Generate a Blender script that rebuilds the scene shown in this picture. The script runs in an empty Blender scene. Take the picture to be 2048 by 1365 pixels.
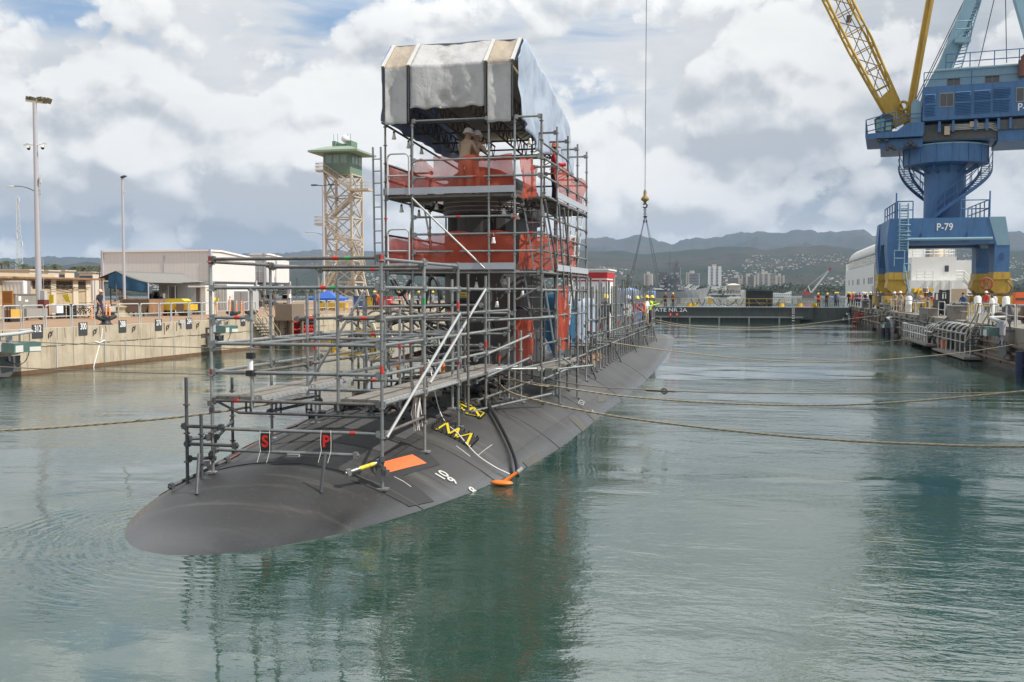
import bpy, math, random
from mathutils import Vector, Matrix, noise as mnoise
R = math.radians
rnd = random.Random(7)
scene = bpy.context.scene
COL = scene.collection

# ------------------------------------------------------------------ camera
FPX = 2000.0
PITCH = math.atan(94.5 / FPX)
YAW = math.atan(486 * math.cos(PITCH) / FPX)
EYE = Vector((0, 0, 3.5))
cam_d = bpy.data.cameras.new('camera')
cam = bpy.data.objects.new('camera', cam_d)
COL.objects.link(cam)
cam.location = EYE
cam.rotation_euler = (math.pi / 2 - PITCH, 0, YAW)
cam_d.sensor_width = 36
cam_d.lens = FPX / 2048 * 36
cam_d.clip_start = 0.1
cam_d.clip_end = 40000
scene.camera = cam
_F = Vector((-math.sin(YAW) * math.cos(PITCH), math.cos(YAW) * math.cos(PITCH), -math.sin(PITCH)))
_R = Vector((math.cos(YAW), math.sin(YAW), 0))
_U = _R.cross(_F)

def ray(x, y):
 return _F + _R * ((x - 1024) / FPX) - _U * ((y - 682.5) / FPX)

def at(x, y, **k):
 """survey helper: the real-world point seen at photo position (x, y) on the plane X=, Y= or Z="""
 d = ray(x, y)
 (ax, v), = k.items()
 i = 'XYZ'.index(ax)
 return EYE + d * ((v - EYE[i]) / d[i])

# ------------------------------------------------------------------ light
SUN_EL, SUN_AZ = 50.0, 98.0            # azimuth clockwise from +Y
sun_dir = Vector((math.cos(R(SUN_EL)) * math.sin(R(SUN_AZ)), math.cos(R(SUN_EL)) * math.cos(R(SUN_AZ)), math.sin(R(SUN_EL))))
sd = bpy.data.lights.new('sun', 'SUN')
sd.energy = 5.0
sd.angle = R(0.6)
sd.color = (1.0, 0.95, 0.86)
so = bpy.data.objects.new('sun', sd)
COL.objects.link(so)
so.rotation_euler = sun_dir.to_track_quat('Z', 'Y').to_euler()
scene.view_settings.view_transform = 'Standard'
scene.view_settings.look = 'None'
scene.view_settings.exposure = 0.0
scene.view_settings.gamma = 1.0
scene.cycles.max_bounces = 6
scene.cycles.diffuse_bounces = 2
scene.cycles.glossy_bounces = 3
scene.cycles.transparent_max_bounces = 16
scene.cycles.volume_bounces = 0
scene.cycles.use_denoising = True

# ------------------------------------------------------------------ node helpers

class NT:
 def __init__(s, tree):
  s.t = tree
  s.n = tree.nodes
  s.l = tree.links

 def node(s, typ, **kw):
  n = s.n.new(typ)
  for k, v in kw.items():
   setattr(n, k, v)
  return n

 def put(s, sock, v):
  if hasattr(v, 'is_linked') or hasattr(v, 'links'):
   s.l.new(v, sock)
  elif v is not None:
   sock.default_value = v

 def m(s, op, a, b=None, c=None, clamp=False):
  n = s.node('ShaderNodeMath', operation=op)
  n.use_clamp = clamp
  s.put(n.inputs[0], a)
  if b is not None:
   s.put(n.inputs[1], b)
  if c is not None:
   s.put(n.inputs[2], c)
  return n.outputs[0]

 def mix(s, f, a, b, blend='MIX'):
  n = s.node('ShaderNodeMix', data_type='RGBA', blend_type=blend)
  s.put(n.inputs[0], f)
  s.put(n.inputs[6], a if not isinstance(a, tuple) else (*a[:3], 1))
  s.put(n.inputs[7], b if not isinstance(b, tuple) else (*b[:3], 1))
  return n.outputs[2]

 def smooth(s, v, a, b):
  n = s.node('ShaderNodeMapRange', interpolation_type='SMOOTHSTEP')
  s.put(n.inputs[0], v)
  n.inputs[1].default_value = a
  n.inputs[2].default_value = b
  return n.outputs[0]

 def comb(s, x, y, z):
  n = s.node('ShaderNodeCombineXYZ')
  s.put(n.inputs[0], x)
  s.put(n.inputs[1], y)
  s.put(n.inputs[2], z)
  return n.outputs[0]

 def noise(s, vec, scale=1.0, detail=4.0, rough=0.5, dist=0.0):
  n = s.node('ShaderNodeTexNoise')
  s.put(n.inputs['Vector'], vec)
  n.inputs['Scale'].default_value = scale
  n.inputs['Detail'].default_value = detail
  n.inputs['Roughness'].default_value = rough
  n.inputs['Distortion'].default_value = dist
  return n.outputs['Fac']

 def scale(s, vec, xyz, off=(0, 0, 0)):
  n = s.node('ShaderNodeMapping')
  s.put(n.inputs[0], vec)
  n.inputs['Location'].default_value = off
  n.inputs['Scale'].default_value = xyz
  return n.outputs[0]

# ------------------------------------------------------------------ sky: clear air high up, a veil of cloud and cumulus heaps
world = bpy.data.worlds.new('World')
scene.world = world
world.use_nodes = True
world.cycles.sampling_method = 'MANUAL'
world.cycles.sample_map_resolution = 512
w = NT(world.node_tree)
w.n.clear()
sky = w.node('ShaderNodeTexSky', sky_type='NISHITA')
sky.sun_disc = False
sky.sun_elevation = R(SUN_EL)
sky.sun_rotation = R(SUN_AZ)
tc = w.node('ShaderNodeTexCoord')
sep = w.node('ShaderNodeSeparateXYZ')
w.l.new(tc.outputs['Generated'], sep.inputs[0])
AZ = w.m('ARCTAN2', sep.outputs[0], sep.outputs[1])
EL = w.m('ARCSINE', sep.outputs[2])

def azel(x, y):
 d = ray(x, y).normalized()
 return math.atan2(d.x, d.y), math.asin(d.z)

def blob(x, y, rx, ry, amp, az=AZ, el=EL):
 a0, e0 = azel(x, y)
 u = w.m('MULTIPLY', w.m('SUBTRACT', az, a0), FPX / rx)
 v = w.m('MULTIPLY', w.m('SUBTRACT', el, e0), FPX / ry)
 q = w.m('ADD', w.m('MULTIPLY', u, u), w.m('MULTIPLY', v, v))
 return w.m('MULTIPLY', w.m('EXPONENT', w.m('MULTIPLY', q, -1.0)), amp)

def total(items):
 r = items[0]
 for i in items[1:]:
  r = w.m('ADD', r, i)
 return r

CUM = [(600, 300, 150, 110, .62), (500, 345, 80, 60, .35), (690, 320, 120, 120, .5), (335, 350, 78, 66, .66), (240, 322, 40, 50, .62), (110, 320, 130, 60, .28),
       (60, 240, 130, 60, .32), (250, 175, 170, 55, .30), (420, 235, 90, 45, .25), (950, 330, 220, 200, .4), (40, 130, 120, 50, .2),
       (1540, 105, 85, 70, .66), (1590, 235, 95, 80, .58), (1480, 185, 75, 80, .5), (1430, 265, 70, 50, .36), (1690, 150, 150, 110, .34), (1900, 320, 130, 60, .25),
       (1250, 425, 170, 70, .42), (1440, 405, 120, 65, .40), (1760, 370, 160, 60, .25), (1980, 430, 90, 45, .4), (1230, 270, 120, 120, .22), (2200, 250, 200, 150, .5), (-250, 280, 200, 120, .6)]

def cumulus(daz, del_):
 az = w.m('ADD', AZ, daz)
 el = w.m('ADD', EL, del_)
 base = total([blob(*c, az=az, el=el) for c in CUM])
 big = w.noise(w.comb(az, w.m('MULTIPLY', el, 1.5), 5.1), 9.0, 2.0, 0.5)
 base = w.m('ADD', base, w.m('MULTIPLY', w.m('SUBTRACT', big, 0.57), 1.0))
 n1 = w.noise(w.comb(az, w.m('MULTIPLY', el, 1.25), 3.7), 15.0, 9.0, 0.60, 0.15)
 vec = w.comb(w.m('ADD', az, w.m('MULTIPLY', n1, 0.045)), w.m('ADD', w.m('MULTIPLY', el, 1.15), w.m('MULTIPLY', n1, 0.045)), 0.0)
 det = w.m('MULTIPLY', w.m('SUBTRACT', n1, 0.5), 1.0)
 for sc_, k in ((14.0, .50), (38.0, .28)):
  v = w.node('ShaderNodeTexVoronoi')
  v.voronoi_dimensions = '2D'
  w.l.new(vec, v.inputs['Vector'])
  v.inputs['Scale'].default_value = sc_
  q = v.outputs['Distance']
  det = w.m('ADD', det, w.m('MULTIPLY', w.m('SUBTRACT', 0.36, w.m('MULTIPLY', q, q)), k))
 return base, det

b0, e0 = cumulus(0.0, 0.0)
b1, e1 = cumulus(0.007, 0.015)
mask = w.smooth(w.m("ADD", b0, e0), 0.05, 0.22)
lit = w.m('ADD', w.m('MULTIPLY', w.m('SUBTRACT', e0, e1), 1.5), w.m('MULTIPLY', w.m('SUBTRACT', b0, b1), 3.4))
lit = w.smooth(lit, -0.66, 0.50)
body = w.mix(lit, (0.50, 0.535, 0.575), (1.0, 1.0, 0.98))
# veil: long streaks of high cloud, thinner over two blue gaps
pv = w.comb(w.m('ADD', w.m('MULTIPLY', AZ, 1.0), w.m('MULTIPLY', EL, 0.8)), w.m('MULTIPLY', EL, 4.5), 1.3)
nv = w.noise(pv, 5.0, 9.0, 0.58, 0.6)
gap = total([blob(720, 40, 150, 60, .34), blob(130, -5, 120, 40, .3), blob(1130, 170, 130, 70, .24), blob(1180, 40, 160, 60, .1), blob(300, -120, 500, 80, .12)])
veil = w.smooth(w.m('SUBTRACT', nv, gap), 0.14, 0.47)
nv2 = w.noise(w.comb(AZ, w.m('MULTIPLY', EL, 2.2), 9.1), 9.0, 8.0, 0.6, 0.4)
grey = total([blob(250, 470, 480, 75, 1.1), blob(60, 400, 200, 80, .6), blob(620, 490, 260, 55, .8), blob(1900, 330, 300, 150, 1.0), blob(1640, 370, 240, 80, .8), blob(1850, 80, 300, 160, .6),
              blob(80, 150, 260, 110, .2), blob(1500, 450, 160, 40, .35), blob(400, 250, 120, 60, .35)])
grey = w.m('ADD', w.m('MULTIPLY', grey, 0.72), w.m('MULTIPLY', w.m('SUBTRACT', nv2, 0.46), 0.9), clamp=True)
vcol = w.mix(grey, (0.76, 0.78, 0.80), (0.31, 0.37, 0.43))
clear = w.mix(1.0, sky.outputs[0], (0.10, 0.10, 0.10), 'MULTIPLY')
clear = w.mix(0.75, clear, (0.30, 0.47, 0.72))
c = w.mix(veil, clear, vcol)
c = w.mix(w.m('MULTIPLY', mask, 0.94), c, w.mix(w.m("MULTIPLY", grey, 0.38), body, (0.40, 0.45, 0.51)))
# unseen added glow in the sky above the view brightens water reflections; overhead dimmed
front = w.m('MULTIPLY', w.smooth(EL, 0.25, 0.40), w.m('SUBTRACT', 1.0, w.smooth(EL, 0.60, 0.95)))
front = w.m('MULTIPLY', front, w.m('EXPONENT', w.m('MULTIPLY', w.m('MULTIPLY', AZ, AZ), -1.1)))
over = w.m('ADD', 1.0, w.m('SUBTRACT', w.m('MULTIPLY', front, 1.5), w.m('MULTIPLY', w.smooth(EL, 0.65, 1.1), 0.15)))
c = w.mix(1.0, c, w.comb(over, over, over), 'MULTIPLY')
bg = w.node('ShaderNodeBackground')
bg.inputs['Strength'].default_value = 0.1
w.l.new(w.mix(1.0, c, (10.0, 10.0, 10.0), 'MULTIPLY'), bg.inputs[0])
wo = w.node('ShaderNodeOutputWorld')
w.l.new(bg.outputs[0], wo.inputs[0])

# ------------------------------------------------------------------ materials
MATS = {}

def mat(name, col, rough=0.6, metal=0.0, var=0.12, scale=3.0, bump=0.0, streak=0.0, streak_col=(0.10, 0.07, 0.05), spec=0.5, seam=None):
 if name in MATS:
  return MATS[name]
 m = bpy.data.materials.new(name)
 m.use_nodes = True
 t = NT(m.node_tree)
 b = t.n['Principled BSDF']
 g = t.node('ShaderNodeNewGeometry')
 P = g.outputs['Position']
 c = (*col, 1)
 if var:
  n = t.noise(P, scale, 5, 0.6)
  f = t.m('ADD', 1 - var * 1.6, t.m('MULTIPLY', n, var * 3.2))
  c = t.mix(1.0, (*col, 1), t.comb(f, f, f), 'MULTIPLY')
 if streak:
  n2 = t.noise(t.scale(P, (3.0, 3.0, 0.22)), 1.6, 5, 0.65)
  c = t.mix(t.m('MULTIPLY', t.smooth(n2, 0.48, 0.72), streak), c, streak_col)
 if seam:
  axis, step, dark = seam
  s2 = t.node('ShaderNodeSeparateXYZ')
  t.l.new(P, s2.inputs[0])
  fr = t.m('FRACT', t.m('DIVIDE', s2.outputs[axis], step))
  c = t.mix(t.m('LESS_THAN', fr, 0.12), c, tuple(x * dark for x in col))
 t.put(b.inputs['Base Color'], c)
 b.inputs['Roughness'].default_value = rough
 b.inputs['Metallic'].default_value = metal
 b.inputs['Specular IOR Level'].default_value = spec
 if bump:
  bn = t.node('ShaderNodeBump')
  bn.inputs['Strength'].default_value = 0.6
  bn.inputs['Distance'].default_value = bump
  t.l.new(t.noise(P, scale * 6, 5, 0.6), bn.inputs['Height'])
  t.l.new(bn.outputs[0], b.inputs['Normal'])
 MATS[name] = m
 return m

GALV = mat('galvanised', (.27, .285, .29), .42, .6, .22, 9, streak=.35, streak_col=(.16, .13, .10))
GALVD = mat('galvanised dark', (.085, .09, .10), .55, .3, .25, 9, streak=.3)
ALU = mat('aluminium', (.46, .47, .47), .4, .4, .1, 5)
RED = mat('red tape', (.50, .035, .025), .5)
GREEN = mat('green tape', (.05, .32, .12), .5)
BLACKM = mat('black rubber', (.022, .022, .024), .5, var=.2)
DARK = mat('dark cavity', (.012, .012, .013), .8, var=0)
WHITE = mat('white paint', (.78, .78, .76), .5, var=.05, scale=1, streak=.12, streak_col=(.45, .40, .34))
WHITEC = mat('clean white', (.80, .80, .80), .5, var=.03)
CONC = mat('concrete', (.47, .40, .30), .9, var=.26, scale=1.1, bump=.012, streak=.8, streak_col=(.23, .175, .12))
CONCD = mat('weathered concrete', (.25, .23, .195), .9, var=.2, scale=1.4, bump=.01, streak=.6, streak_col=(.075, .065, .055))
WET = mat('wet band', (.15, .085, .045), .5, var=.3, scale=3)
ASPH = mat('dusty paving', (.30, .19, .115), .9, var=.2, scale=.8, bump=.004)
PAVE = mat('grey paving', (.22, .205, .18), .9, var=.2, scale=.8, bump=.004)
YEL = mat('yellow paint', (.62, .40, .03), .5, var=.14, streak=.35, streak_col=(.22, .12, .04))
YELB = mat('bright yellow', (.66, .52, .03), .5, var=.06)
ORANGE = mat('orange paint', (.80, .16, .05), .55, var=.1, scale=5)
ORANGED = mat('orange plastic', (.75, .20, .03), .45, var=.08)
BLUE = mat('crane blue', (.052, .15, .33), .5, var=.18, scale=1.2, streak=.55, streak_col=(.04, .075, .15))
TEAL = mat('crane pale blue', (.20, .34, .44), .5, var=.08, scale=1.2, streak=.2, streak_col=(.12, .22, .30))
CYEL = mat('crane yellow', (.50, .33, .05), .5, var=.16, streak=.6, streak_col=(.20, .12, .05))
GLASS = mat('window glass', (.03, .04, .045), .08, var=0, spec=.8)
GREYB = mat('grey box', (.25, .24, .22), .6, var=.1)
LGREY = mat('light grey', (.45, .46, .46), .55, var=.06)
BROWN = mat('brown steel', (.20, .14, .10), .7, var=.15, streak=.4)
RUST = mat('rust', (.26, .14, .075), .85, var=.3, scale=4, bump=.004, streak=.5, streak_col=(.40, .30, .20))
WOOD = mat('timber', (.36, .23, .12), .75, var=.2, scale=5)
CREAM = mat('cream steel', (.50, .44, .35), .6, var=.10, streak=.35, streak_col=(.32, .20, .11))
SAGE = mat('sage green', (.14, .215, .16), .6, var=.08)
TEALG = mat('floodlight green', (.10, .18, .165), .35, var=.2)
HANG = mat('hangar cladding', (.66, .66, .66), .5, var=.04, scale=.6, seam=(0, .45, .9))
HANGL = mat('hangar lavender post', (.42, .42, .48), .5, var=.06)
STONE = mat('stone wall', (.46, .37, .25), .9, var=.22, scale=5, bump=.02, streak=.2)
STONED = mat('rubble stone', (.16, .12, .085), .95, var=.5, scale=9, bump=.03)
BTARP = mat('blue tarpaulin', (.02, .10, .20), .5, var=.2, scale=2, bump=.02)
LBTARP = mat('pale blue tarpaulin', (.20, .30, .52), .5, var=.25, scale=2, bump=.02)
BTENT = mat('royal blue canopy', (.02, .10, .42), .55, var=.08)
GREYROOF = mat('grey canopy', (.20, .195, .18), .8, var=.08)
HOSE = mat('black hose', (.018, .018, .02), .4, var=.2)
CHOSE = mat('cream hose', (.62, .57, .45), .55, var=.1)
ROPE = mat('rope', (.27, .235, .175), .9, var=.25, scale=20)
ROPED = mat('dark rope', (.20, .18, .15), .9, var=.25, scale=20)
WIRE = mat('wire', (.08, .08, .08), .5, var=0)
SKIN = mat('skin', (.42, .24, .16), .6, var=.05)
TAN = mat('tan coverall', (.47, .36, .26), .85, var=.1, scale=8)
NAVY = mat('navy cloth', (.025, .03, .05), .85, var=.15)
BLK = mat('black cloth', (.02, .02, .022), .85, var=.15)
KHAKI = mat('khaki cloth', (.30, .25, .17), .85, var=.1)
GREYC = mat('grey cloth', (.26, .27, .29), .85, var=.1)
WHITEF = mat('white cloth', (.68, .68, .66), .85, var=.08)
HIVIZ = mat('lime safety vest', (.55, .75, .04), .7, var=.05)
HIVO = mat('orange safety vest', (.80, .15, .04), .7, var=.05)
REDC = mat('red cloth', (.55, .04, .04), .8, var=.08)
BLUEC = mat('blue cloth', (.06, .13, .32), .8, var=.08)
HATY = mat('yellow hard hat', (.80, .58, .03), .4, var=0)
HATW = mat('white hard hat', (.80, .80, .78), .4, var=0)
HATB = mat('blue hard hat', (.05, .18, .5), .4, var=0)
HATR = mat('brown hard hat', (.35, .12, .05), .4, var=0)
HAIR = mat('dark hair', (.02, .015, .012), .7, var=.1)
SHIPG = mat('warship grey', (.36, .36, .37), .6, var=.08, scale=.1)
SHIPGD = mat('warship dark grey', (.13, .14, .15), .6, var=.2, scale=.2)
GATE = mat('gate hull', (.045, .06, .065), .6, var=.2, scale=1, streak=.5, streak_col=(.13, .09, .06))
LAMPG = mat('lamp glass', (.66, .66, .62), .15, var=0)
TOWERB = mat('apartment cream', (.56, .50, .43), .8, var=.04, scale=.05)
TOWERG = mat('apartment grey', (.36, .37, .37), .8, var=.04, scale=.05)
PALMF = mat('palm frond', (.075, .085, .025), .6, var=.3)
BARK = mat('palm bark', (.20, .16, .11), .9, var=.2)

def net_material():
 m = bpy.data.materials.new('debris netting')
 m.use_nodes = True
 t = NT(m.node_tree)
 b = t.n['Principled BSDF']
 g = t.node('ShaderNodeNewGeometry')
 n = t.noise(g.outputs['Position'], 2.5, 5, .6)
 t.put(b.inputs['Base Color'], t.mix(n, (.46, .060, .030, 1), (.66, .12, .05, 1)))
 b.inputs['Roughness'].default_value = .7
 tr = t.node('ShaderNodeBsdfTranslucent')
 tr.inputs[0].default_value = (.80, .10, .05, 1)
 tp = t.node('ShaderNodeBsdfTransparent')
 m1 = t.node('ShaderNodeMixShader')
 m1.inputs[0].default_value = .35
 t.l.new(b.outputs[0], m1.inputs[1])
 t.l.new(tr.outputs[0], m1.inputs[2])
 m2 = t.node('ShaderNodeMixShader')
 t.put(m2.inputs[0], t.m('ADD', .10, t.m('MULTIPLY', t.noise(g.outputs['Position'], 1.3, 3), .45)))
 t.l.new(m1.outputs[0], m2.inputs[1])
 t.l.new(tp.outputs[0], m2.inputs[2])
 t.l.new(m2.outputs[0], t.n['Material Output'].inputs[0])
 return m

NET = net_material()

def tarp_material(name, col, stain, amount, low, high, trans=.25):
 """woven sheet: dirt stain of its own, fine creases in the relief"""
 m = bpy.data.materials.new(name)
 m.use_nodes = True
 t = NT(m.node_tree)
 b = t.n['Principled BSDF']
 g = t.node('ShaderNodeNewGeometry')
 P = g.outputs['Position']
 n = t.noise(P, 1.7, 6, .6, .5)
 c = t.mix(t.m('MULTIPLY', t.smooth(n, low, high), amount), (*col, 1), stain)
 n3 = t.noise(P, 9, 4, .6)
 c = t.mix(t.m('MULTIPLY', t.smooth(n3, .6, .75), .25), c, (.25, .23, .2))
 t.put(b.inputs['Base Color'], c)
 b.inputs['Roughness'].default_value = .55
 bn = t.node('ShaderNodeBump')
 bn.inputs['Distance'].default_value = .04
 bn.inputs['Strength'].default_value = .7
 h = t.m('ADD', t.noise(t.scale(P, (2.2, 2.2, 1.0)), 1.5, 3, .5, 1.2), t.m('MULTIPLY', t.noise(P, 7, 4, .6, .8), .35))
 t.l.new(h, bn.inputs['Height'])
 t.l.new(bn.outputs[0], b.inputs['Normal'])
 tr = t.node('ShaderNodeBsdfTranslucent')
 t.put(tr.inputs[0], c)
 mx = t.node('ShaderNodeMixShader')
 mx.inputs[0].default_value = trans
 t.l.new(b.outputs[0], mx.inputs[1])
 t.l.new(tr.outputs[0], mx.inputs[2])
 t.l.new(mx.outputs[0], t.n['Material Output'].inputs[0])
 return m

TARPW = tarp_material('weathered white sheet', (.64, .64, .63), (.40, .38, .35), .5, .45, .7)
TARPT = tarp_material('tan stained sheet', (.58, .50, .40), (.33, .29, .24), .6, .45, .7)
TARPB = tarp_material('pale blue sheet', (.50, .58, .70), (.36, .44, .58), .7, .4, .7, .3)
CEIL = tarp_material('beige lining', (.45, .36, .25), (.34, .25, .16), .5, .4, .7, .5)

# ------------------------------------------------------------------ mesh builder
WL = {}

class MB:
 def __init__(s):
  s.v, s.f, s.mi, s.sm = [], [], [], []

 def add(s, vs, fs, m=0, smooth=False):
  o = len(s.v)
  s.v += [Vector(p) for p in vs]
  for f in fs:
   s.f.append([i + o for i in f])
   s.mi.append(m)
   s.sm.append(smooth)
  return s

 def bx(s, x0, x1, y0, y1, z0, z1, m=0):
  return s.add([(x0, y0, z0), (x1, y0, z0), (x1, y1, z0), (x0, y1, z0), (x0, y0, z1), (x1, y0, z1), (x1, y1, z1), (x0, y1, z1)],
                     [(0, 3, 2, 1), (4, 5, 6, 7), (0, 1, 5, 4), (1, 2, 6, 5), (2, 3, 7, 6), (3, 0, 4, 7)], m)

 def box(s, c, size, m=0, rz=0.0):
  k = len(s.v)
  x, y, z = (i / 2 for i in size)
  s.bx(-x, x, -y, y, -z, z, m)
  mt = Matrix.Translation(c) @ Matrix.Rotation(rz, 4, 'Z')
  for i in range(k, len(s.v)):
   s.v[i] = mt @ s.v[i]
  return s

 @staticmethod
 def frame(d):
  d = d.normalized()
  a = Vector((0, 0, 1)) if abs(d.z) < .9 else Vector((0, 1, 0))
  u = d.cross(a).normalized()
  return u, u.cross(d).normalized()

 def cyl(s, p0, p1, r, r1=None, n=8, m=0, cap=True):
  p0, p1 = Vector(p0), Vector(p1)
  r1 = r if r1 is None else r1
  u, v = MB.frame(p1 - p0)
  vs = []
  for p, q in ((p0, r), (p1, r1)):
   for i in range(n):
    a = 2 * math.pi * i / n
    vs.append(p + u * (q * math.cos(a)) + v * (q * math.sin(a)))
  s.add(vs, [(i, (i + 1) % n, n + (i + 1) % n, n + i) for i in range(n)], m, True)
  if cap:
   s.add(vs[:n], [tuple(range(n))[::-1]], m)
   s.add(vs[n:], [tuple(range(n))], m)
  return s

 def tube(s, pts, r, n=6, m=0, closed=False):
  pts = [Vector(p) for p in pts]
  k = len(pts)
  vs = []
  for i, p in enumerate(pts):
   if closed:
    d = pts[(i + 1) % k] - pts[i - 1]
   else:
    d = pts[min(i + 1, k - 1)] - pts[max(i - 1, 0)]
   u, v = MB.frame(d)
   for j in range(n):
    a = 2 * math.pi * j / n
    vs.append(p + u * (r * math.cos(a)) + v * (r * math.sin(a)))
  fs = []
  for i in range(k if closed else k - 1):
   for j in range(n):
    a, b = i * n + j, i * n + (j + 1) % n
    i2 = (i + 1) % k
    fs.append((a, b, i2 * n + (j + 1) % n, i2 * n + j))
  s.add(vs, fs, m, True)
  if not closed:
   s.add(vs[:n], [tuple(range(n))], m)
   s.add(vs[-n:], [tuple(range(n))], m)
  return s

 def beam(s, p0, p1, w_, h, m=0):
  p0, p1 = Vector(p0), Vector(p1)
  u, v = MB.frame(p1 - p0)
  vs = []
  for p in (p0, p1):
   for a, b in ((-1, -1), (1, -1), (1, 1), (-1, 1)):
    vs.append(p + u * (a * w_ / 2) + v * (b * h / 2))
  return s.add(vs, [(0, 1, 2, 3), (7, 6, 5, 4), (0, 4, 5, 1), (1, 5, 6, 2), (2, 6, 7, 3), (3, 7, 4, 0)], m)

 def lathe(s, prof, c=(0, 0, 0), n=16, m=0, smooth=True):
  c = Vector(c)
  vs = []
  for r, z in prof:
   for i in range(n):
    a = 2 * math.pi * i / n
    vs.append(c + Vector((r * math.cos(a), r * math.sin(a), z)))
  fs = []
  for k in range(len(prof) - 1):
   for i in range(n):
    fs.append((k * n + i, k * n + (i + 1) % n, (k + 1) * n + (i + 1) % n, (k + 1) * n + i))
  s.add(vs, fs, m, smooth)
  s.add(vs[:n], [tuple(range(n))[::-1]], m)
  s.add(vs[-n:], [tuple(range(n))], m)
  return s

 def ball(s, c, r, n=10, m=0):
  rx, ry, rz = r if isinstance(r, tuple) else (r, r, r)
  k = len(s.v)
  h = n // 2 + 1
  s.lathe([(math.sin(math.pi * min(max(i / h, .02), .98)), -math.cos(math.pi * i / h)) for i in range(h + 1)], (0, 0, 0), n, m)
  for i in range(k, len(s.v)):
   p = s.v[i]
   s.v[i] = Vector((p.x * rx, p.y * ry, p.z * rz)) + Vector(c)
  return s

 def prism(s, poly, axis, a0, a1, m=0):
  """poly: 2-D points in the two other axes, extruded along axis from a0 to a1"""
  def mk(p, a):
   return {'X': (a, p[0], p[1]), 'Y': (p[0], a, p[1]), 'Z': (p[0], p[1], a)}[axis]
  n = len(poly)
  vs = [mk(p, a0) for p in poly] + [mk(p, a1) for p in poly]
  return s.add(vs, [tuple(range(n))[::-1], tuple(range(n, 2 * n))] + [(i, (i + 1) % n, n + (i + 1) % n, n + i) for i in range(n)], m)

 def grid(s, fn, nu, nv, m=0, smooth=True):
  vs = [fn(i / nu, j / nv) for j in range(nv + 1) for i in range(nu + 1)]
  fs = [(j * (nu + 1) + i, j * (nu + 1) + i + 1, (j + 1) * (nu + 1) + i + 1, (j + 1) * (nu + 1) + i) for j in range(nv) for i in range(nu)]
  return s.add(vs, fs, m, smooth)

 def sheet(s, fn, nu, nv, th=.01, m=0):
  """a thin but closed sheet: the grid and a second skin behind it"""
  n = (nu + 1) * (nv + 1)
  top = [Vector(fn(i / nu, j / nv)) for j in range(nv + 1) for i in range(nu + 1)]
  e1, e2 = top[nu] - top[0], top[n - nu - 1] - top[0]
  nrm = e1.cross(e2).normalized() * th
  q = lambda i, j: j * (nu + 1) + i
  fs = [(q(i, j), q(i + 1, j), q(i + 1, j + 1), q(i, j + 1)) for j in range(nv) for i in range(nu)]
  fs += [tuple(n + k for k in f[::-1]) for f in fs]
  rim = [q(i, 0) for i in range(nu)] + [q(nu, j) for j in range(nv)] + [q(i, nv) for i in range(nu, 0, -1)] + [q(0, j) for j in range(nv, 0, -1)]
  for k in range(len(rim)):
   a, b = rim[k], rim[(k + 1) % len(rim)]
   fs.append((b, a, n + a, n + b))
  return s.add(top + [p - nrm for p in top], fs, m, True)

 def rot(s, c, ang, axis='Z'):
  mt = Matrix.Translation(Vector(c)) @ Matrix.Rotation(ang, 4, axis) @ Matrix.Translation(-Vector(c))
  s.v = [mt @ p for p in s.v]
  return s

 def build(s, name, mats, parent=None, label=None, split=False):
  if split:
   par = list(range(len(s.v)))

   def find(a):
    while par[a] != a:
     par[a] = par[par[a]]
     a = par[a]
    return a
   for f in s.f:
    for k in f[1:]:
     par[find(k)] = find(f[0])
   key = {}
   for p_, i in zip(s.v, range(len(s.v))):     # pieces that share a corner position belong together
    q = (round(p_.x, 3), round(p_.y, 3), round(p_.z, 3))
    if q in key:
     par[find(i)] = find(key[q])
    key[q] = i
   groups = {}
   for f, m_, sm_ in zip(s.f, s.mi, s.sm):
    groups.setdefault(find(f[0]), []).append((f, m_, sm_))
   for fs in groups.values():
    mb2, ix = MB(), {}
    for f, m_, sm_ in fs:
     for k in f:
      if k not in ix:
       ix[k] = len(mb2.v)
       mb2.v.append(s.v[k])
     mb2.f.append([ix[k] for k in f])
     mb2.mi.append(m_)
     mb2.sm.append(sm_)
    o = mb2.build(name, mats, parent)
   return o
  me = bpy.data.meshes.new(name)
  off = WL.get(parent.name, Vector()) if parent else Vector()
  me.from_pydata([tuple(p - off) for p in s.v], [], s.f)
  for m in (mats if isinstance(mats, (list, tuple)) else [mats]):
   me.materials.append(m)
  me.polygons.foreach_set('material_index', s.mi)
  me.polygons.foreach_set('use_smooth', s.sm)
  me.validate()
  o = bpy.data.objects.new(name, me)
  COL.objects.link(o)
  if parent:
   o.parent = parent
   WL[o.name] = off
  if label:
   o['label'] = label
  return o

def thing(name, label, cat, loc=(0, 0, 0), group=None):
 o = bpy.data.objects.new(name, None)
 o.empty_display_size = .3
 COL.objects.link(o)
 o.location = loc
 WL[o.name] = Vector(loc)
 o['label'] = label
 o['category'] = cat
 if group:
  o['group'] = group
 return o

def tag(o, label, cat, group=None, kind=None):
 o['label'] = label
 o['category'] = cat
 if group:
  o['group'] = group
 if kind:
  o['kind'] = kind
 return o

def struct(o):
 o['kind'] = 'structure'
 return o

def dup(src, loc, rz=0.0, label=None, scale=1.0, group=None):
 def cp(o, par):
  c = o.copy()
  COL.objects.link(c)
  c.parent = par
  for ch in list(o.children):
   cp(ch, c)
  return c
 c = cp(src, None)
 c.location = loc
 c.rotation_euler = (0, 0, rz)
 c.scale = (scale,) * 3
 if label:
  c['label'] = label
 if group:
  c['group'] = group
 return c

def place(src, loc, rz=0.0, scale=1.0):
 src.location = loc
 src.rotation_euler = (0, 0, rz)
 src.scale = (scale,) * 3
 return src

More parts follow.
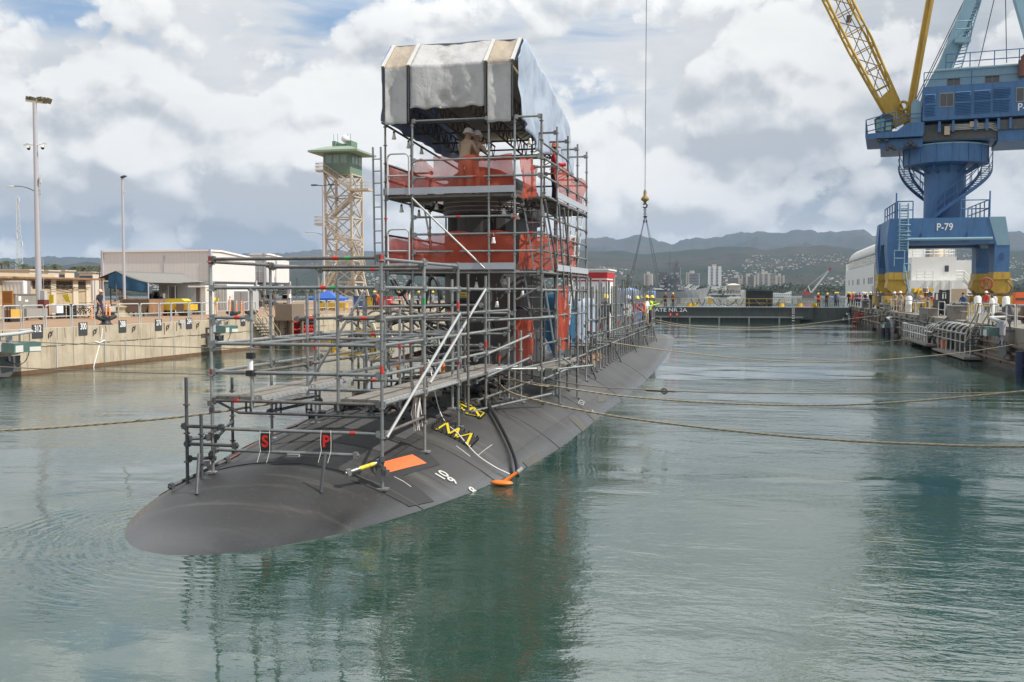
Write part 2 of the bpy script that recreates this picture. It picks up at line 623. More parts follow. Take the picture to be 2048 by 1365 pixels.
def text(body, size, bold=0.0, ext=.004, sx=1.0):
 """lettering as (verts, faces) in its own plane: x to the right, y up, centred"""
 cu = bpy.data.curves.new('lettering', 'FONT')
 cu.body = body
 cu.size = size
 cu.extrude = ext
 cu.offset = bold * size
 cu.align_x = 'CENTER'
 cu.align_y = 'CENTER'
 cu.resolution_u = 3
 o = bpy.data.objects.new('lettering', cu)
 COL.objects.link(o)
 bpy.context.view_layer.update()
 me = bpy.data.meshes.new_from_object(o.evaluated_get(bpy.context.evaluated_depsgraph_get()))
 vs = [Vector((v.co.x * sx, v.co.y, v.co.z)) for v in me.vertices]
 fs = [tuple(p.vertices) for p in me.polygons]
 bpy.data.objects.remove(o)
 bpy.data.meshes.remove(me)
 bpy.data.curves.remove(cu)
 return vs, fs

def lettering(parent, body, size, origin, right, up, material, bold=0.0, sx=1.0, name='lettering'):
 vs, fs = text(body, size, bold, sx=sx)
 right, up = Vector(right).normalized(), Vector(up).normalized()
 nrm = right.cross(up)
 mb = MB()
 mb.add([Vector(origin) + right * p.x + up * p.y + nrm * (p.z + .006) for p in vs], fs)
 return mb.build(name, material, parent)

def arc(c, u, v, r, a0, a1, n):
 c, u, v = Vector(c), Vector(u), Vector(v)
 return [c + u * (r * math.cos(R(a0 + (a1 - a0) * i / n))) + v * (r * math.sin(R(a0 + (a1 - a0) * i / n))) for i in range(n + 1)]

def bez(p0, p1, p2, n=24):
 p0, p1, p2 = Vector(p0), Vector(p1), Vector(p2)
 return [p0 * (1 - t) ** 2 + p1 * (2 * t * (1 - t)) + p2 * t * t for t in (i / n for i in range(n + 1))]

def spline(pts, n=8):
 """Catmull-Rom through the points"""
 P = [Vector(p) for p in pts]
 P = [P[0] * 2 - P[1]] + P + [P[-1] * 2 - P[-2]]
 out = []
 for i in range(1, len(P) - 2):
  for k in range(n):
   t = k / n
   a, b, c_, d = P[i - 1], P[i], P[i + 1], P[i + 2]
   out.append(.5 * ((2 * b) + (c_ - a) * t + (2 * a - 5 * b + 4 * c_ - d) * t * t + (3 * b - a - 3 * c_ + d) * t ** 3))
 out.append(P[-2])
 return out
# ------------------------------------------------------------------ water
def water_material():
 m = bpy.data.materials.new('harbour water')
 m.use_nodes = True
 t = NT(m.node_tree)
 b = t.n['Principled BSDF']
 g = t.node('ShaderNodeNewGeometry')
 P = g.outputs['Position']
 n = t.noise(P, .05, 3, .5)
 t.put(b.inputs['Base Color'], t.mix(n, (.017, .047, .034, 1), (.026, .062, .048, 1)))
 b.inputs['Roughness'].default_value = .02
 b.inputs['IOR'].default_value = 1.68
 # long lazy swell, ripples and fine wind chop in patches; circles run out from the bow
 swell = t.noise(t.scale(P, (.55, .9, 1)), .42, 2, .5, .6)
 rip = t.noise(t.scale(P, (.6, 1.3, 1)), 1.7, 3, .55, .5)
 fine = t.noise(t.scale(P, (.8, 1.3, 1)), 6.0, 3, .6, .2)
 patch = t.smooth(t.noise(t.scale(P, (.6, 1, 1)), .12, 3, .5, .5), .40, .66)
 s = t.node('ShaderNodeSeparateXYZ')
 t.l.new(P, s.inputs[0])
 far = t.smooth(s.outputs[1], 12.0, 40.0)
 wind = t.m('MULTIPLY', t.m('ADD', .10, t.m('MULTIPLY', patch, 1.0)), t.m('ADD', .6, far))
 h = t.m('ADD', t.m('MULTIPLY', swell, .060), t.m('MULTIPLY', rip, t.m('MULTIPLY', wind, .036)))
 h = t.m('ADD', h, t.m('MULTIPLY', fine, t.m('MULTIPLY', wind, .016)))
 dx = t.m('SUBTRACT', s.outputs[0], -7.0)
 dy = t.m('SUBTRACT', s.outputs[1], 13.2)
 dd = t.m('SQRT', t.m('ADD', t.m('MULTIPLY', dx, dx), t.m('MULTIPLY', t.m('MULTIPLY', dy, dy), 1.1)))
 dd = t.m('ADD', dd, t.m('MULTIPLY', rip, .35))
 env = t.m('MULTIPLY', t.smooth(dd, 1.2, 2.2), t.m('SUBTRACT', 1.0, t.smooth(dd, 2.4, 4.6)))
 side = t.m('SUBTRACT', 1.0, t.smooth(dx, -1.0, 1.5))
 h = t.m('ADD', h, t.m('MULTIPLY', t.m('MULTIPLY', t.m('SINE', t.m('MULTIPLY', dd, 32.0)), t.m('MULTIPLY', env, side)), .0035))
 bn = t.node('ShaderNodeBump')
 bn.inputs['Strength'].default_value = 1.0
 bn.inputs['Distance'].default_value = 1.0
 t.l.new(h, bn.inputs['Height'])
 t.l.new(bn.outputs[0], b.inputs['Normal'])
 return m

mb = MB()
mb.add([(-14000, -400, 0), (14000, -400, 0), (14000, 14000, 0), (-14000, 14000, 0)], [(0, 1, 2, 3)])
struct(mb.build('water', water_material()))

# ------------------------------------------------------------------ hills: a coast plain, settled slopes, a dark ridge behind
RIDGE = [(-700, 522), (-300, 518), (0, 517), (60, 515), (120, 513), (200, 516), (330, 512), (420, 510), (520, 507), (575, 505), (640, 500), (700, 502), (760, 503), (900, 492), (1050, 482), (1170, 476), (1210, 476),
         (1240, 478), (1268, 471), (1300, 475), (1318, 483), (1345, 487), (1370, 479), (1400, 476), (1440, 474), (1470, 467), (1500, 463), (1530, 465), (1560, 466), (1590, 461), (1615, 459), (1640, 465), (1670, 464), (1700, 461), (1722, 458),
         (1745, 470), (1790, 483), (1850, 480), (1930, 474), (1990, 467), (2015, 463), (2048, 466), (2200, 470), (2600, 490), (3200, 500)]
FOOT = [(-700, 535), (0, 533), (200, 530), (420, 528), (560, 524), (700, 516), (800, 512), (1000, 508), (1180, 502), (1300, 510), (1400, 499), (1460, 492), (1540, 500), (1650, 492), (1750, 505), (1900, 498), (2048, 505), (3200, 510)]

def interp(tab, x):
 for (x0, y0), (x1, y1) in zip(tab, tab[1:]):
  if x <= x1:
   t = max(0, (x - x0) / (x1 - x0))
   t = t * t * (3 - 2 * t)
   return y0 + (y1 - y0) * t
 return tab[-1][1]

R_SHORE, R_FOOT, R_RIDGE = 1250.0, 5200.0, 9400.0

def land(px, r):
 """point of the country at photo bearing px and distance r from the basin"""
 d = ray(px, 588)
 d = Vector((d.x, d.y, 0)).normalized()
 cosv = (d.dot(Vector((_F.x, _F.y, 0)).normalized()))
 hr = (588 - interp(RIDGE, px)) / FPX * R_RIDGE * cosv + 22 * mnoise.noise(Vector((px * .045, 3, 0))) + 12 * mnoise.noise(Vector((px * .13, 8, 0)))
 hf = (588 - interp(FOOT, px)) / FPX * R_FOOT * cosv
 q = Vector((px * .012, r * .0006, 0))
 if r < R_FOOT:
  t = max(0.0, (r - 2300) / (R_FOOT - 2300))
  z = 1.0 + min(1, (r - R_SHORE) / 1000) * 9 + hf * t ** 1.35
  g = Vector((d.x * r, d.y * r * .6, 2))
  z += 34 * t * mnoise.noise(q * 2.2) * (1 - t * .6) - 26 * t * abs(mnoise.noise(g * .0019)) - 12 * t * abs(mnoise.noise(g * .005)) + 10 * t
 else:
  t = (r - R_FOOT) / (R_RIDGE - R_FOOT)
  if t <= 1:
   s_ = t * t * (3 - 2 * t)
   z = hf + (hr - hf) * s_ - math.sin(t * math.pi) * .10 * hr
   g = Vector((d.x * r, d.y * r * .55, 0))
   fin = abs(mnoise.noise(g * .0011)) + .55 * abs(mnoise.noise(g * .0026)) + .3 * abs(mnoise.noise(g * .006))
   z -= math.sin(min(1, t * 1.02) * math.pi) ** .6 * fin * 230
  else:
   z = hr * max(0, 1 - (t - 1) * 1.2)
 p = d * r
 return Vector((p.x, p.y, z + EYE.z * 0))

def hill_material():
 m = bpy.data.materials.new('hill country')
 m.use_nodes = True
 t = NT(m.node_tree)
 b = t.n['Principled BSDF']
 g = t.node('ShaderNodeNewGeometry')
 P = g.outputs['Position']
 n = t.noise(P, .0016, 6, .6, .4)
 n2 = t.noise(P, .011, 6, .7)
 c = t.mix(t.smooth(n, .42, .62), (.014, .027, .015, 1), (.046, .040, .028, 1))
 c = t.mix(t.smooth(n2, .45, .65), c, (.018, .030, .012, 1))
 t.put(b.inputs['Base Color'], c)
 b.inputs['Roughness'].default_value = .95
 b.inputs['Specular IOR Level'].default_value = .1
 bn = t.node('ShaderNodeBump')
 bn.inputs['Distance'].default_value = 22
 bn.inputs['Strength'].default_value = .8
 t.l.new(n2, bn.inputs['Height'])
 t.l.new(bn.outputs[0], b.inputs['Normal'])
 return m

mb = MB()
rs = [R_SHORE + (2300 - R_SHORE) * i / 6 for i in range(6)] + [2300 + (R_FOOT - 2300) * i / 22 for i in range(22)] + [R_FOOT + (R_RIDGE - R_FOOT) * i / 40 for i in range(41)] + [9900, 10600]
NPX = 640
mb.grid(lambda u, v: land(-700 + 3900 * u, rs[round(v * (len(rs) - 1))]), NPX, len(rs) - 1)
struct(mb.build('hills', hill_material()))

# houses on the slopes and the far wood along the shore: both read as one mass
hm = [mat('house pale', (.42, .42, .40), .8, var=0), mat('house cream', (.38, .33, .28), .8, var=0), mat('house roof', (.22, .20, .20), .8, var=0), mat('house tan', (.42, .33, .25), .8, var=0)]
mb = MB()
for i in range(6000):
 px = rnd.uniform(-60, 2150)
 r = 2100 + 2500 * rnd.random() ** 1.25
 dens = mnoise.noise(Vector((px * .007, r * .0011, 5)))
 if dens < (-.02 if 640 < px < 830 or px > 1500 else .12):
  continue
 p = land(px, r)
 s_ = rnd.uniform(.24, .5)
 w_, d_, h_ = 13 * s_, 9 * s_, 4.2 * s_
 k = rnd.choice([0, 1, 1, 3, 3, 2])
 a = rnd.uniform(-.6, .6)
 mb.box(p + Vector((0, 0, h_ / 2 - .5)), (w_, d_, h_), k, a)
 q = len(mb.v)
 mb.prism([(-d_ * .6, h_ - .5), (d_ * .6, h_ - .5), (0, h_ + 2.2 * s_)], 'X', -w_ * .55, w_ * .55, 2 if rnd.random() < .5 else rnd.choice([0, 1]))
 mt = Matrix.Translation(p) @ Matrix.Rotation(a, 4, 'Z')
 for j in range(q, len(mb.v)):
  mb.v[j] = mt @ mb.v[j]
o = mb.build('hillside_houses', hm)
o['kind'] = 'stuff'
o['label'] = 'pale houses scattered over the green hillside'

LEAF = mat('far foliage', (.045, .060, .020), .9, var=.45, scale=.05)

def clump(mb, c, r, n, m=0):
 """a crown of many small leaf clumps through its volume"""
 for _ in range(n):
  while True:
   q = Vector((rnd.uniform(-1, 1), rnd.uniform(-1, 1), rnd.uniform(-1, 1)))
   if q.length < 1:
    break
  p = Vector(c) + Vector((q.x * r[0], q.y * r[1], q.z * r[2]))
  s_ = rnd.uniform(.18, .34) * min(r)
  a = [Vector((rnd.uniform(-1, 1), rnd.uniform(-1, 1), rnd.uniform(-1, 1))).normalized() * s_ for _ in range(5)]
  mb.add([p + k for k in a], [(0, 1, 2), (0, 2, 3), (1, 3, 4), (2, 4, 0), (1, 4, 2)], m)

mb = MB()
for i in range(900):
 px = rnd.uniform(480, 2150)
 r = rnd.uniform(1270, 2300)
 h = rnd.uniform(5, 11) * (1 if r < 1700 else 1.3)
 clump(mb, land(px, r) + Vector((0, 0, h * .5)), (h * rnd.uniform(.8, 1.5), h, h * .6), 26)
for i in range(700):
 px = rnd.uniform(-200, 2150)
 r = rnd.uniform(2300, 4300)
 h = rnd.uniform(7, 14)
 clump(mb, land(px, r) + Vector((0, 0, h * .3)), (h * rnd.uniform(1, 2.4), h, h * .55), 12)
o = mb.build('shore_wood', LEAF)
o['kind'] = 'stuff'
o['label'] = 'green belt of far trees along the shore and lower slopes'

# ------------------------------------------------------------------ haze
hz = MB()
hz.bx(-9000, 9000, -300, 11500, -3, 660)
hzm = bpy.data.materials.new('sea haze')
hzm.use_nodes = True
t = NT(hzm.node_tree)
t.n.remove(t.n['Principled BSDF'])
pv_ = t.node('ShaderNodeVolumePrincipled')
pv_.inputs['Color'].default_value = (.58, .74, 1.0, 1)
pv_.inputs['Density'].default_value = 5.5e-5
t.l.new(pv_.outputs[0], t.n['Material Output'].inputs['Volume'])
o = hz.build('haze', hzm)
o['kind'] = 'stuff'
o['label'] = 'pale sea haze over the harbour'

# ------------------------------------------------------------------ quays
XL, XR, ZD = -30.75, 11.5, 1.96
mb = MB()
mb.bx(-260, XL - .55, -60, 205, -3, ZD)
struct(mb.build('quay_pavement', ASPH))
mb = MB()
mb.bx(XR + .55, 160, -60, 133, -3, ZD - .003)
struct(mb.build('dock_pavement', PAVE))
# the walls along the basin are things of their own, with joints, a construction crack line and a wet band
wl = thing('quay_wall', 'long sunlit concrete quay wall with rust streaks and number plates along the left of the basin', 'quay wall', (XL, 40, 0))
mb = MB()
ys = [-60] + [22 + 6.1 * i for i in range(16)] + [205]
for i, (y0, y1) in enumerate(zip(ys, ys[1:])):
 mb.bx(XL - .55, XL, y0 + .012, y1 - .012, .16, 1.15)
 mb.bx(XL - .552, XL + .012, y0 + .006, y1 - .006, 1.165, ZD + .004)
mb.bx(XL - .55, XL - .02, -60, 205, .1, ZD - .05)
mb.build('wall_face', CONC, wl)
mb = MB()
mb.bx(XL - .55, XL + .01, -60, 205, -3, .158)
mb.build('wet_band', WET, wl)
mb = MB()
for px in (113, 210, 251, 347):
 y = at(px, 700, X=XL).y
 mb.bx(XL + .013, XL + .03, y - .03, y + .03, .15, 1.4, 0)
pts = [at(*q, X=XL + .012) for q in ((205, 657), (203, 675), (199, 690), (193, 712), (187, 735))]
mb.tube(spline(pts, 3), .03, 5, 1)
mb.tube([at(190, 684, X=XL + .012), at(199, 686, X=XL + .012), at(209, 681, X=XL + .012)], .035, 5, 1)
mb.build('joint_seal', [LGREY, WHITE], wl)
mb = MB()
yy = 34.0
while yy < 68:
 y2 = yy + rnd.uniform(.2, .7)
 if rnd.random() < .8:
  mb.beam((XL + .013, yy, 1.16 + rnd.uniform(-.03, .03)), (XL + .013, y2, 1.16 + rnd.uniform(-.03, .03)), .012, rnd.uniform(.01, .035))
 if rnd.random() < .35:
  mb.beam((XL + .006, yy, 1.95), (XL + .006, yy + rnd.uniform(-.05, .05), rnd.uniform(1.3, 1.7)), rnd.uniform(.02, .09), .014)
 yy = y2
mb.build('crack_line', mat('crack dark', (.13, .10, .075), .9, var=.3), wl)

wr = thing('quay_wall', 'shaded grey concrete quay wall with timber rubbing rails along the right of the basin', 'quay wall', (XR, 60, 0))
mb = MB()
ys = [-60] + [20 + 5.2 * i for i in range(22)] + [133.02]
for y0, y1 in zip(ys, ys[1:]):
 mb.bx(XR, XR + .55, y0 + .015, y1 - .015, .2, ZD)
mb.bx(XR + .03, XR + .55, -60, 133, -3, ZD - .05)
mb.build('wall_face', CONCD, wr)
mb = MB()
mb.bx(XR - .02, XR + .02, -60, 133, -3, .198)
mb.build('wet_band', mat('dark wet band', (.06, .05, .035), .5, var=.3), wr)
for z in (.35, .75, 1.1):
 mb = MB()
 mb.bx(XR - .22, XR - .06, 30, 57, z, z + .1)
 for k in range(9):
  mb.bx(XR - .07, XR + .02, 31 + 3 * k, 31.14 + 3 * k, z - .15, z + .2)
 mb.build('rubbing_rail', BROWN, wr)

# ------------------------------------------------------------------ submarine
SX, SC, SR = -7.6, 4.0, 5.22

def hull_r(y):
 if y < 24:
  u = max(0.0, (y - 5.6) / 18.4)
  return SR * (1 - (1 - u) ** 2.15) ** .5 if u > 0 else 0
 if y <= 40:
  return SR
 t = (y - 40) / 46
 return SR - 1.17 * t ** 1.25

def hull(y, s, off=0.0):
 """point of the hull skin at station y, arc length s to port of the crest"""
 r = hull_r(y)
 a = s / SR
 return Vector((SX + (r + off) * math.sin(a), y, -SC + (r + off) * math.cos(a)))

def hull_z(x, y):
 r = hull_r(y)
 d = r * r - (x - SX) ** 2
 return -SC + math.sqrt(d) if d > 0 else -SC

def on_hull(x, y):
 """station and arc length of the hull point seen at photo position (x, y)"""
 d = ray(x, y)
 t0 = 9.0
 for i in range(4000):
  p = EYE + d * t0
  rr = math.hypot(p.x - SX, p.z + SC)
  if rr < hull_r(p.y):
   break
  t0 += .02
 return p.y, math.atan2(p.x - SX, p.z + SC) * SR

def hull_quad(mb, c, off, nu=8, nv=6, m=0, px=True):
 q = [on_hull(*p) for p in c] if px else c
 def fn(u, v):
  y = (q[0][0] * (1 - u) + q[1][0] * u) * (1 - v) + (q[3][0] * (1 - u) + q[2][0] * u) * v
  s_ = (q[0][1] * (1 - u) + q[1][1] * u) * (1 - v) + (q[3][1] * (1 - u) + q[2][1] * u) * v
  return hull(y, s_, off)
 mb.grid(fn, nu, nv, m)

def hull_line(mb, pts, wd, off, m=0, px=True):
 q = [on_hull(*p) for p in pts] if px else pts
 mb.tube([hull(a, b, off) for a, b in q], wd, 4, m)

def hull_material():
 m = bpy.data.materials.new('hull coating')
 m.use_nodes = True
 t = NT(m.node_tree)
 b = t.n['Principled BSDF']
 uv = t.node('ShaderNodeUVMap')
 g = t.node('ShaderNodeNewGeometry')
 P = g.outputs['Position']
 U_ = uv.outputs[0]
 br = t.node('ShaderNodeTexBrick')
 t.l.new(U_, br.inputs['Vector'])
 br.inputs['Scale'].default_value = 1.0
 br.inputs['Brick Width'].default_value = 2.35
 br.inputs['Row Height'].default_value = 1.55
 br.inputs['Mortar Size'].default_value = .014
 br.inputs['Color1'].default_value = (.021, .021, .022, 1)
 br.inputs['Color2'].default_value = (.040, .0395, .0385, 1)
 br.inputs['Mortar'].default_value = (.012, .012, .013, 1)
 n = t.noise(P, 1.1, 6, .62, .3)
 f = t.m('ADD', .72, t.m('MULTIPLY', n, .56))
 s0 = t.node('ShaderNodeSeparateXYZ')
 t.l.new(P, s0.inputs[0])
 # the bow dome is one moulded piece; the tiles start behind its ring
 br_c = t.mix(t.m('LESS_THAN', s0.outputs[1], 15.3), br.outputs[0], (.027, .027, .028))
 c = t.mix(1.0, br_c, t.comb(f, f, f), 'MULTIPLY')
 # scuffs run down the side, salt and dust
 n2 = t.noise(t.scale(U_, (1.4, .16, 1)), 1.4, 6, .65, .3)
 c = t.mix(t.m('MULTIPLY', t.smooth(n2, .52, .74), .7), c, (.105, .100, .090))
 n3 = t.noise(t.scale(U_, (.16, 1.2, 1)), 1.1, 5, .6)
 c = t.mix(t.m('MULTIPLY', t.smooth(n3, .55, .75), .35), c, (.020, .019, .018))
 n4 = t.noise(P, 14, 4, .7)
 c = t.mix(t.m('MULTIPLY', t.smooth(n4, .58, .70), .4), c, (.11, .105, .095))
 # the lowest band is damp
 s = t.node('ShaderNodeSeparateXYZ')
 t.l.new(P, s.inputs[0])
 wet = t.m('SUBTRACT', 1.0, t.smooth(t.m('ADD', s.outputs[2], t.m('MULTIPLY', n, .12)), .08, .34))
 c = t.mix(t.m('MULTIPLY', wet, .55), c, (.016, .017, .018))
 t.put(b.inputs['Base Color'], c)
 t.put(b.inputs['Roughness'], t.m('SUBTRACT', .52, t.m('MULTIPLY', wet, .3)))
 bn = t.node('ShaderNodeBump')
 bn.inputs['Distance'].default_value = .02
 bn.inputs['Strength'].default_value = .35
 t.l.new(t.m('ADD', t.noise(P, .9, 3, .5), t.m('MULTIPLY', t.noise(P, 30, 3, .6), .06)), bn.inputs['Height'])
 t.l.new(bn.outputs[0], b.inputs['Normal'])
 return m

sub = thing('submarine', 'black submarine lying low in the basin with scaffolding on its deck and sail', 'submarine', (SX, 28, 0))
mb = MB()
yst = [5.62 + .02 * i for i in range(4)] + [5.75 + .25 * i for i in range(74)] + [24.5 + 1.2 * i for i in range(55)]
NA = 56
mb.grid(lambda u, v: hull(yst[round(v * (len(yst) - 1))], (-1.9 + 3.8 * u) * SR), NA, len(yst) - 1)
HULLM = hull_material()
ho = mb.build('hull', HULLM, sub)
uvl = ho.data.uv_layers.new(name='UVMap')
for lp in ho.data.loops:
 p = ho.data.vertices[lp.vertex_index].co + WL[sub.name]
 uvl.data[lp.index].uv = (p.y, math.atan2(p.x - SX, p.z + SC) * SR)
TILED = mat('dark hull patch', (.022, .022, .024), .6, var=.15)
SCUFF = mat('pale scuffed coating', (.072, .070, .064), .7, var=.25, scale=2)
MARK = mat('white hull marking', (.50, .50, .48), .6, var=.08)
# welded seam rings and the broad bow ring
mb = MB()
for y in (15.3, 17.9, 22.2, 27.5, 33.0, 41.0):
 mb.tube([hull(y, (-1.05 + 2.1 * i / 60) * SR, .002) for i in range(61)], .012, 4)
mb.build('seam_ring', SCUFF, sub, split=True)
mb = MB()
hull_quad(mb, [(846, 897), (880, 930), (762, 968), (736, 932)], .007)
mb.build('dark_patch', TILED, sub)
mb = MB()
hull_quad(mb, [(824, 911), (853, 928), (772, 949), (747, 932)], .012)
mb.build('orange_panel', ORANGE, sub, 'orange rectangular panel on the port bow')
mb = MB()
hull_quad(mb, [(468, 906), (476, 912), (444, 929), (438, 925)], .012)
mb.build('orange_panel', ORANGE, sub, 'orange rectangular panel on the starboard bow')
mb = MB()
hull_quad(mb, [(700, 962), (795, 948), (868, 1004), (818, 1014)], .006)
hull_quad(mb, [(560, 915), (640, 917), (630, 930), (540, 931)], .006)
mb.build('repair_patch', TILED, sub, split=True)
mb = MB()
for c in ([(1125, 895), (1150, 880), (1185, 905), (1160, 925)], [(1075, 905), (1045, 925), (1065, 945), (1090, 935)], [(1135, 835), (1150, 830), (1185, 862), (1172, 872)], [(1172, 826), (1182, 820), (1200, 838), (1192, 846)],
          [(1195, 792), (1215, 788), (1212, 803), (1195, 806)], [(955, 778), (990, 795), (965, 803), (940, 785)]):
 hull_quad(mb, c, .006)
mb.build('scuff_patch', SCUFF, sub, split=True)
mb = MB()
hull_line(mb, [(912, 893), (925, 903), (940, 914)], .013, .002)
hull_line(mb, [(954, 913), (970, 900), (984, 890)], .007, .002)
hull_line(mb, [(788, 955), (806, 964), (822, 975)], .010, .002)
hull_line(mb, [(1184, 822), (1188, 828), (1191, 831)], .03, .004)
for a, b in (((1160, 801), (1168, 804)), ((1168, 804), (1166, 811)), ((1166, 811), (1156, 807)), ((1156, 807), (1160, 801)), ((1159, 806), (1165, 807))):
 hull_line(mb, [a, b], .009, .003)
mb.build('white_line', MARK, sub, split=True)
for i, (body, c, size) in enumerate((('10', (884, 952), .30), ('9', (905, 963), .30), ('8', (947, 984), .30))):
 ya, sa = on_hull(*c)
 vs, fs = text(body, size, .02, sx=1.15)
 mb = MB()
 mb.add([hull(ya + p.x, sa - p.y, .008 + p.z) for p in vs], fs)
 mb.build('draft_mark', MARK, sub)
mb = MB()
hull_quad(mb, [(1160, 722), (1190, 703), (1210, 713), (1180, 735)], .01)
hull_quad(mb, [(1228, 690), (1243, 680), (1248, 685), (1233, 694)], .01)
mb.build('rust_patch', RUST, sub, split=True)
# two open hatches with studs round the rim, crossed with yellow straps
for pts, straps in (([(905, 812), (919, 804), (971, 829), (960, 840)], [(912, 806), (932, 817), (968, 829), (959, 838), (946, 816), (930, 826), (915, 812), (919, 805), (946, 816), (932, 830), (958, 836)]),
     ([(861, 857), (879, 845), (957, 880), (940, 897)], [(872, 863), (893, 849), (897, 871), (917, 859), (910, 878), (942, 870), (933, 890), (938, 895)])):
 mb = MB()
 hull_quad(mb, pts, .009)
 hc = mb.build('hatch_opening', DARK, sub)
 mb = MB()
 q = [on_hull(*p) for p in pts]
 q.append(q[0])
 for a, b in zip(q, q[1:]):
  n_ = 9 if abs(a[1] - b[1]) > .6 else 4
  for k in range(n_):
   f = (k + .5) / n_
   y_, s_ = a[0] + (b[0] - a[0]) * f, a[1] + (b[1] - a[1]) * f
   mb.cyl(hull(y_, s_), hull(y_, s_, .07), .014, n=6)
 mb.build('stud', BLACKM, hc)
 mb = MB()
 for a, b in zip(straps, straps[1:]):
  pa, pb = hull(*on_hull(*a), .03), hull(*on_hull(*b), .03)
  mb.beam(pa, pb, .05, .008)
 mb.build('strap', YELB, hc)
mb = MB()
hull_quad(mb, [(560, 856), (590, 850), (596, 853), (566, 862)], .02)
mb.build('deck_fairing', mat('fairing', (.13, .13, .12), .5), sub)
mb = MB()
for y in (16.6, 17.6, 18.6, 19.6, 20.6, 21.6):
 hull_quad(mb, [(y, -1.25), (y + .85, -1.25), (y + .85, 1.35), (y, 1.35)], .006, 6, 8, 0, False)
mb.build('deck_tread', mat('deck tread', (.058, .058, .060), .85, var=.3, scale=24, bump=.006), sub)
# sail: rounded nose, straight sides, a pale collar and two dark openings below it
SLX, SLY0, SLY1, SLW, SLT = -7.72, 27.0, 34.2, 1.16, 6.45

def sail_pts(w_, y0, y1, n=14):
 P = []
 for i in range(n + 1):
  a = math.pi * (1 - i / n)
  P.append((SLX + w_ * math.cos(a), y0 + w_ * 1.25 - w_ * 1.25 * math.sin(a)))
 P += [(SLX + w_ * .96, y0 + 4.0), (SLX + w_ * .5, y1 - .8), (SLX + .05, y1), (SLX - .05, y1), (SLX - w_ * .5, y1 - .8), (SLX - w_ * .96, y0 + 4.0)]
 return P

SAILM = mat('sail coating', (.050, .049, .050), .55, var=.22, scale=1.3, streak=.35, streak_col=(.11, .10, .09))
mb = MB()
P0 = sail_pts(SLW, SLY0, SLY1)
NP = len(P0)
lv = [(1.0, 0), (5.15, 0), (5.16, -.12), (5.75, -.12), (5.76, .02), (6.1, .04), (6.4, .03), (6.68, -.10), (6.9, -.30), (7.05, -.6), (7.1, -.9)]
vs = []
for z, g in lv:
 vs += [(x, y, z) for x, y in sail_pts(SLW + g, SLY0 - g * .6, SLY1 + g)]
fs = []
for k in range(len(lv) - 1):
 for i in range(NP):
  fs.append((k * NP + i, k * NP + (i + 1) % NP, (k + 1) * NP + (i + 1) % NP, (k + 1) * NP + i))
mb.add(vs, fs, 0, False)
mb.add(vs[-NP:], [tuple(range(NP))])
sail = mb.build('sail', SAILM, sub)
mb = MB()
for k in range(3):
 mb.tube([(x, y, 5.83 + .12 * k) for x, y in sail_pts(SLW + .04, SLY0 - .02, SLY1)[:15]], .02, 4)
mb.build('collar_band', mat('collar grey', (.22, .21, .20), .6, var=.2), sail)
mb = MB()
for a0, a1 in ((150, 118), (72, 38)):
 def fn(u, v, a0=a0, a1=a1):
  a = R(a0 + (a1 - a0) * u)
  w_ = SLW - .10
  return Vector((SLX + w_ * math.cos(a), SLY0 + w_ * 1.25 - w_ * 1.25 * math.sin(a) + .07, 5.18 + .5 * v))
 mb.grid(fn, 8, 2)
mb.build('sail_opening', DARK, sail, split=True)
mb = MB()
mb.tube(arc((SLX - .25, SLY0 - .03, 2.35), (1, 0, 0), (0, 0, 1), .95, 5, 175, 20), .035, 5)
mb.tube([(SLX + .3, SLY0 + .03, 3.0), (SLX + .5, SLY0 + .1, 2.2), (SLX + .52, SLY0 + .12, 1.3)], .03, 5)
mb.build('access_rim', BLACKM, sail)
# mooring bitts with black covers on the foredeck
mb = MB()
for px, py in ((966, 776), (985, 770), (952, 783), (1003, 762), (994, 758)):
 y_, s_ = on_hull(px, py + 6)
 p = hull(y_, s_)
 mb.lathe([(.10, 0), (.15, .04), (.16, .16), (.12, .24), (.03, .27)], p, 12)
mb.build('mooring_bitt', BLACKM, sub, split=True)
# ------------------------------------------------------------------ scaffolding
PR = .029
PIPES = [GALV, GALV, mat('worn galvanised', (.17, .165, .155), .55, .45, .3, 9, streak=.6, streak_col=(.10, .06, .035)), mat('pale galvanised', (.34, .35, .345), .45, .5, .25, 9, streak=.3)]

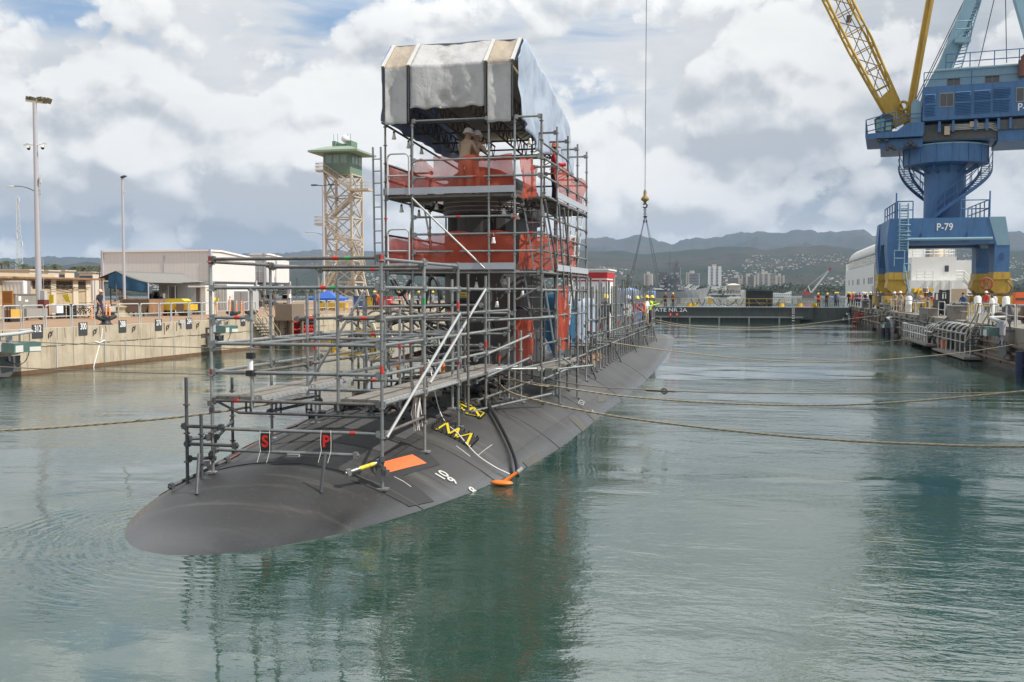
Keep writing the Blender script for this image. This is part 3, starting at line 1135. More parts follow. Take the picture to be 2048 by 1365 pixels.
class Scaffold:
 """a scaffold standing on the hull; every pipe is a part of its own"""
 def __init__(s, label, loc, r=PR):
  s.t = thing('scaffold', label, 'scaffold', loc)
  s.r = r

 def post(s, x, y, z0, z1, bands=(), foot=True, mm=None, n=8):
  mb = MB()
  mb.cyl((x, y, z0), (x, y, z1), s.r, n=n)
  z = math.ceil(z0 / .48) * .48 + .2
  while z < z1 - .05:
   mb.cyl((x, y, z - .012), (x, y, z + .012), s.r * 1.9, n=8)
   z += .48 * 2 if n < 8 else .48
  if foot:
   mb.bx(x - .09, x + .09, y - .09, y + .09, z0 - .02, z0 + .012)
  for zb, k in bands:
   mb.cyl((x, y, zb), (x, y, zb + .13), s.r * 1.12, n=n, m=k)
  return mb.build('upright_post', [mm or rnd.choice(PIPES), RED, GREEN, YELB], s.t)

 def ledger(s, p0, p1, bands=(), k=1.0, name='ledger_pipe', mm=None, n=8):
  p0, p1 = Vector(p0), Vector(p1)
  mb = MB()
  mb.cyl(p0, p1, s.r * k, n=n)
  d = (p1 - p0).normalized()
  if n >= 8:
   for q, sg in ((p0, 1), (p1, -1)):
    c = q + d * (sg * (s.r + .03))
    mb.beam(c - d * .035, c + d * .035, .075, .10)
    mb.cyl(c + Vector((0, 0, -.07)), c + Vector((0, 0, .06)), .012, n=5)
  for f, m_ in bands:
   c = p0.lerp(p1, f)
   mb.cyl(c - d * .05, c + d * .05, s.r * k * 1.12, n=n, m=m_)
  return mb.build(name, [mm or rnd.choice(PIPES), RED, GREEN, YELB], s.t)

 def brace(s, p0, p1, mm=None, k=.95):
  mb = MB()
  mb.cyl(p0, p1, s.r * k, n=8)
  return mb.build('diagonal_brace', mm or ALU, s.t)

 def boards(s, x0, x1, y0, y1, z, along='Y', n=3, m=None):
  mb = MB()
  for k in range(n):
   if along == 'Y':
    a, b = x0 + (x1 - x0) * k / n + .008, x0 + (x1 - x0) * (k + 1) / n - .008
    mb.bx(a, b, y0, y1, z - .045, z)
    for e in (a, b - .02):
     mb.bx(e, e + .02, y0, y1, z - .085, z - .045)
   else:
    a, b = y0 + (y1 - y0) * k / n + .008, y0 + (y1 - y0) * (k + 1) / n - .008
    mb.bx(x0, x1, a, b, z - .045, z)
    for e in (a, b - .02):
     mb.bx(x0, x1, e, e + .02, z - .085, z - .045)
  return mb.build('walk_board', m or BOARD, s.t)

 def toe(s, p0, p1, z, h=.17, m=None):
  mb = MB()
  mb.beam((p0[0], p0[1], z + h / 2), (p1[0], p1[1], z + h / 2), .03, h)
  return mb.build('toe_board', m or TOE, s.t)

 def net(s, p0, p1, z0, z1, seed=0, wavy=0.0):
  p0, p1 = Vector(p0), Vector(p1)
  d = (p1 - p0).normalized()
  nr = Vector((-d.y, d.x, 0))
  mb = MB()
  def fn(u, v):
   p = p0.lerp(p1, u)
   zt = z1 - wavy * (.5 - .5 * math.cos(u * 7 + seed)) - .04 * math.sin(u * 14 + seed)
   return Vector((p.x, p.y, z0 + (zt - z0) * v)) + nr * (.05 * math.sin(u * 9 + v * 4 + seed) + .03 * math.sin(u * 23 - v * 7))
  mb.grid(fn, 14, 6)
  return mb.build('debris_net', NET, s.t)

BOARD = mat('scaffold board', (.21, .195, .175), .8, var=.3, scale=3, streak=.3)
TOE = mat('toe board', (.40, .43, .48), .5, var=.08)

# --- the walkway scaffold over the bow
XA, XI, XJ, XB = -8.92, -8.17, -6.62, -5.86
YR = [15.2 + 2.15 * k for k in range(5)]
ZT, ZD1, ZH1, ZH2 = 4.08, 1.70, 2.18, 2.66
bow = Scaffold('tall open pipe scaffold with two plank walkways over the bow of the submarine', (-7.4, 15.2, 1.0))
bands = {0: [(4.0, 1), (2.2, 1)], 1: [(3.3, 2), (2.1, 1)], 2: [(3.2, 1), (2.05, 1)], 3: [(2.3, 1)], 4: []}
for k, y in enumerate(YR):
 top = ZT + .06 if k < 3 else 3.9
 bow.post(XB, y, hull_z(XB, y) + .01, top, bands[k])
 bow.post(XA, y, max(hull_z(XA, y), -.2) + .01, ZT + .06 if k == 0 else (4.0 if k < 3 else 3.2), [(2.1, 1), (4.0, 1)] if k == 0 else [])
 if k < 4:
  bow.post(XI, y, ZD1 - .12, 3.62 if k < 2 else 3.2, foot=False)
  bow.post(XJ, y, ZD1 - .12, 3.75 if k in (0, 2) else 3.0, foot=False)
bow.post(XB + .18, YR[2] + .1, 1.1, 3.9)
bow.post(XB - .28, YR[2] + .5, 1.1, 3.8)
# cross pipes at the front and further in
for z, a, b in ((ZT, XA, XB), (3.60, XA, XB), (3.10, XA, XI), (ZH2, XA, XB), (ZH1, XA, XB), (ZD1, XA, XB), (1.22, XA, XB), (.86, XA, XB - .4)):
 bow.ledger((a, YR[0], z), (b, YR[0], z), [(rnd.uniform(.1, .9), 1), (rnd.uniform(.7, .92), 2)] if b == XB and z > 3 else [(rnd.uniform(.1, .9), 1)] if rnd.random() < .6 else [])
bow.ledger((XJ, YR[0], 3.10), (XB, YR[0], 3.10), [(.6, 1)])
for k in (1, 2, 3, 4):
 for z in ((4.0, ZH2, ZD1) if k < 3 else (ZD1, 2.9)):
  bow.ledger((XA, YR[k], z), (XB, YR[k], z), [(.4, 1)] if k == 2 else [])
# pipes along the walkway
for k in range(4):
 y0, y1 = YR[k], YR[k + 1]
 for z in ((ZT - .02, 3.60, 3.10, ZH2, ZH1, ZD1) if k < 2 else (3.60, 3.10, ZH2, ZH1, ZD1)):
  bow.ledger((XB, y0, z), (XB, y1, z))
 for z in ((ZT - .04, ZH2, ZH1, ZD1) if k < 2 else (ZH2, ZH1, ZD1)):
  bow.ledger((XA, y0, z), (XA, y1, z))
 if k < 3:
  for x in (XI, XJ):
   for z in (ZH2, ZH1):
    bow.ledger((x, y0, z), (x, y1, z))
bow.ledger((XB, YR[0], 1.22), (XB, YR[1], 1.25))
bow.ledger((XB, YR[0], .78), (XJ + .35, YR[0] - .55, .66), [(.30, 3), (.42, 3), (.55, 3)], k=1.1)
# truss beam under the front deck edge
mb = MB()
mb.cyl((XA + .1, YR[0], ZD1 - .02), (XA + .5, YR[0], ZD1 - .20), .022)
mb.cyl((XA + .5, YR[0], ZD1 - .20), (XB, YR[0], ZD1 - .20), .022)
for i in range(5):
 x = XA + .62 + .55 * i
 for e in (0, .085):
  mb.bx(x + e, x + e + .03, YR[0] - .012, YR[0] + .012, ZD1 - .19, ZD1 - .03)
 mb.bx(x, x + .115, YR[0] - .012, YR[0] + .012, ZD1 - .125, ZD1 - .095)
mb.build('truss_beam', GALVD, bow.t)
for k in range(4):
 y0, y1 = YR[k], YR[k + 1]
 bow.boards(XA + .05, XI - .02, y0 + .02, y1 - .02, ZD1 + .07, n=3)
 bow.boards(XJ + .02, XB - .05, y0 + .02, y1 - .02, ZD1 + .07, n=3)
mb = MB()
for x in (XI + .01, XB - .02):
 for k in range(44):
  y = YR[0] + .1 + k * .19
  mb.bx(x, x + .012, y, y + .10, ZD1 + .0, ZD1 + .05)
 mb.bx(x - .004, x + .004, YR[0], YR[4], ZD1 - .03, ZD1 + .065)
mb.build('perforated_edge', ALU, bow.t)
bow.brace((XB + .04, YR[0] + .1, 1.15), (XB + .05, YR[2] - .05, 3.1))
bow.brace((XB + .04, YR[1] + .2, 1.85), (XB + .05, YR[3] - .2, 3.6))
bow.brace((XA + 1.9, YR[1], 3.55), (XA + .7, YR[1] + .1, 1.75))
# black tube stubs and outriggers at the starboard corner and their feet
mm = GALVD
for x, y, z0, z1 in ((-9.25, 14.95, .25, 2.1), (-9.72, 17.3, .25, 1.9), (-8.95, 14.9, .25, 1.5)):
 bow.post(x, y, z0, z1, mm=mm)
for z, a, b in ((1.28, (-9.35, 14.95), (-8.55, 14.95)), (.98, (-9.3, 14.95), (-8.3, 14.95)), (.72, (-9.3, 15.0), (-8.85, 15.2)), (1.05, (-9.3, 15.0), (-8.9, 15.4))):
 bow.ledger((*a, z), (*b, z), mm=mm)
bow.ledger((-9.45, 14.7, .28), (-9.0, 15.9, .58), mm=mm)
bow.ledger((-8.95, 15.3, 1.0), (-9.75, 17.35, 1.05), mm=mm)
bow.ledger((-9.0, 17.3, 1.25), (-7.9, 17.4, 1.5), mm=mm)
p = hull(13.9, -1.0)
bow.brace((p.x - .25, p.y + .5, p.z + .55), p, mm=mm)
p = hull(14.35, 1.22)
bow.brace((p.x + .02, p.y + .12, p.z + .58), p, mm=mm)
mb = MB()
for x, y, z in ((XA, YR[0] - .06, ZD1 - .1), (XA, YR[0] - .06, 1.05), (XA, YR[0] - .07, .8), (XB, YR[0] - .05, .8), (XB + .05, YR[0] - .03, .62), (XB - .1, YR[0] - .06, .72), (XA - .05, YR[0] - .1, .6)):
 for q in range(3):
  mb.box((x + rnd.uniform(-.05, .05), y + rnd.uniform(-.04, .04), z + rnd.uniform(-.06, .06)), (.07, .06, .09), 0, rnd.random())
mb.build('coupler_cluster', GALVD, bow.t)

for x, y, z1 in ((-8.45, 18.3, 3.6), (-7.9, 19.6, 3.4), (-7.2, 20.4, 3.3), (-6.9, 18.9, 3.2), (-8.6, 21.2, 3.5), (-7.6, 21.6, 3.4), (-8.2, 24.2, 3.2), (-6.6, 24.3, 2.9)):
 bow.post(x, y, hull_z(x, y) + .01, z1, [(2.4, 1)] if rnd.random() < .4 else [])
for p0, p1 in (((-8.9, 18.3, 3.0), (-6.9, 18.9, 3.05)), ((-8.6, 19.6, 2.5), (-6.6, 20.4, 2.45)), ((-8.6, 21.2, 3.2), (-5.9, 21.6, 3.25)), ((-8.6, 21.2, 2.3), (-5.9, 21.6, 2.35)), ((-7.9, 19.6, 2.9), (-8.2, 24.2, 2.95)),
               ((-7.2, 20.4, 2.1), (-6.6, 24.3, 2.1)), ((-7.6, 21.6, 1.6), (-6.0, 24.8, 1.65)), ((-8.9, 23.8, 2.5), (-6.0, 24.2, 2.5))):
 bow.ledger(p0, p1, [(rnd.random() * .8 + .1, 1)] if rnd.random() < .5 else [])
mb = MB()
for k in range(34):
 y = rnd.uniform(18.2, 25.0)
 x = SX + rnd.uniform(-1.15, 1.0)
 a = Vector((x, y, hull_z(x, y) + .05))
 x2, y2 = x + rnd.uniform(-.7, .7), y + rnd.uniform(-.3, 1.1)
 mb.tube(bez(a, (a.x + rnd.uniform(-.3, .3), (y + y2) / 2, a.z + rnd.uniform(.05, .5)), (x2, y2, hull_z(x2, y2) + .05), 8), rnd.uniform(.02, .05), 5)
tag(mb.build('hose_bundle', HOSE), 'black hoses and cables strewn over the foredeck below the plank walkways', 'hose')
mb = MB()
for k in range(26):
 y = rnd.uniform(19.0, 25.2)
 x = SX + rnd.uniform(-1.2, 1.1)
 mb.box((x, y, hull_z(x, y) + .08), (rnd.uniform(.1, .45), rnd.uniform(.1, .4), rnd.uniform(.08, .28)), rnd.randrange(3), rnd.random() * 3)
tag(mb.build('deck_gear', [BLACKM, BROWN, GREYB]), 'small dark boxes and fittings strewn before the sail', 'gear', None, 'stuff')

# letter plates on the bow scaffold
for ch, px in (('S', 531), ('P', 653)):
 c = at(px, 884, Y=YR[0] - .04)
 t_ = thing('letter_plate', 'black plate with red letter %s tied to the front rail of the bow scaffold' % ch, 'sign', c, 'letter plates on the bow scaffold')
 mb = MB()
 mb.bx(c.x - .105, c.x + .105, c.y - .012, c.y + .004, c.z - .145, c.z + .145)
 mb.build('plate', mat('sign black', (.02, .02, .022), .5, var=0), t_)
 lettering(t_, ch, .27, (c.x, c.y - .012, c.z), (1, 0, 0), (0, 0, 1), mat('sign red', (.80, .03, .02), .5, var=0), .025, 1.0, 'letter')
 mb = MB()
 for sx in (-.085, .085):
  mb.tube([(c.x + sx, c.y - .02, c.z + .19), (c.x + sx * 1.1, c.y - .03, c.z), (c.x + sx, c.y - .02, c.z - .15), (c.x + sx - .04, c.y - .06, c.z - .34)], .005, 4)
 mb.build('cord_tie', WHITE, t_)
c = at(587, 911, Y=YR[0] - .05)
mb = MB()
mb.bx(c.x - .11, c.x + .11, c.y - .01, c.y + .01, c.z - .022, c.z + .022)
for k in range(9):
 mb.bx(c.x - .10 + .022 * k, c.x - .09 + .022 * k, c.y - .014, c.y - .009, c.z - .012, c.z + .010, 1)
tag(mb.build('gauge_strip', [LGREY, NAVY]), 'small grey gauge strip clipped to the lowest front rail of the bow scaffold', 'gauge')
# small lamp clamped to the inner post
c = Vector((XI, YR[0] - .05, 2.25))
t_ = thing('signal_lamp', 'small white and black lamp clamped to an inner front post of the bow scaffold', 'lamp', c)
mb = MB()
mb.cyl(c + Vector((0, 0, -.02)), c + Vector((0, 0, .16)), .045, n=10)
mb.build('body', WHITEC, t_)
mb = MB()
mb.bx(c.x - .05, c.x + .07, c.y - .05, c.y + .05, c.z + .17, c.z + .27)
mb.bx(c.x - .06, c.x + .06, c.y - .05, c.y + .05, c.z - .12, c.z - .03)
mb.build('bracket', BLACKM, t_)

# --- the tower round the sail
TX = [-9.5, -8.75, -6.68, -6.0, -5.3]
TY = [25.0, 27.05, 28.7, 30.3, 32.0]
TTOP, UP, LOW = 8.05, 6.09, 4.12
tow = Scaffold('high scaffold tower with two decks and red netting round the sail of the submarine', (-7.5, 28, 1.2))
for x in TX:
 for y in TY:
  if TX[1] <= x <= TX[2] and y > 26:
   continue
  if x == -6.0 and y > 31:
   continue
  z0 = hull_z(x, y) + .01
  top = TTOP + (.25 if (x, y) == (TX[0], TY[0]) else 0)
  if x == TX[0] and y > 27.5:
   top = 6.9
  tow.post(x, y, z0, top, [(5.4, 1)] if rnd.random() < .4 else [], n=8)
fz = [8.0, 6.98, 6.52, UP - .07, 5.5, 5.05, 4.6, LOW - .07, 3.62, 3.0, 2.1]
for z in fz:
 a = TX[1] if z not in (UP - .07, LOW - .07, 3.62) else TX[0]
 b = TX[4] if z in (6.98, 6.52, 5.05, 4.6, LOW - .07, 3.62) else TX[3]
 if z == 8.0:
  a, b = TX[1], TX[2]
 if z in (2.1,):
  a = TX[2]
 tow.ledger((a, TY[0], z), (b, TY[0], z), [(rnd.random(), 1)] if rnd.random() < .4 else [])
tow.ledger((TX[3], TY[0], 8.0), (TX[4], TY[0], 8.0))
for i in range(4):
 y0, y1 = TY[i], TY[i + 1]
 for z in (7.35, 6.98, 6.52, UP - .07, 5.5, 5.05, 4.6, LOW - .07, 3.6, 2.9, 2.2, 1.55):
  if z in (7.35, 2.2) and i > 1:
   continue
  tow.ledger((TX[4], y0, z), (TX[4], y1, z), n=8)
 for z in (6.9, 6.5, UP - .07, 5.05, 4.6, LOW - .07):
  tow.ledger((TX[0], y0, z), (TX[0], y1, z))
 for z in (UP - .07, LOW - .07):
  if i < 3:
   tow.ledger((TX[3], y0, z), (TX[3], y1, z))
for y in TY[1:]:
 for z in (7.9, 6.98, UP - .07, 5.05, LOW - .07, 3.0):
  if y <= 31:
   tow.ledger((TX[3], y, z), (TX[4], y, z))
 for z in (6.9, UP - .07, LOW - .07, 3.2):
  tow.ledger((TX[0], y, z), (TX[1] - .1, y, z))
for z in (UP - .07, LOW - .07, 6.98, 7.9):
 tow.ledger((TX[0], TY[4], z), (TX[4], TY[4], z))
# decks
for z in (UP, LOW):
 tow.boards(TX[0] + .03, TX[3], TY[0] + .03, TY[0] + 1.15, z, 'X', 4)
 for i in range(4):
  tow.boards(TX[3] - .35, TX[4] - .03, max(TY[i], TY[0] + 1.17), TY[i + 1], z, 'Y', 4)
  if i:
   tow.boards(TX[0] + .03, TX[1] - .1, TY[i], TY[i + 1], z, 'Y', 3)
 tow.toe((TX[0], TY[0] - .05), (TX[3], TY[0] - .05), z + .01)
 tow.toe((TX[4] + .05, TY[1] - .2), (TX[4] + .05, TY[4]), z + .01)
 tow.toe((TX[0] - .05, TY[0]), (TX[0] - .05, TY[4]), z + .01)
for p0, p1 in (((TX[1], 24.95, 6.0), (TX[2] - .1, 24.95, 4.15)), ((TX[0] + .1, 26.9, 5.95), (TX[0] + .5, 25.2, 4.2)), ((TX[1] + .1, 25.6, 5.9), (TX[1] + .55, 25.2, 4.15))):
 tow.brace(p0, p1)
for p0, p1 in (((TX[4] + .05, TY[1], 5.95), (TX[4] + .05, TY[1] + .9, 3.4)), ((TX[4] + .05, TY[1] + .75, 5.9), (TX[4] + .06, TY[2] + .7, 3.1)), ((TX[4], TY[0], 3.7), (TX[3] + .05, TY[0], 3.35)),
               ((TX[4] + .05, TY[0] + .2, 5.9), (TX[4] + .05, TY[1] - .2, 4.2))):
 tow.brace(p0, p1, mm=GALV)
# hoop gates on the left of each deck
for z in (UP, LOW):
 mb = MB()
 mb.tube([(TX[0] + .08, TY[0] - .06, z), (TX[0] + .08, TY[0] - .06, z + .95)] + arc((TX[0] + .2, TY[0] - .06, z + .95), (-1, 0, 0), (0, 0, 1), .12, 0, 90, 4) +
   arc((TX[1] - .2, TY[0] - .06, z + .95), (0, 0, 1), (1, 0, 0), .12, 0, 90, 4) + [(TX[1] - .08, TY[0] - .06, z)], .024, 6)
 mb.cyl((TX[0] + .08, TY[0] - .06, z + .5), (TX[1] - .08, TY[0] - .06, z + .5), .02)
 mb.build('hoop_gate', LGREY, tow.t)
# red netting
tow.net((TX[0] + .1, TY[0] + .03, 0), (TX[1] + .55, TY[0] + .03, 0), UP + .05, 7.0, 1, .35)
tow.net((TX[1] + .55, TY[0] + .03, 0), (TX[3] - .05, TY[0] + .03, 0), UP + .05, 7.05, 4)
tow.net((TX[0] + .1, TY[0] + .03, 0), (TX[1] + .4, TY[0] + .03, 0), LOW + .05, 5.0, 2, .06)
tow.net((TX[1] + .4, TY[0] + .03, 0), (TX[3] - .02, TY[0] + .03, 0), LOW + .05, 5.1, 6)
tow.net((TX[3] + .12, TY[0] + .2, 0), (TX[3] + .12, TY[1] + .1, 0), UP - .1, 7.1, 3, .1)
tow.net((TX[4] - .04, TY[1] + .2, 0), (TX[4] - .04, TY[4] - .3, 0), UP + .05, 7.1, 5, .05)
tow.net((TX[3] + .02, TY[0] + .35, 0), (TX[4] - .05, TY[1] + .1, 0), LOW + .03, 5.05, 8)
tow.net((TX[3] + .3, TY[2] + .1, 0), (TX[4] - .03, TY[3], 0), LOW + .03, 5.2, 9)
tow.net((TX[3] + .0, TY[0] + .15, 0), (TX[3] + .45, TY[0] + .2, 0), 1.75, 2.85, 2)
tow.net((TX[4] - .02, TY[1] + .15, 0), (TX[4] - .02, TY[2] + .2, 0), 1.9, 3.7, 7)
tow.net((TX[0] - .02, TY[0] + .1, 0), (TX[0] - .02, TY[4] - .2, 0), UP + .05, 6.95, 3)
tow.net((TX[0] - .02, TY[0] + .1, 0), (TX[0] - .02, TY[3], 0), LOW + .05, 5.0, 4)
# short standing posts and pipes on deck in front of the sail
for x, y, z0, z1, bd in ((-6.55, 22.0, None, 3.0, []), (-6.25, 21.3, None, 2.9, []), (-6.0, 23.4, None, 2.3, [(1.9, 1)]), (-5.6, 24.0, None, 2.6, []), (-5.05, 26.2, None, 2.35, []), (-4.95, 28.4, None, 2.3, []),
                         (-7.3, 22.6, None, 3.2, []), (-8.3, 23.0, None, 3.2, []), (-8.9, 22.4, None, 2.8, [])):
 tow.post(x, y, hull_z(x, y) + .01, z1, bd)
for p0, p1 in (((-6.0, 21.2, 2.05), (-5.3, 23.8, 2.5)), ((-6.0, 21.2, 1.55), (-5.3, 23.8, 1.95)), ((-6.0, 21.3, 1.12), (-5.3, 23.9, 1.35)), ((-6.3, 22.2, 1.75), (-5.0, 23.5, 1.7)), ((-6.9, 22.5, 1.62), (-5.6, 24.0, 1.72)),
               ((-5.6, 24.1, 1.65), (-4.9, 27.0, 1.75)), ((-5.3, 25.1, 1.3), (-4.95, 28.3, 1.45)), ((-6.7, 22.0, 2.85), (-5.0, 25.5, 2.9)), ((-8.9, 22.4, 1.9), (-6.6, 22.2, 1.95)), ((-8.9, 22.4, 2.6), (-6.6, 22.2, 2.62)),
               ((-6.1, 20.6, .92), (-4.9, 24.6, 1.0))):
 tow.ledger(p0, p1)
mb = MB()
for i in range(3):
 mb.box((-5.45, 26.0 + i * 1.4, 1.55), (.75, 1.3, .05))
mb.build('walk_board', BOARD, tow.t)

# --- vertical ladder at the starboard corner
def ladder(label, p0, p1, wdir, wd=.34, r=.02, step=.3, m=None, group=None):
 p0, p1, wdir = Vector(p0), Vector(p1), Vector(wdir).normalized() * wd / 2
 t_ = thing('ladder', label, 'ladder', p0, group)
 for sg in (-1, 1):
  mb = MB()
  mb.beam(p0 + wdir * sg, p1 + wdir * sg, .032, .06)
  mb.build('side_rail', m or ALU, t_)
 mb = MB()
 n = int((p1 - p0).length / step)
 for i in range(1, n):
  c_ = p0.lerp(p1, i / n)
  mb.cyl(c_ - wdir, c_ + wdir, r * .8, n=6)
 mb.build('rung', m or ALU, t_, split=True)
 return t_

ladder('long vertical pipe ladder on the starboard front corner of the sail scaffold', (-9.66, 24.9, 3.9), (-9.70, 24.9, 7.35), (1, 0, 0), .22, m=GALV)
LG = 'ladders on the port side of the sail scaffold'
ladder('grey ladder from the deck up to the lower scaffold platform beside the sail', at(1089, 686, Y=25.5), at(1064, 528, Y=25.75), (1, 0, 0), .5, m=GALV, group=LG)
ladder('grey ladder rising between the two scaffold platforms at the port front corner', at(1088, 541, Y=25.5), at(1064, 398, Y=25.75), (1, 0, 0), .5, m=GALV, group=LG)
ladder('white ladder leaning on the outer port rail, nearer of the pair', at(1133, 650, Y=29.6), at(1150, 415, Y=30.2), (.3, 1, 0), .36, m=WHITE, group=LG)
ladder('white ladder leaning on the outer port rail, farther of the pair', at(1141, 610, Y=31.0), at(1164, 397, Y=31.6), (.3, 1, 0), .36, m=WHITE, group=LG)
ladder('thin ladder behind the lower red net on the port side', (-5.55, 29.0, 4.15), (-5.7, 29.5, 6.05), (.4, 1, 0), .36, m=ALU, group=LG)

# --- sheeted shelter on top
sh = thing('sheeted_shelter', 'weathered white and blue tarpaulin shelter on top of the scaffold tower', 'shelter', (-7.8, 28, 8))
XS0, XS1 = -9.62, -5.97
YS = 24.93
bat = [at(px, 150, Y=YS).x for px in (766, 817, 971, 1025)]
PEAK_Y, PEAK_Z, EAVE_Z = 25.75, 10.15, 9.42

def front_panel(x0, x1, zb, seed, wob):
 """one hanging front sheet: over the sloped top edge, then straight down"""
 mb = MB()
 L1 = math.hypot(PEAK_Y - YS, PEAK_Z - EAVE_Z)
 L2 = EAVE_Z - zb
 def fn(u, v):
  x = x0 + (x1 - x0) * u
  s_ = v * (L1 + L2)
  sag = math.sin(math.pi * u)
  if s_ < L1:
   f = s_ / L1
   y, z = PEAK_Y + (YS - PEAK_Y) * f, PEAK_Z + (EAVE_Z - PEAK_Z) * f
  else:
   y, z = YS, EAVE_Z - (s_ - L1)
  q = Vector((x * 1.2, s_ * .9, seed))
  b = mnoise.noise(q) * .09 + mnoise.noise(q * 3.1) * .035 + (.5 - abs(mnoise.noise(q * Vector((1.6, 1.6, 1)) if False else q * 1.9))) * .05
  fold = math.sin(x * 9 + seed * 3 + 2 * mnoise.noise(Vector((x, s_, seed)))) * .014 * v
  return Vector((x, y + .06 * sag * wob - b * sag * wob + fold, z - .012 * sag * v * wob + b * .15 * sag + (.05 * mnoise.noise(Vector((x * 4, seed, 1))) if v > .97 else 0)))
 mb.sheet(fn, 26, 34, .006)
 if wob < 1:
  for i, f in enumerate(mb.f):
   c_ = sum((mb.v[k] for k in f), Vector()) / len(f)
   if c_.z > EAVE_Z - .03:
    mb.mi[i] = 1
 return mb

PANELM = tarp_material('panel sheet', (.78, .78, .79), (.46, .43, .39), .45, .48, .70, .4)
front_panel(bat[0] + .05, bat[1] - .05, at(790, 249, Y=YS).z, 1, .8).build('front_sheet', [PANELM, TARPT], sh, 'narrow sheet with tan stained top at the starboard end')
front_panel(bat[1] + .04, bat[2] - .03, at(890, 214, Y=YS).z, 2, 1.5).build('front_sheet', PANELM, sh, 'wide white sheet, shorter than the others')
front_panel(bat[2] + .05, bat[3] - .04, at(1000, 243, Y=YS).z, 3, .8).build('front_sheet', [PANELM, TARPT], sh, 'narrow sheet with tan stained top at the port end')
for x, b_ in zip(bat, (248, 245, 235, 243)):
 mb = MB()
 zb = at(800, b_, Y=YS).z
 mb.beam((x, PEAK_Y + .02, PEAK_Z + .02), (x, YS - .03, EAVE_Z), .09, .05)
 mb.build('batten', mat('batten', (.58, .58, .56), .6), sh)
 mb = MB()
 mb.beam((x, YS - .02, EAVE_Z), (x, YS - .02, zb), .03, .03)
 mb.build('frame_upright', GALVD, sh)
# long roof falling to the rear, and the two side curtains
YB, ZRB = 32.4, 8.9

def roof_z(y):
 f = (y - PEAK_Y) / (YB - PEAK_Y)
 return PEAK_Z + (ZRB - PEAK_Z) * f + .10 * math.sin(f * math.pi)

mb = MB()
mb.sheet(lambda u, v: Vector((XS0 + (XS1 - XS0) * u, PEAK_Y + (YB - PEAK_Y) * v, roof_z(PEAK_Y + (YB - PEAK_Y) * v) + .03 * mnoise.noise(Vector((u * 5, v * 8, 2))))), 16, 24, -.01)
mb.build('roof_sheet', TARPB, sh)

def side_curtain(x, sg, bottom, seed):
 mb = MB()
 def fn(u, v):
  y = YS + .12 + (YB - YS - .1) * u
  zt = roof_z(y) if y > PEAK_Y else EAVE_Z + (PEAK_Z - EAVE_Z) * max(0, (y - YS)) / (PEAK_Y - YS)
  zb = bottom(u)
  q = Vector((y * .9, v * 1.3, seed))
  b = .20 * mnoise.noise(q) * math.sin(math.pi * min(1, v * 1.1)) + .07 * math.sin(y * 6.5 + 2.2 * mnoise.noise(q * 1.3)) * v + .05 * mnoise.noise(q * 3.4)
  return Vector((x + (sg * (.10 * v + b) if sg > 0 else .5 * b), y, zt + (zb - zt) * v + .03 * math.sin(u * 16)))
 mb.sheet(fn, 46, 22, .006 * sg)
 return mb

side_curtain(XS1 + .06, 1, lambda u: 7.95 - .55 * min(1, u * 3) - .1 * math.sin(u * 9), 11).build('side_curtain', TARPB, sh, 'pale blue rippled side curtain to port')
side_curtain(XS0 + .0, -1, lambda u: 8.05 - .25 * u, 17).build('side_curtain', BTARP if False else LBTARP, sh, 'blue side curtain to starboard')
mb = MB()
mb.grid(lambda u, v: Vector((XS0 + .15 + (XS1 - XS0 - .3) * u, PEAK_Y + .1 + (YB - PEAK_Y - .1) * v, roof_z(PEAK_Y + (YB - PEAK_Y) * v) - .28 - .5 * abs(u - .5))), 6, 8)
mb.build('lining', CEIL, sh)
mb = MB()
for x in (-9.3, -8.4, -7.3, -6.3):
 for zo in (0, -.45):
  mb.cyl((x, YS + .2, 8.75 + zo), (x, YB - .2, 8.35 + zo), .03, n=6)
 for k in range(14):
  y = YS + .3 + .5 * k
  z = 8.75 - .4 * (y - YS) / 7.4
  mb.cyl((x, y, z), (x, y + .25, z - .45), .016, n=5)
  mb.cyl((x, y + .25, z - .45), (x, y + .5, z), .016, n=5)
mb.build('lattice_girder', mat('brown girder', (.15, .11, .08), .6, .3), sh)
mb = MB()
for y in (25.6, 27.4, 29.2, 31.0, 32.3):
 mb.cyl((XS0 + .05, y, 8.05), (XS1 - .02, y, 8.05), .028, n=6)
mb.cyl((XS1, YS + .1, 8.0), (XS1, YB, 7.3), .03, n=6)
mb.cyl((XS0 + .02, YS + .1, 8.0), (XS0 + .02, YB, 7.6), .03, n=6)
for k in range(22):
 y = YS + .3 + .32 * k
 mb.cyl((XS1 + .05, y, 7.95 - .7 * (k / 22)), (XS1 - .25, y + .2, 7.85 - .7 * (k / 22)), .014, n=5)
mb.build('base_frame', GALVD, sh)

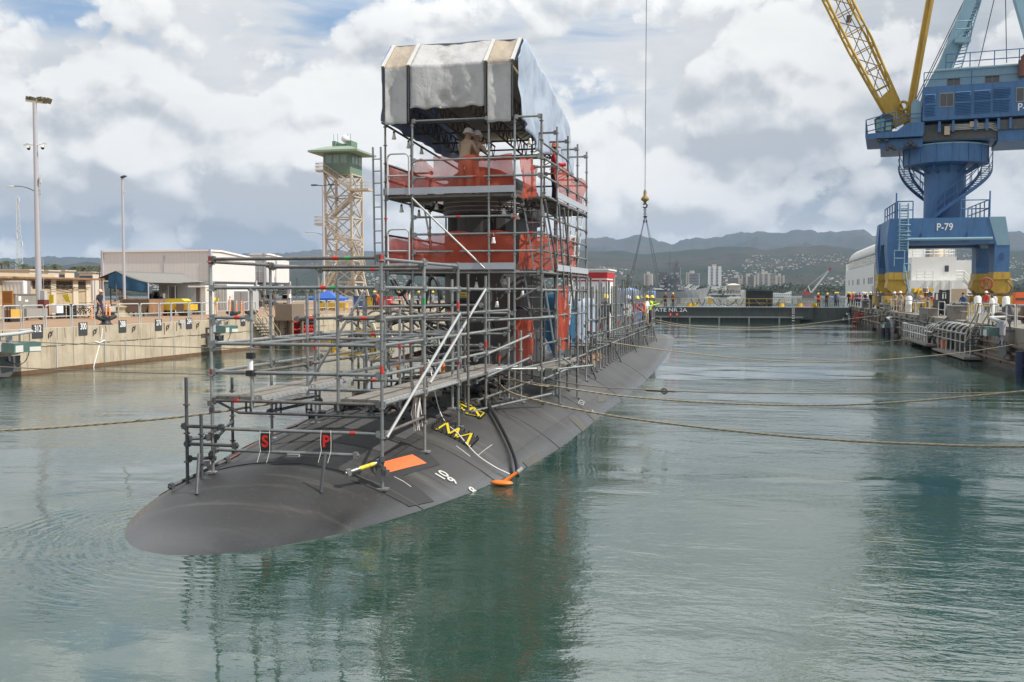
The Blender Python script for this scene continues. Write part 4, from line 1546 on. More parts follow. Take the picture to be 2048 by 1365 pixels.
# --- work lamps hanging under decks and roof
lamp0 = thing('work_lamp', 'white work lamp', 'lamp', (0, 0, 0))
mb = MB()
mb.tube([(0, 0, .22), (.01, 0, .12), (0, 0, .06)], .008, 5)
mb.lathe([(.02, .07), (.05, .05), (.055, -.02), (.085, -.14), (.09, -.17), (.05, -.18)], (0, 0, 0), 12)
mb.build('shade', LAMPG, lamp0)
mb = MB()
mb.lathe([(.03, .13), (.045, .12), (.045, .06), (.03, .05)], (0, 0, 0), 10)
mb.build('socket', BLACKM, lamp0)
LAMPS = [(788, 270, 25.3, 'under the starboard edge of the shelter, nearest the corner'), (817, 288, 26.0, 'under the starboard edge of the shelter, second along'), (843, 300, 27.2, 'under the starboard edge of the shelter, third along'),
         (1060, 280, 26.0, 'under the port eave of the shelter, nearest the front'), (1078, 292, 27.3, 'under the port eave of the shelter, in the middle'), (1089, 309, 28.8, 'under the port eave of the shelter, farthest back'),
         (803, 416, 25.4, 'below the upper deck on the starboard side, outermost'), (838, 427, 26.2, 'below the upper deck on the starboard side, next to the sail'), (873, 410, 25.5, 'below the upper deck right before the sail collar'),
         (1008, 420, 25.4, 'below the upper deck at the port front corner'), (1035, 430, 25.9, 'below the upper deck beside the dark cables'), (987, 478, 24.9, 'clamped to the post before the lower red net'),
         (953, 567, 25.4, 'below the lower deck before the sail, left one'), (994, 606, 25.3, 'low on the dark sail front above the round hatch'), (1009, 560, 25.6, 'below the lower deck at the port corner'), (1045, 585, 25.9, 'below the lower deck beside the ladder')]
for i, (px, py, y, what) in enumerate(LAMPS):
 p = at(px, py, Y=y)
 lab = 'white work lamp hanging ' + what if 'clamped' not in what and 'low on' not in what else 'white work lamp ' + what
 o = place(lamp0, p, 0, .7) if i == 0 else dup(lamp0, p, 0, None, .7)
 o['label'] = lab
 o['group'] = 'work lamps on the sail scaffold'
# dark bundles of cable under the upper deck
mb = MB()
for k in range(16):
 a = Vector((-6.6 + rnd.uniform(-.1, 1.2), 25.2 + rnd.uniform(0, 1.5), 5.95 + rnd.uniform(-.15, .05)))
 b = Vector((-6.2 + rnd.uniform(-.3, .9), 25.2 + rnd.uniform(0, 2.5), 5.85 + rnd.uniform(-.25, .1)))
 mb.tube(bez(a, (a + b) / 2 - Vector((0, 0, rnd.uniform(.1, .5))), b, 8), .016, 5)
tag(mb.build('cable_bundle', HOSE), 'tangle of dark cables under the upper scaffold deck at the port corner', 'cables')

# --- dense edge scaffold along the after deck, both sides
for side, lab in ((1, 'dense forest of short scaffold pipes along the port edge of the after deck'), (-1, 'row of scaffold pipes along the far starboard edge of the after deck')):
 ds = Scaffold(lab, (SX + side * 2.0, 45, 1.2), .028)
 Y0 = 33.2
 ys = [Y0 + .95 * k for k in range(35)] if side > 0 else [Y0 + 1.5 * k for k in range(20)]
 off = lambda y: side * (2.15 - .9 * max(0, y - 36) / 30)
 for k, y in enumerate(ys):
  for j, dx in enumerate((0, -.75, -.35) if side > 0 and k % 2 else (0, -.75) if side > 0 else (0,)):
   x = SX + off(y) + dx * side
   top = 3.75 + .5 * mnoise.noise(Vector((y * 1.7, j, 0))) + (.3 if k % 3 == 0 else 0)
   if k > 22:
    top -= .2
   ds.post(x, y, hull_z(x, y) + .01, top, [(2.2, 1)] if k % 7 == 3 else [], n=6)
 for k in range(len(ys) - 1):
  for z in (1.55, 2.05, 2.6) + ((3.1,) if k % 2 else ()):
   dz = -.12 * k / len(ys)
   if side < 0 and z in (1.55,):
    continue
   if z == 2.6 and k % 3 == 2:
    continue
   ds.ledger((SX + off(ys[k]), ys[k], z + dz), (SX + off(ys[k + 1]), ys[k + 1], z + dz), n=6 if k > 5 else 8)
 if side > 0:
  for k in range(0, len(ys), 2):
   x = SX + off(ys[k])
   ds.ledger((x - .8, ys[k], 1.75), (x + .3, ys[k], 1.72), n=6, name='transom_pipe')
   if k % 8 == 0:
    ds.brace((x, ys[k], 1.35), (x + .28, ys[k] + .1, hull_z(x + .28, ys[k]) + .02), mm=GALVD)
  mb = MB()
  for k in range(60):
   y = rnd.choice(ys)
   mb.box((SX + off(y) + rnd.uniform(-.06, .06), y, rnd.uniform(1.4, 3.3)), (.09, .09, .1), 0, rnd.random())
  mb.build('coupler_cluster', GALVD, ds.t)
  mb = MB()
  mb.bx(SX + .9, SX + 1.6, ys[2], ys[-4], 1.62, 1.66)
  mb.build('walk_board', BOARD, ds.t)
# two outrigger posts standing on plates on the hull side
t_ = Scaffold('pair of outrigger pipes on foot plates low on the port hull beside the sail', (-4.7, 26, 1), .026)
for px, py, top in ((1116, 755, 620), (1137, 742, 690)):
 y_, s_ = on_hull(px, py)
 p = hull(y_, s_)
 t_.post(p.x, p.y, p.z, at(px, top, Y=p.y).z, mm=GALVD)
p, q = at(1120, 712, Y=26.4), at(1146, 732, Y=26.7)
t_.ledger(p, q, mm=GALV)
t_.ledger((-5.1, 26.0, 1.5), (-4.3, 27.5, 1.52))

# --- deck gear: sheds, tarps, hoses
t_ = thing('deck_shed', 'tall white shed with a broad red stripe on the after deck', 'shed', (-7.3, 45, 1.2))
a, b = at(1176, 600, Y=46), at(1214, 600, Y=46)
x0, x1 = a.x - .9, b.x
zt = at(1212, 541, Y=46).z
mb = MB()
mb.bx(x0, x1, 46, 48.6, 1.1, zt)
mb.build('walls', WHITEC, t_)
mb = MB()
z1, z0 = at(1212, 545, Y=46).z, at(1212, 557, Y=46).z
REDS = mat('red stripe', (.50, .03, .035), .5, var=.05)
for e0, e1 in ((z0, z1), (z0 - .14, z0 - .07)):
 mb.bx(x0 - .01, x1 + .012, 45.988, 48.61, e0, e1)
mb.build('stripe', REDS, t_)
mb = MB()
mb.bx(x1 + .002, x1 + .04, 48.0, 48.45, 1.2, zt - .3)
for k in range(16):
 mb.bx(x1 + .03, x1 + .06, 48.0, 48.45, 1.3 + k * .17, 1.36 + k * .17)
mb.build('louvre_panel', GREYB, t_)
mb = MB()
mb.bx(x0 - .08, x1 + .08, 45.92, 48.7, zt, zt + .07)
mb.build('roof', WHITE, t_)

def draped(name, label, c, size, m, seed, flap=0.0):
 x, y, z = c
 mb = MB()
 sx, sy, h = size
 def fn(u, v):
  a = 2 * math.pi * u
  k = max(abs(math.cos(a)), abs(math.sin(a)))
  px, py = math.cos(a) / k * sx / 2, math.sin(a) / k * sy / 2
  f = min(1, v * 2.2)
  rr = f if v < .45 else 1 + .05 * (v - .45) * 2 + .06 * math.sin(a * 9 + seed) * (v - .45)
  zz = z + h + .12 * mnoise.noise(Vector((px + seed, py, v * 3))) if v < .45 else z + h - (v - .45) / .55 * h * (.95 - .35 * abs(math.sin(a * 2 + seed)))
  return Vector((x + px * max(rr, .02), y + py * max(rr, .02), zz))
 mb.grid(fn, 40, 14)
 return mb.build(name, m)

for nm, lab, c, sz, m_, sd_ in (('tarpaulin', 'blue tarpaulin over a tall stack beyond the striped shed on the after deck', (-7.0, 54.5, 1.2), (1.7, 2.0, 2.55), LBTARP, 1),
        ('tarpaulin', 'white and blue tarpaulin over gear between the sail and the striped shed', (-6.9, 37.5, 1.2), (1.6, 3.0, 2.1), TARPB, 4),
        ('tarpaulin', 'dark blue tarpaulin behind the port ladders on the deck', (-6.6, 33.6, 1.2), (1.1, 1.0, 2.3), BTARP, 3),
        ('tarpaulin', 'white tarpaulin over gear in the middle of the after deck', (-7.4, 59.0, 1.0), (1.6, 2.0, 2.3), TARPW, 6)):
 tag(draped(nm, lab, c, sz, m_, sd_), lab, 'tarpaulin', 'tarpaulins on the deck')
mb = MB()
c = at(1303, 582, Y=66)
mb.sheet(lambda u, v: Vector((c.x - .3 + .55 * u * (1 - .3 * v) + .05 * math.sin(v * 6), 66 + .12 * math.sin(u * 7 + v * 3), c.z - (c.z - at(1303, 632, Y=66).z) * v)), 10, 14, .01)
tag(mb.build('tarpaulin', LBTARP), 'narrow pale blue tarpaulin hanging at the after end of the deck scaffold', 'tarpaulin', 'tarpaulins on the deck')
# yellow hose frame and the cream hose coils on the starboard side of the foredeck
t_ = thing('hose_rack', 'yellow steel frame standing among the pipes on the starboard side of the foredeck', 'frame', (-9.1, 22, 1.5))
A = lambda px, py, y=21.5: at(px, py, Y=y)
mb = MB()
for y in (21.5, 22.3):
 for p, q in (((661, 664), (661, 711)), ((668, 664), (668, 706)), ((661, 664), (745, 662)), ((661, 710), (748, 708)), ((745, 662), (748, 708))):
  mb.beam(A(*p, y), A(*q, y), .06, .06)
mb.build('frame', YEL, t_)
mb = MB()
mb.bx(A(684, 0).x, A(702, 0).x, 21.7, 22.1, A(690, 700).z, A(690, 672).z)
mb.build('motor', BLACKM, t_)
mb = MB()
for k in range(7):
 c = A(738, 690, 21.9) + Vector((.05 * k - .1, .06 * k, rnd.uniform(-.05, .05)))
 mb.tube(arc(c, (1, .2, 0), (0, .1, 1), .30 + .015 * (k % 3), -100, 250, 26), .028, 6)
 mb.v[-1:] = mb.v[-1:]
for k in range(3):
 mb.tube(spline([A(722, 638 + 4 * k), A(742, 642 + 4 * k), A(752, 670), A(750, 712 - 6 * k), A(738, 722)]), .03, 6)
tag(mb.build('hose_coil', CHOSE), 'cream hoses coiled and hung beside the yellow frame', 'hose')
mb = MB()
for k in range(13):
 a = A(680 + 14 * k, 640 + rnd.uniform(-16, 10), 22 + rnd.random())
 b = a + Vector((rnd.uniform(.3, .9), rnd.uniform(-.3, .6), rnd.uniform(-.3, .2)))
 mb.tube(bez(a, (a + b) / 2 + Vector((0, 0, rnd.uniform(-.4, .3))), b, 8), rnd.uniform(.02, .045), 6)
tag(mb.build('hose_bundle', mat('grey hose', (.10, .10, .095), .5, var=.3)), 'tangle of grey hoses with couplings along the starboard pipes of the foredeck', 'hose')
mb = MB()
for k, pts in enumerate(([(783, 560), (800, 590), (822, 560)], [(790, 560), (815, 605), (838, 640), (850, 690)], [(850, 600), (862, 555), (876, 575), (880, 640)], [(846, 640), (858, 565), (872, 560), (884, 600)],
                         [(760, 640), (800, 645), (840, 640), (880, 650)], [(770, 655), (815, 640), (860, 645), (885, 640)], [(780, 610), (830, 615), (880, 612)], [(835, 600), (845, 660), (862, 720), (870, 745)],
                         [(858, 640), (850, 690), (862, 735)], [(868, 655), (885, 690), (875, 740)], [(880, 610), (905, 622), (915, 650), (905, 690)], [(884, 625), (898, 660), (905, 720)])):
 mb.tube(spline([A(px, py, 24.2 + .1 * k) for px, py in pts], 8), .035 if k % 3 else .05, 6)
tag(mb.build('hose_bundle', HOSE), 'heavy black hoses looping up over the starboard side before the sail', 'hose')
mb = MB()
for k in range(9):
 c = A(870 + 4 * (k % 5), 690 - 6 * (k % 3), 24.6 + .1 * k)
 mb.tube(arc(c, (1, .3, 0), (0, 0, 1), .34 - .02 * (k % 4), 0, 340, 22), .022, 6)
tag(mb.build('hose_coil', HOSE), 'coiled black hoses hung on the starboard front of the sail', 'hose')
mb = MB()
c = at(1036, 634, Y=25.4)
for k in range(6):
 mb.tube(arc(c + Vector((.02 * k, .03 * k, 0)), (1, .2, 0), (0, 0, 1), .27 - .015 * (k % 4), 0, 350, 22), .014, 6)
tag(mb.build('hose_coil', HOSE), 'coiled black hose hung on the port pipe beside the orange nets', 'hose')
mb = MB()
pts = [(930, 762), (950, 778), (975, 815), (1000, 860), (1020, 905), (1028, 935), (1028, 955)]
mb.tube(spline([hull(*on_hull(px, py + 6), .10 if i else .5) for i, (px, py) in enumerate(pts)], 8), .045, 8)
tag(mb.build('hose', HOSE), 'thick black hose running down the port bow into the water', 'hose')
mb = MB()
pts = [(850, 800), (880, 832), (915, 874), (950, 913), (985, 938), (1016, 953)]
mb.tube(spline([hull(*on_hull(px, py), .05 if i else .9) for i, (px, py) in enumerate(pts)], 8), .011, 5)
tag(mb.build('line', WHITE), 'thin white line from the bow walkway down to the orange float', 'rope')
t_ = thing('float', 'orange paddle shaped float lying at the waterline at the end of the black hose', 'float', at(1003, 966, Z=.05))
c = at(1003, 966, Z=.05)
mb = MB()
mb.ball(c, (.22, .13, .05), 12)
mb.build('paddle', ORANGED, t_)
mb = MB()
mb.tube([c + Vector((.05, .02, .03)), c + Vector((.18, .08, .12)), c + Vector((.30, .12, .20))], .035, 6)
mb.build('handle', ORANGED, t_)
mb = MB()
mb.tube([c + Vector((.28, .11, .19)), c + Vector((.36, .15, .26))], .04, 6)
mb.build('shackle', LGREY, t_)
mb = MB()
c = at(836, 800, Y=YR[1] - .1)
for k in range(12):
 a = c + Vector((rnd.uniform(-.07, .07), rnd.uniform(-.04, .04), rnd.uniform(0, .06)))
 mb.tube([a, a + Vector((rnd.uniform(-.08, .04), 0, -.3)), a + Vector((rnd.uniform(-.08, .08), 0, -rnd.uniform(.42, .62)))], .009, 4)
tag(mb.build('line_bundle', WHITE), 'bundle of white cord hanging from the port walkway edge at the bow', 'rope')
t_ = thing('deck_stand', 'low orange stand on the foredeck before the sail', 'stand', (-6.9, 23.4, 1.2))
c = at(886, 738, Y=23.0)
mb = MB()
mb.cyl(c + Vector((0, 0, -.18)), c + Vector((0, 0, .12)), .05, n=8)
mb.build('column', ORANGED, t_)
mb = MB()
mb.bx(c.x - .22, c.x + .22, c.y - .06, c.y + .06, c.z - .24, c.z - .17)
mb.build('foot', ORANGED, t_)
for i, (px, py) in enumerate(((843, 745), (797, 738))):
 c = at(px, py, Y=21.5 - i * .5)
 mb = MB()
 mb.lathe([(.03, -.2), (.045, -.19), (.03, -.02), (.05, 0), (.05, .06), (.03, .16), (.012, .2)], c, 10)
 tag(mb.build('marker_post', ORANGED), ('orange marker post on the port walkway of the bow scaffold', 'small orange marker farther to starboard on the foredeck')[i], 'marker')
t_ = thing('gangway_board', 'dark plate edged gangway folded on the starboard side before the sail', 'gangway', (-9, 25, 1.3))
mb = MB()
a, b = at(785, 728, Y=23.5), at(880, 700, Y=26.5)
mb.beam(a, b, .06, .28)
mb.build('side_plate', mat('dark red plate', (.06, .02, .015), .6, var=.3), t_)
mb = MB()
mb.beam(a + Vector((.3, 0, -.1)), b + Vector((.3, 0, -.1)), .5, .05)
mb.build('tread', GREYB, t_)
# small yellow notice on the rail before the sail
c = at(926, 590, Y=24.9)
mb = MB()
mb.bx(c.x - .12, c.x + .12, c.y - .01, c.y, c.z - .07, c.z + .07, 0)
for k in range(3):
 mb.bx(c.x - .09, c.x + .09, c.y - .014, c.y - .009, c.z - .045 + .04 * k, c.z - .03 + .04 * k, 1)
tag(mb.build('notice_board', [mat('notice yellow', (.45, .36, .05), .6), NAVY]), 'small yellow notice hung on the rail before the sail', 'notice')
# ------------------------------------------------------------------ mooring ropes
def rope(label, pts, r, m=ROPE, twist=True, n=10, name='mooring_rope', group='mooring ropes'):
 P = spline(pts, n)
 mb = MB()
 if twist:
  # three strands laid round each other
  L = [0]
  for a, b in zip(P, P[1:]):
   L.append(L[-1] + (b - a).length)
  step = .09
  k = int(L[-1] / step)
  fine = []
  j = 0
  for i in range(k + 1):
   s_ = i * step
   while j < len(L) - 2 and L[j + 1] < s_:
    j += 1
   f = (s_ - L[j]) / max(1e-6, L[j + 1] - L[j])
   fine.append((P[j].lerp(P[j + 1], f), (P[j + 1] - P[j]).normalized(), s_))
  for q in range(3):
   pts2 = []
   for p, d, s_ in fine:
    u, v = MB.frame(d)
    a = s_ * 12 + q * 2.094
    pts2.append(p + (u * math.cos(a) + v * math.sin(a)) * r * .5)
   mb.tube(pts2, r * .58, 5)
 else:
  mb.tube(P, r, 5)
 return tag(mb.build(name, m), label, 'rope', group)

XQ = XR + .4
pz = lambda x, y, Y: at(x, y, Y=Y)
b1 = hull(*on_hull(966, 776)) + Vector((.1, 0, .15))
b2 = hull(*on_hull(985, 768)) + Vector((.1, 0, .15))
b3 = hull(*on_hull(1003, 762)) + Vector((.1, 0, .15))
rope('thick laid rope from the foredeck bitts, the lowest one across the open water', [b1, pz(1050, 795, 21.9), pz(1200, 828, 21.7), pz(1400, 855, 21.4), pz(1650, 879, 20.6), pz(1900, 891, 19.6), pz(2010, 893, 19.05), pz(2120, 893, 18.5), Vector((6.0, 18.3, 1.06)), Vector((7.4, 18.1, 1.3)), Vector((9.5, 17.8, 1.7)), Vector((XQ, 17.6, ZD + .25))], .025)
rope('second strand of the lowest rope, joining it over the port hull', [b1 + Vector((.1, .35, .05)), pz(1020, 785, 22.0), pz(1085, 804, 21.86)], .024)
rope('thick laid rope from the foredeck bitts sagging in the middle, second from the bottom', [b2, pz(1095, 771, 23.5), pz(1250, 793, 24), pz(1450, 807, 24.5), pz(1650, 811, 24.5), pz(1850, 801, 24), pz(2120, 776, 23), Vector((8.6, 22.6, 1.85)), Vector((XQ, 22, ZD + .3))], .023)
rope('second strand of the sagging rope near the bitts', [b3, pz(1050, 767, 23.6), pz(1110, 775, 23.5)], .023)
rope('thin dark wire to the right with a shackle joint in it', [b3 + Vector((0, .4, .1)), pz(1160, 770, 26), pz(1320, 781, 26.5), pz(1500, 787, 27), pz(1800, 787, 27), pz(2120, 782, 26), Vector((9.2, 25.6, 1.6)), Vector((XQ, 25, ZD + .3))], .016, ROPED, False)
mb = MB()
c = pz(1329, 782, 26.5)
mb.tube(arc(c, (1, 0, 0), (0, 0, 1), .07, 0, 360, 10), .03, 5)
mb.tube([c + Vector((-.5, 0, .03)), c + Vector((-.06, 0, .0)), c + Vector((.3, 0, -.01))], .03, 5)
mb.tube([c + Vector((-.5, .05, -.01)), c + Vector((-.06, .02, -.02))], .02, 5)
tag(mb.build('shackle', ROPED), 'rusty shackle joining the thin dark wire over the water', 'shackle')
rope('rope from the after deck sagging low over the water to the right quay', [pz(1225, 686, 37), pz(1340, 702, 40), pz(1500, 719, 43), pz(1620, 724, 45), pz(1750, 721, 46), pz(1920, 706, 47), pz(2048, 686, 47.5), pz(2120, 672, 48)], .02, ROPE, False)
rope('rope from the after deck reaching the right quay by the arched cover', [pz(1262, 668, 55), pz(1350, 680, 57), pz(1480, 692, 60), pz(1620, 692, 62), pz(1780, 683, 60), pz(1900, 664, 58), pz(2000, 643, 57)], .018, ROPE, False)
rope('rope from the stern reaching the far end of the right quay', [pz(1312, 640, 70), pz(1370, 650, 75), pz(1480, 655, 82), pz(1580, 652, 88), pz(1700, 638, 92), pz(1800, 626, 94)], .02, ROPE, False)
rope('slack rope from the stern crossing below the gate', [pz(1312, 645, 71), pz(1400, 657, 80), pz(1520, 660, 86), pz(1640, 652, 100), pz(1738, 640, 116)], .022, ROPE, False)
rope('laid rope from the starboard bow running low to the left of the picture', [pz(640, 792, 18.5), pz(400, 829, 17.2), pz(180, 850, 16.4), pz(0, 861, 15.8), pz(-200, 862, 15.2), Vector((-20, 13.5, .9)), Vector((XL - .4, 11, ZD + .25))], .026)
rope('thin upper line from the starboard deck to the left quay', [pz(760, 706, 25), pz(420, 696, 25.5), pz(200, 690, 26), pz(0, 682, 26.3), pz(-200, 672, 26.5), Vector((XL - .4, 26.6, ZD + .2))], .013, ROPED, False)
rope('thin lower line from the starboard bow to the left quay', [pz(700, 750, 21), pz(420, 749, 21), pz(200, 743, 21.2), pz(0, 734, 21.4), pz(-200, 722, 21.6), Vector((XL - .4, 21.6, ZD + .2))], .013, ROPED, False)

# ------------------------------------------------------------------ left quay: wall fittings
XW = XL + .03
PLATE = mat('plate grey', (.055, .055, .06), .6, var=.1)
for n_, px, py, wd in ((312, 75, 663, .62), (300, 166, 658, .56), (288, 245, 653, .54), (276, 317, 650, .54), (264, 378, 647, .54), (252, 434, 644, .5), (240, 486, 642, .5)):
 c = at(px, py, X=XW)
 t_ = thing('number_plate', 'dark plate with white number %d on the left quay wall' % n_, 'number plate', c, 'number plates on the quay wall')
 mb = MB()
 h = .30
 mb.bx(XW - .02, XW + .015, c.y - wd * .55, c.y + wd * .55, c.z - h, c.z + h)
 mb.build('plate', PLATE, t_)
 lettering(t_, str(n_), .42, (XW + .015, c.y, c.z + .10), (0, 1, 0), (0, 0, 1), WHITEC, .02, .72, 'numerals')
hk0 = thing('wall_hook', '', 'hook', (0, 0, 0), 'bent iron hooks on the quay wall')
mb = MB()
mb.tube([(.03, -.12, -.25), (.05, -.12, .0)] + arc((.05, .02, .0), (0, -1, 0), (0, 0, 1), .14, 0, 200, 8) + [(.05, .10, -.06), (.05, .0, -.08)], .03, 5)
mb.tube([(.05, .12, .05), (.06, .24, .2)], .03, 5)
mb.build('bent_bar', mat('iron', (.07, .055, .045), .7), hk0)
for i, (px, py, what) in enumerate(((99, 669, 'plate 312'), (188, 664, 'plate 300'), (266, 658, 'plate 288'), (334, 655, 'plate 276'), (394, 651, 'plate 264'), (452, 648, 'plate 252'))):
 c = at(px, py, X=XL + .01)
 o = place(hk0, c, 0, .75) if i == 0 else dup(hk0, c, 0, None, .75)
 o['label'] = 'bent iron hook in the quay wall just right of ' + what
# hoop rails
def hoop(L, label, group):
 t_ = thing('guard_rail', label, 'railing', (0, 0, 0), group)
 mb = MB()
 h = 1.02
 mb.tube([(0, .03, 0), (0, .03, h - .14)] + arc((0, .17, h - .14), (0, -1, 0), (0, 0, 1), .14, 0, 90, 5) + arc((0, L - .17, h - .14), (0, 0, 1), (0, 1, 0), .14, 0, 90, 5) + [(0, L - .03, 0)], .035, 6)
 mb.build('hoop', LGREY, t_)
 mb = MB()
 mb.cyl((0, .05, .5), (0, L - .05, .5), .028, n=6)
 mb.build('mid_rail', LGREY, t_)
 return t_

RL = [(-28, 6, 'leftmost, cut by the picture edge'), (7, 42, 'before the yellow box and the brown notice'), (46, 88, 'before the grey steel box'), (91, 142, 'before the pair of black drums'), (144, 190, 'before the bicycles'),
      (237, 279, 'before the rusty trough'), (281, 318, 'before the left half of the yellow trailer'), (320, 342, 'before the middle of the yellow trailer'), (343, 377, 'before the right end of the yellow trailer'), (379, 403, 'before the white cabinet'),
      (404, 430, 'just left of the white container'), (433, 459, 'before the white container doors'), (488, 512, 'at the head of the yellow stairs'), (586, 612, 'behind the brown box on legs'), (613, 634, 'left of the blue canopy'),
      (636, 652, 'before the blue canopy, left'), (655, 671, 'before the blue canopy, right'), (690, 706, 'near the person in black'), (716, 730, 'left of the crowd'), (770, 784, 'before the crowd, first'), (790, 803, 'before the crowd, second'), (810, 822, 'before the crowd, third'), (826, 838, 'before the crowd, fourth')]
rail0 = None
for i, (p0, p1, what) in enumerate(RL):
 ya, yb = at(p0, 650, X=XL - .35).y, at(p1, 650, X=XL - .35).y
 if rail0 is None:
  rail0 = hoop(2.0, '', 'hoop railings on the left quay')
  o = rail0
 else:
  o = dup(rail0, (0, 0, 0))
 o.location = (XL - .35, ya, ZD)
 o.scale = (1, (yb - ya) / 2.0, 1)
 o['label'] = 'grey hoop railing on the left quay, ' + what

# floodlight groups on the wall
def floodgroup(label, px, py, s=1.0, side=1, group=None):
 wx = XL if side > 0 else XR
 c = at(px, py, X=wx + side * .5)
 t_ = thing('floodlight_unit', label, 'floodlight', c, group)
 sy = s
 X = lambda d: wx + side * d
 mb = MB()
 mb.tube([(X(.75), c.y - 1.25 * sy, c.z + .62), (X(.75), c.y + .2, c.z + .66), (X(.72), c.y + 1.2 * sy, c.z + .72), (X(.02), c.y + 1.3 * sy, c.z + .74)], .075, 8)
 mb.build('guard_pipe', LGREY, t_)
 mb = MB()
 for k in (-.55, .1):
  mb.cyl((X(.5), c.y + k * sy, c.z + .62), (X(.5), c.y + k * sy, c.z - .05), .13, n=12)
  mb.cyl((X(.5), c.y + k * sy, c.z - .05), (X(.5), c.y + k * sy, c.z - .5), .05, n=8)
 mb.build('canister', HANGL, t_)
 for k, a in ((-.1, .1), (.85, -.35)):
  mb = MB()
  q = len(mb.v)
  mb.prism([(-.28, -.16), (.28, -.2), (.32, .2), (-.24, .24)], 'Y', -.36 * sy, .36 * sy)
  mb.v = [Matrix.Translation((X(.85), c.y + k * sy, c.z + .08)) @ Matrix.Rotation(a, 4, 'Z') @ p for p in mb.v]
  hd = mb.build('lamp_head', TEALG, t_)
  mb = MB()
  mb.box((X(1.15), c.y + k * sy, c.z + .05), (.04, .5 * sy, .28), 0, a)
  mb.build('lens', LAMPG, hd)
 mb = MB()
 mb.prism([(c.y - 1.2 * sy, c.z - .28), (c.y + .8 * sy, c.z - .28), (c.y + .75 * sy, c.z - .75), (c.y + .1 * sy, c.z - 1.15), (c.y - .5 * sy, c.z - 1.1), (c.y - 1.2 * sy, c.z - .9)], 'X', X(.42), X(.46))
 mb.build('hood_plate', mat('hood grey', (.09, .095, .10), .5, var=.1), t_)
 mb = MB()
 mb.tube(bez((X(.9), c.y + .8 * sy, c.z - .1), (X(.9), c.y + .5 * sy, c.z - 1.0), (X(.5), c.y - .1, c.z - .4), 10), .02, 5)
 mb.build('cable', HOSE, t_)
 mb = MB()
 mb.bx(X(0), X(.5), c.y - .62 * sy, c.y - .5 * sy, c.z + .1, c.z + .2)
 mb.bx(X(0), X(.5), c.y + .05 * sy, c.y + .17 * sy, c.z + .1, c.z + .2)
 mb.build('wall_bracket', GALVD, t_)
 return t_

floodgroup('floodlight cluster with guard pipe on the left quay wall at the picture edge', 15, 700, 1.0)
floodgroup('floodlight cluster with guard pipe on the left quay wall behind the bow scaffold', 436, 662, .9)
c = at(362, 645, X=XL + .03)
mb = MB()
mb.bx(XL + .01, XL + .12, c.y - .25, c.y + .25, c.z - .05, c.z + .12)
mb.cyl((XL + .08, c.y, c.z - .05), (XL + .08, c.y, c.z - .22), .08, n=8)
tag(mb.build('junction_box', LGREY), 'small grey junction box on the wall edge between plates 276 and 264', 'junction box')

def bollard(label, px, py, X, group=None, s=1.0):
 c = at(px, py, X=X)
 c.z = ZD
 mb = MB()
 k = s
 mb.lathe([(.36 * k, 0), (.30 * k, .05), (.22 * k, .12), (.2 * k, .3), (.26 * k, .42), (.14 * k, .48)], c, 14)
 mb.tube([c + Vector((0, -.75 * k, .40)), c + Vector((0, -.3 * k, .28)), c + Vector((0, 0, .3)), c + Vector((0, .3 * k, .28)), c + Vector((0, .75 * k, .40))], .1 * k, 8)
 return tag(mb.build('mooring_bollard', BLACKM), label, 'bollard', group)

bollard('black horned bollard on the left quay edge by the walking man', 212, 645, XL - .5)
bollard('black horned bollard on the left quay edge beside the orange posts', 467, 634, XL - .5)
bollard('black horned bollard on the left quay edge by the yellow stairs', 502, 633, XL - .5)

# ------------------------------------------------------------------ left quay: gear behind the rails
G = lambda px, Y: at(px, 600, Y=Y).x            # X at a station
ZP = lambda py, Y, px=200: at(px, py, Y=Y).z     # height at a station

def gbox(name, label, cat, px0, px1, Y, z1, dep, m, z0=0.0, build=True):
 t_ = thing(name, label, cat, ((G(px0, Y) + G(px1, Y)) / 2, Y, ZD + z0))
 return t_, G(px0, Y), G(px1, Y)

def base_y(py):
 """station at which quay level is seen on photo row py (near x = 200)"""
 return at(200, py, Z=ZD).y

# yellow pallet box
Y = 46.5
t_, x0, x1 = gbox('pallet_box', 'yellow pallet box with brown painted shade on its front low behind the leftmost railings', 'box', 3, 21, Y, 0, 1, YEL)
mb = MB()
mb.bx(x0, x1, Y, Y + .85, ZD + .18, ZD + .68)
mb.build('case', mat('orange yellow', (.62, .38, .07), .6, var=.08), t_)
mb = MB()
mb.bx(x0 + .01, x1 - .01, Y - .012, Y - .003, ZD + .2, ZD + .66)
mb.build('shade_face', mat('brown face shade', (.26, .11, .05), .6), t_)  # brown stands for shade on the front face, painted into its colour
mb = MB()
for f in (.1, .5, .9):
 c = x0 + (x1 - x0) * f
 mb.bx(c - .06, c + .06, Y + .03, Y + .8, ZD, ZD + .18)
mb.build('skid', BLACKM, t_, split=True)
# grey steel boxes
Y = 49
t_, x0, x1 = gbox('steel_box', 'tall grey steel cabinet with white notices behind the railings on the left quay', 'cabinet', 6, 31, Y, 0, 1, GREYB)
mb = MB()
mb.bx(x0, x1, Y, Y + 1.7, ZD + .1, ZP(590, Y, 60))
mb.build('case', GREYB, t_)
mb = MB()
mb.bx(x0 - .04, x1 + .04, Y - .04, Y + 1.74, ZP(590, Y, 60), ZP(588, Y, 60))
mb.build('lid', mat('grey lid', (.19, .18, .165), .6), t_)
mb = MB()
for p, q, r_, s_ in ((37, 42, 593, 602), (50, 56, 600, 604), (31, 34, 592, 593)):
 mb.bx(x1 + .002, x1 + .012, at(p, 600, X=x1).y, at(q, 600, X=x1).y, at(p, s_, X=x1).z, at(p, r_, X=x1).z)
mb.build('notice', WHITEC, t_)
Y = 49.4
t_, x0, x1 = gbox('steel_box', 'long low grey steel chest in front of the tall cabinet', 'chest', 46, 53, Y, 0, 1, GREYB)
mb = MB()
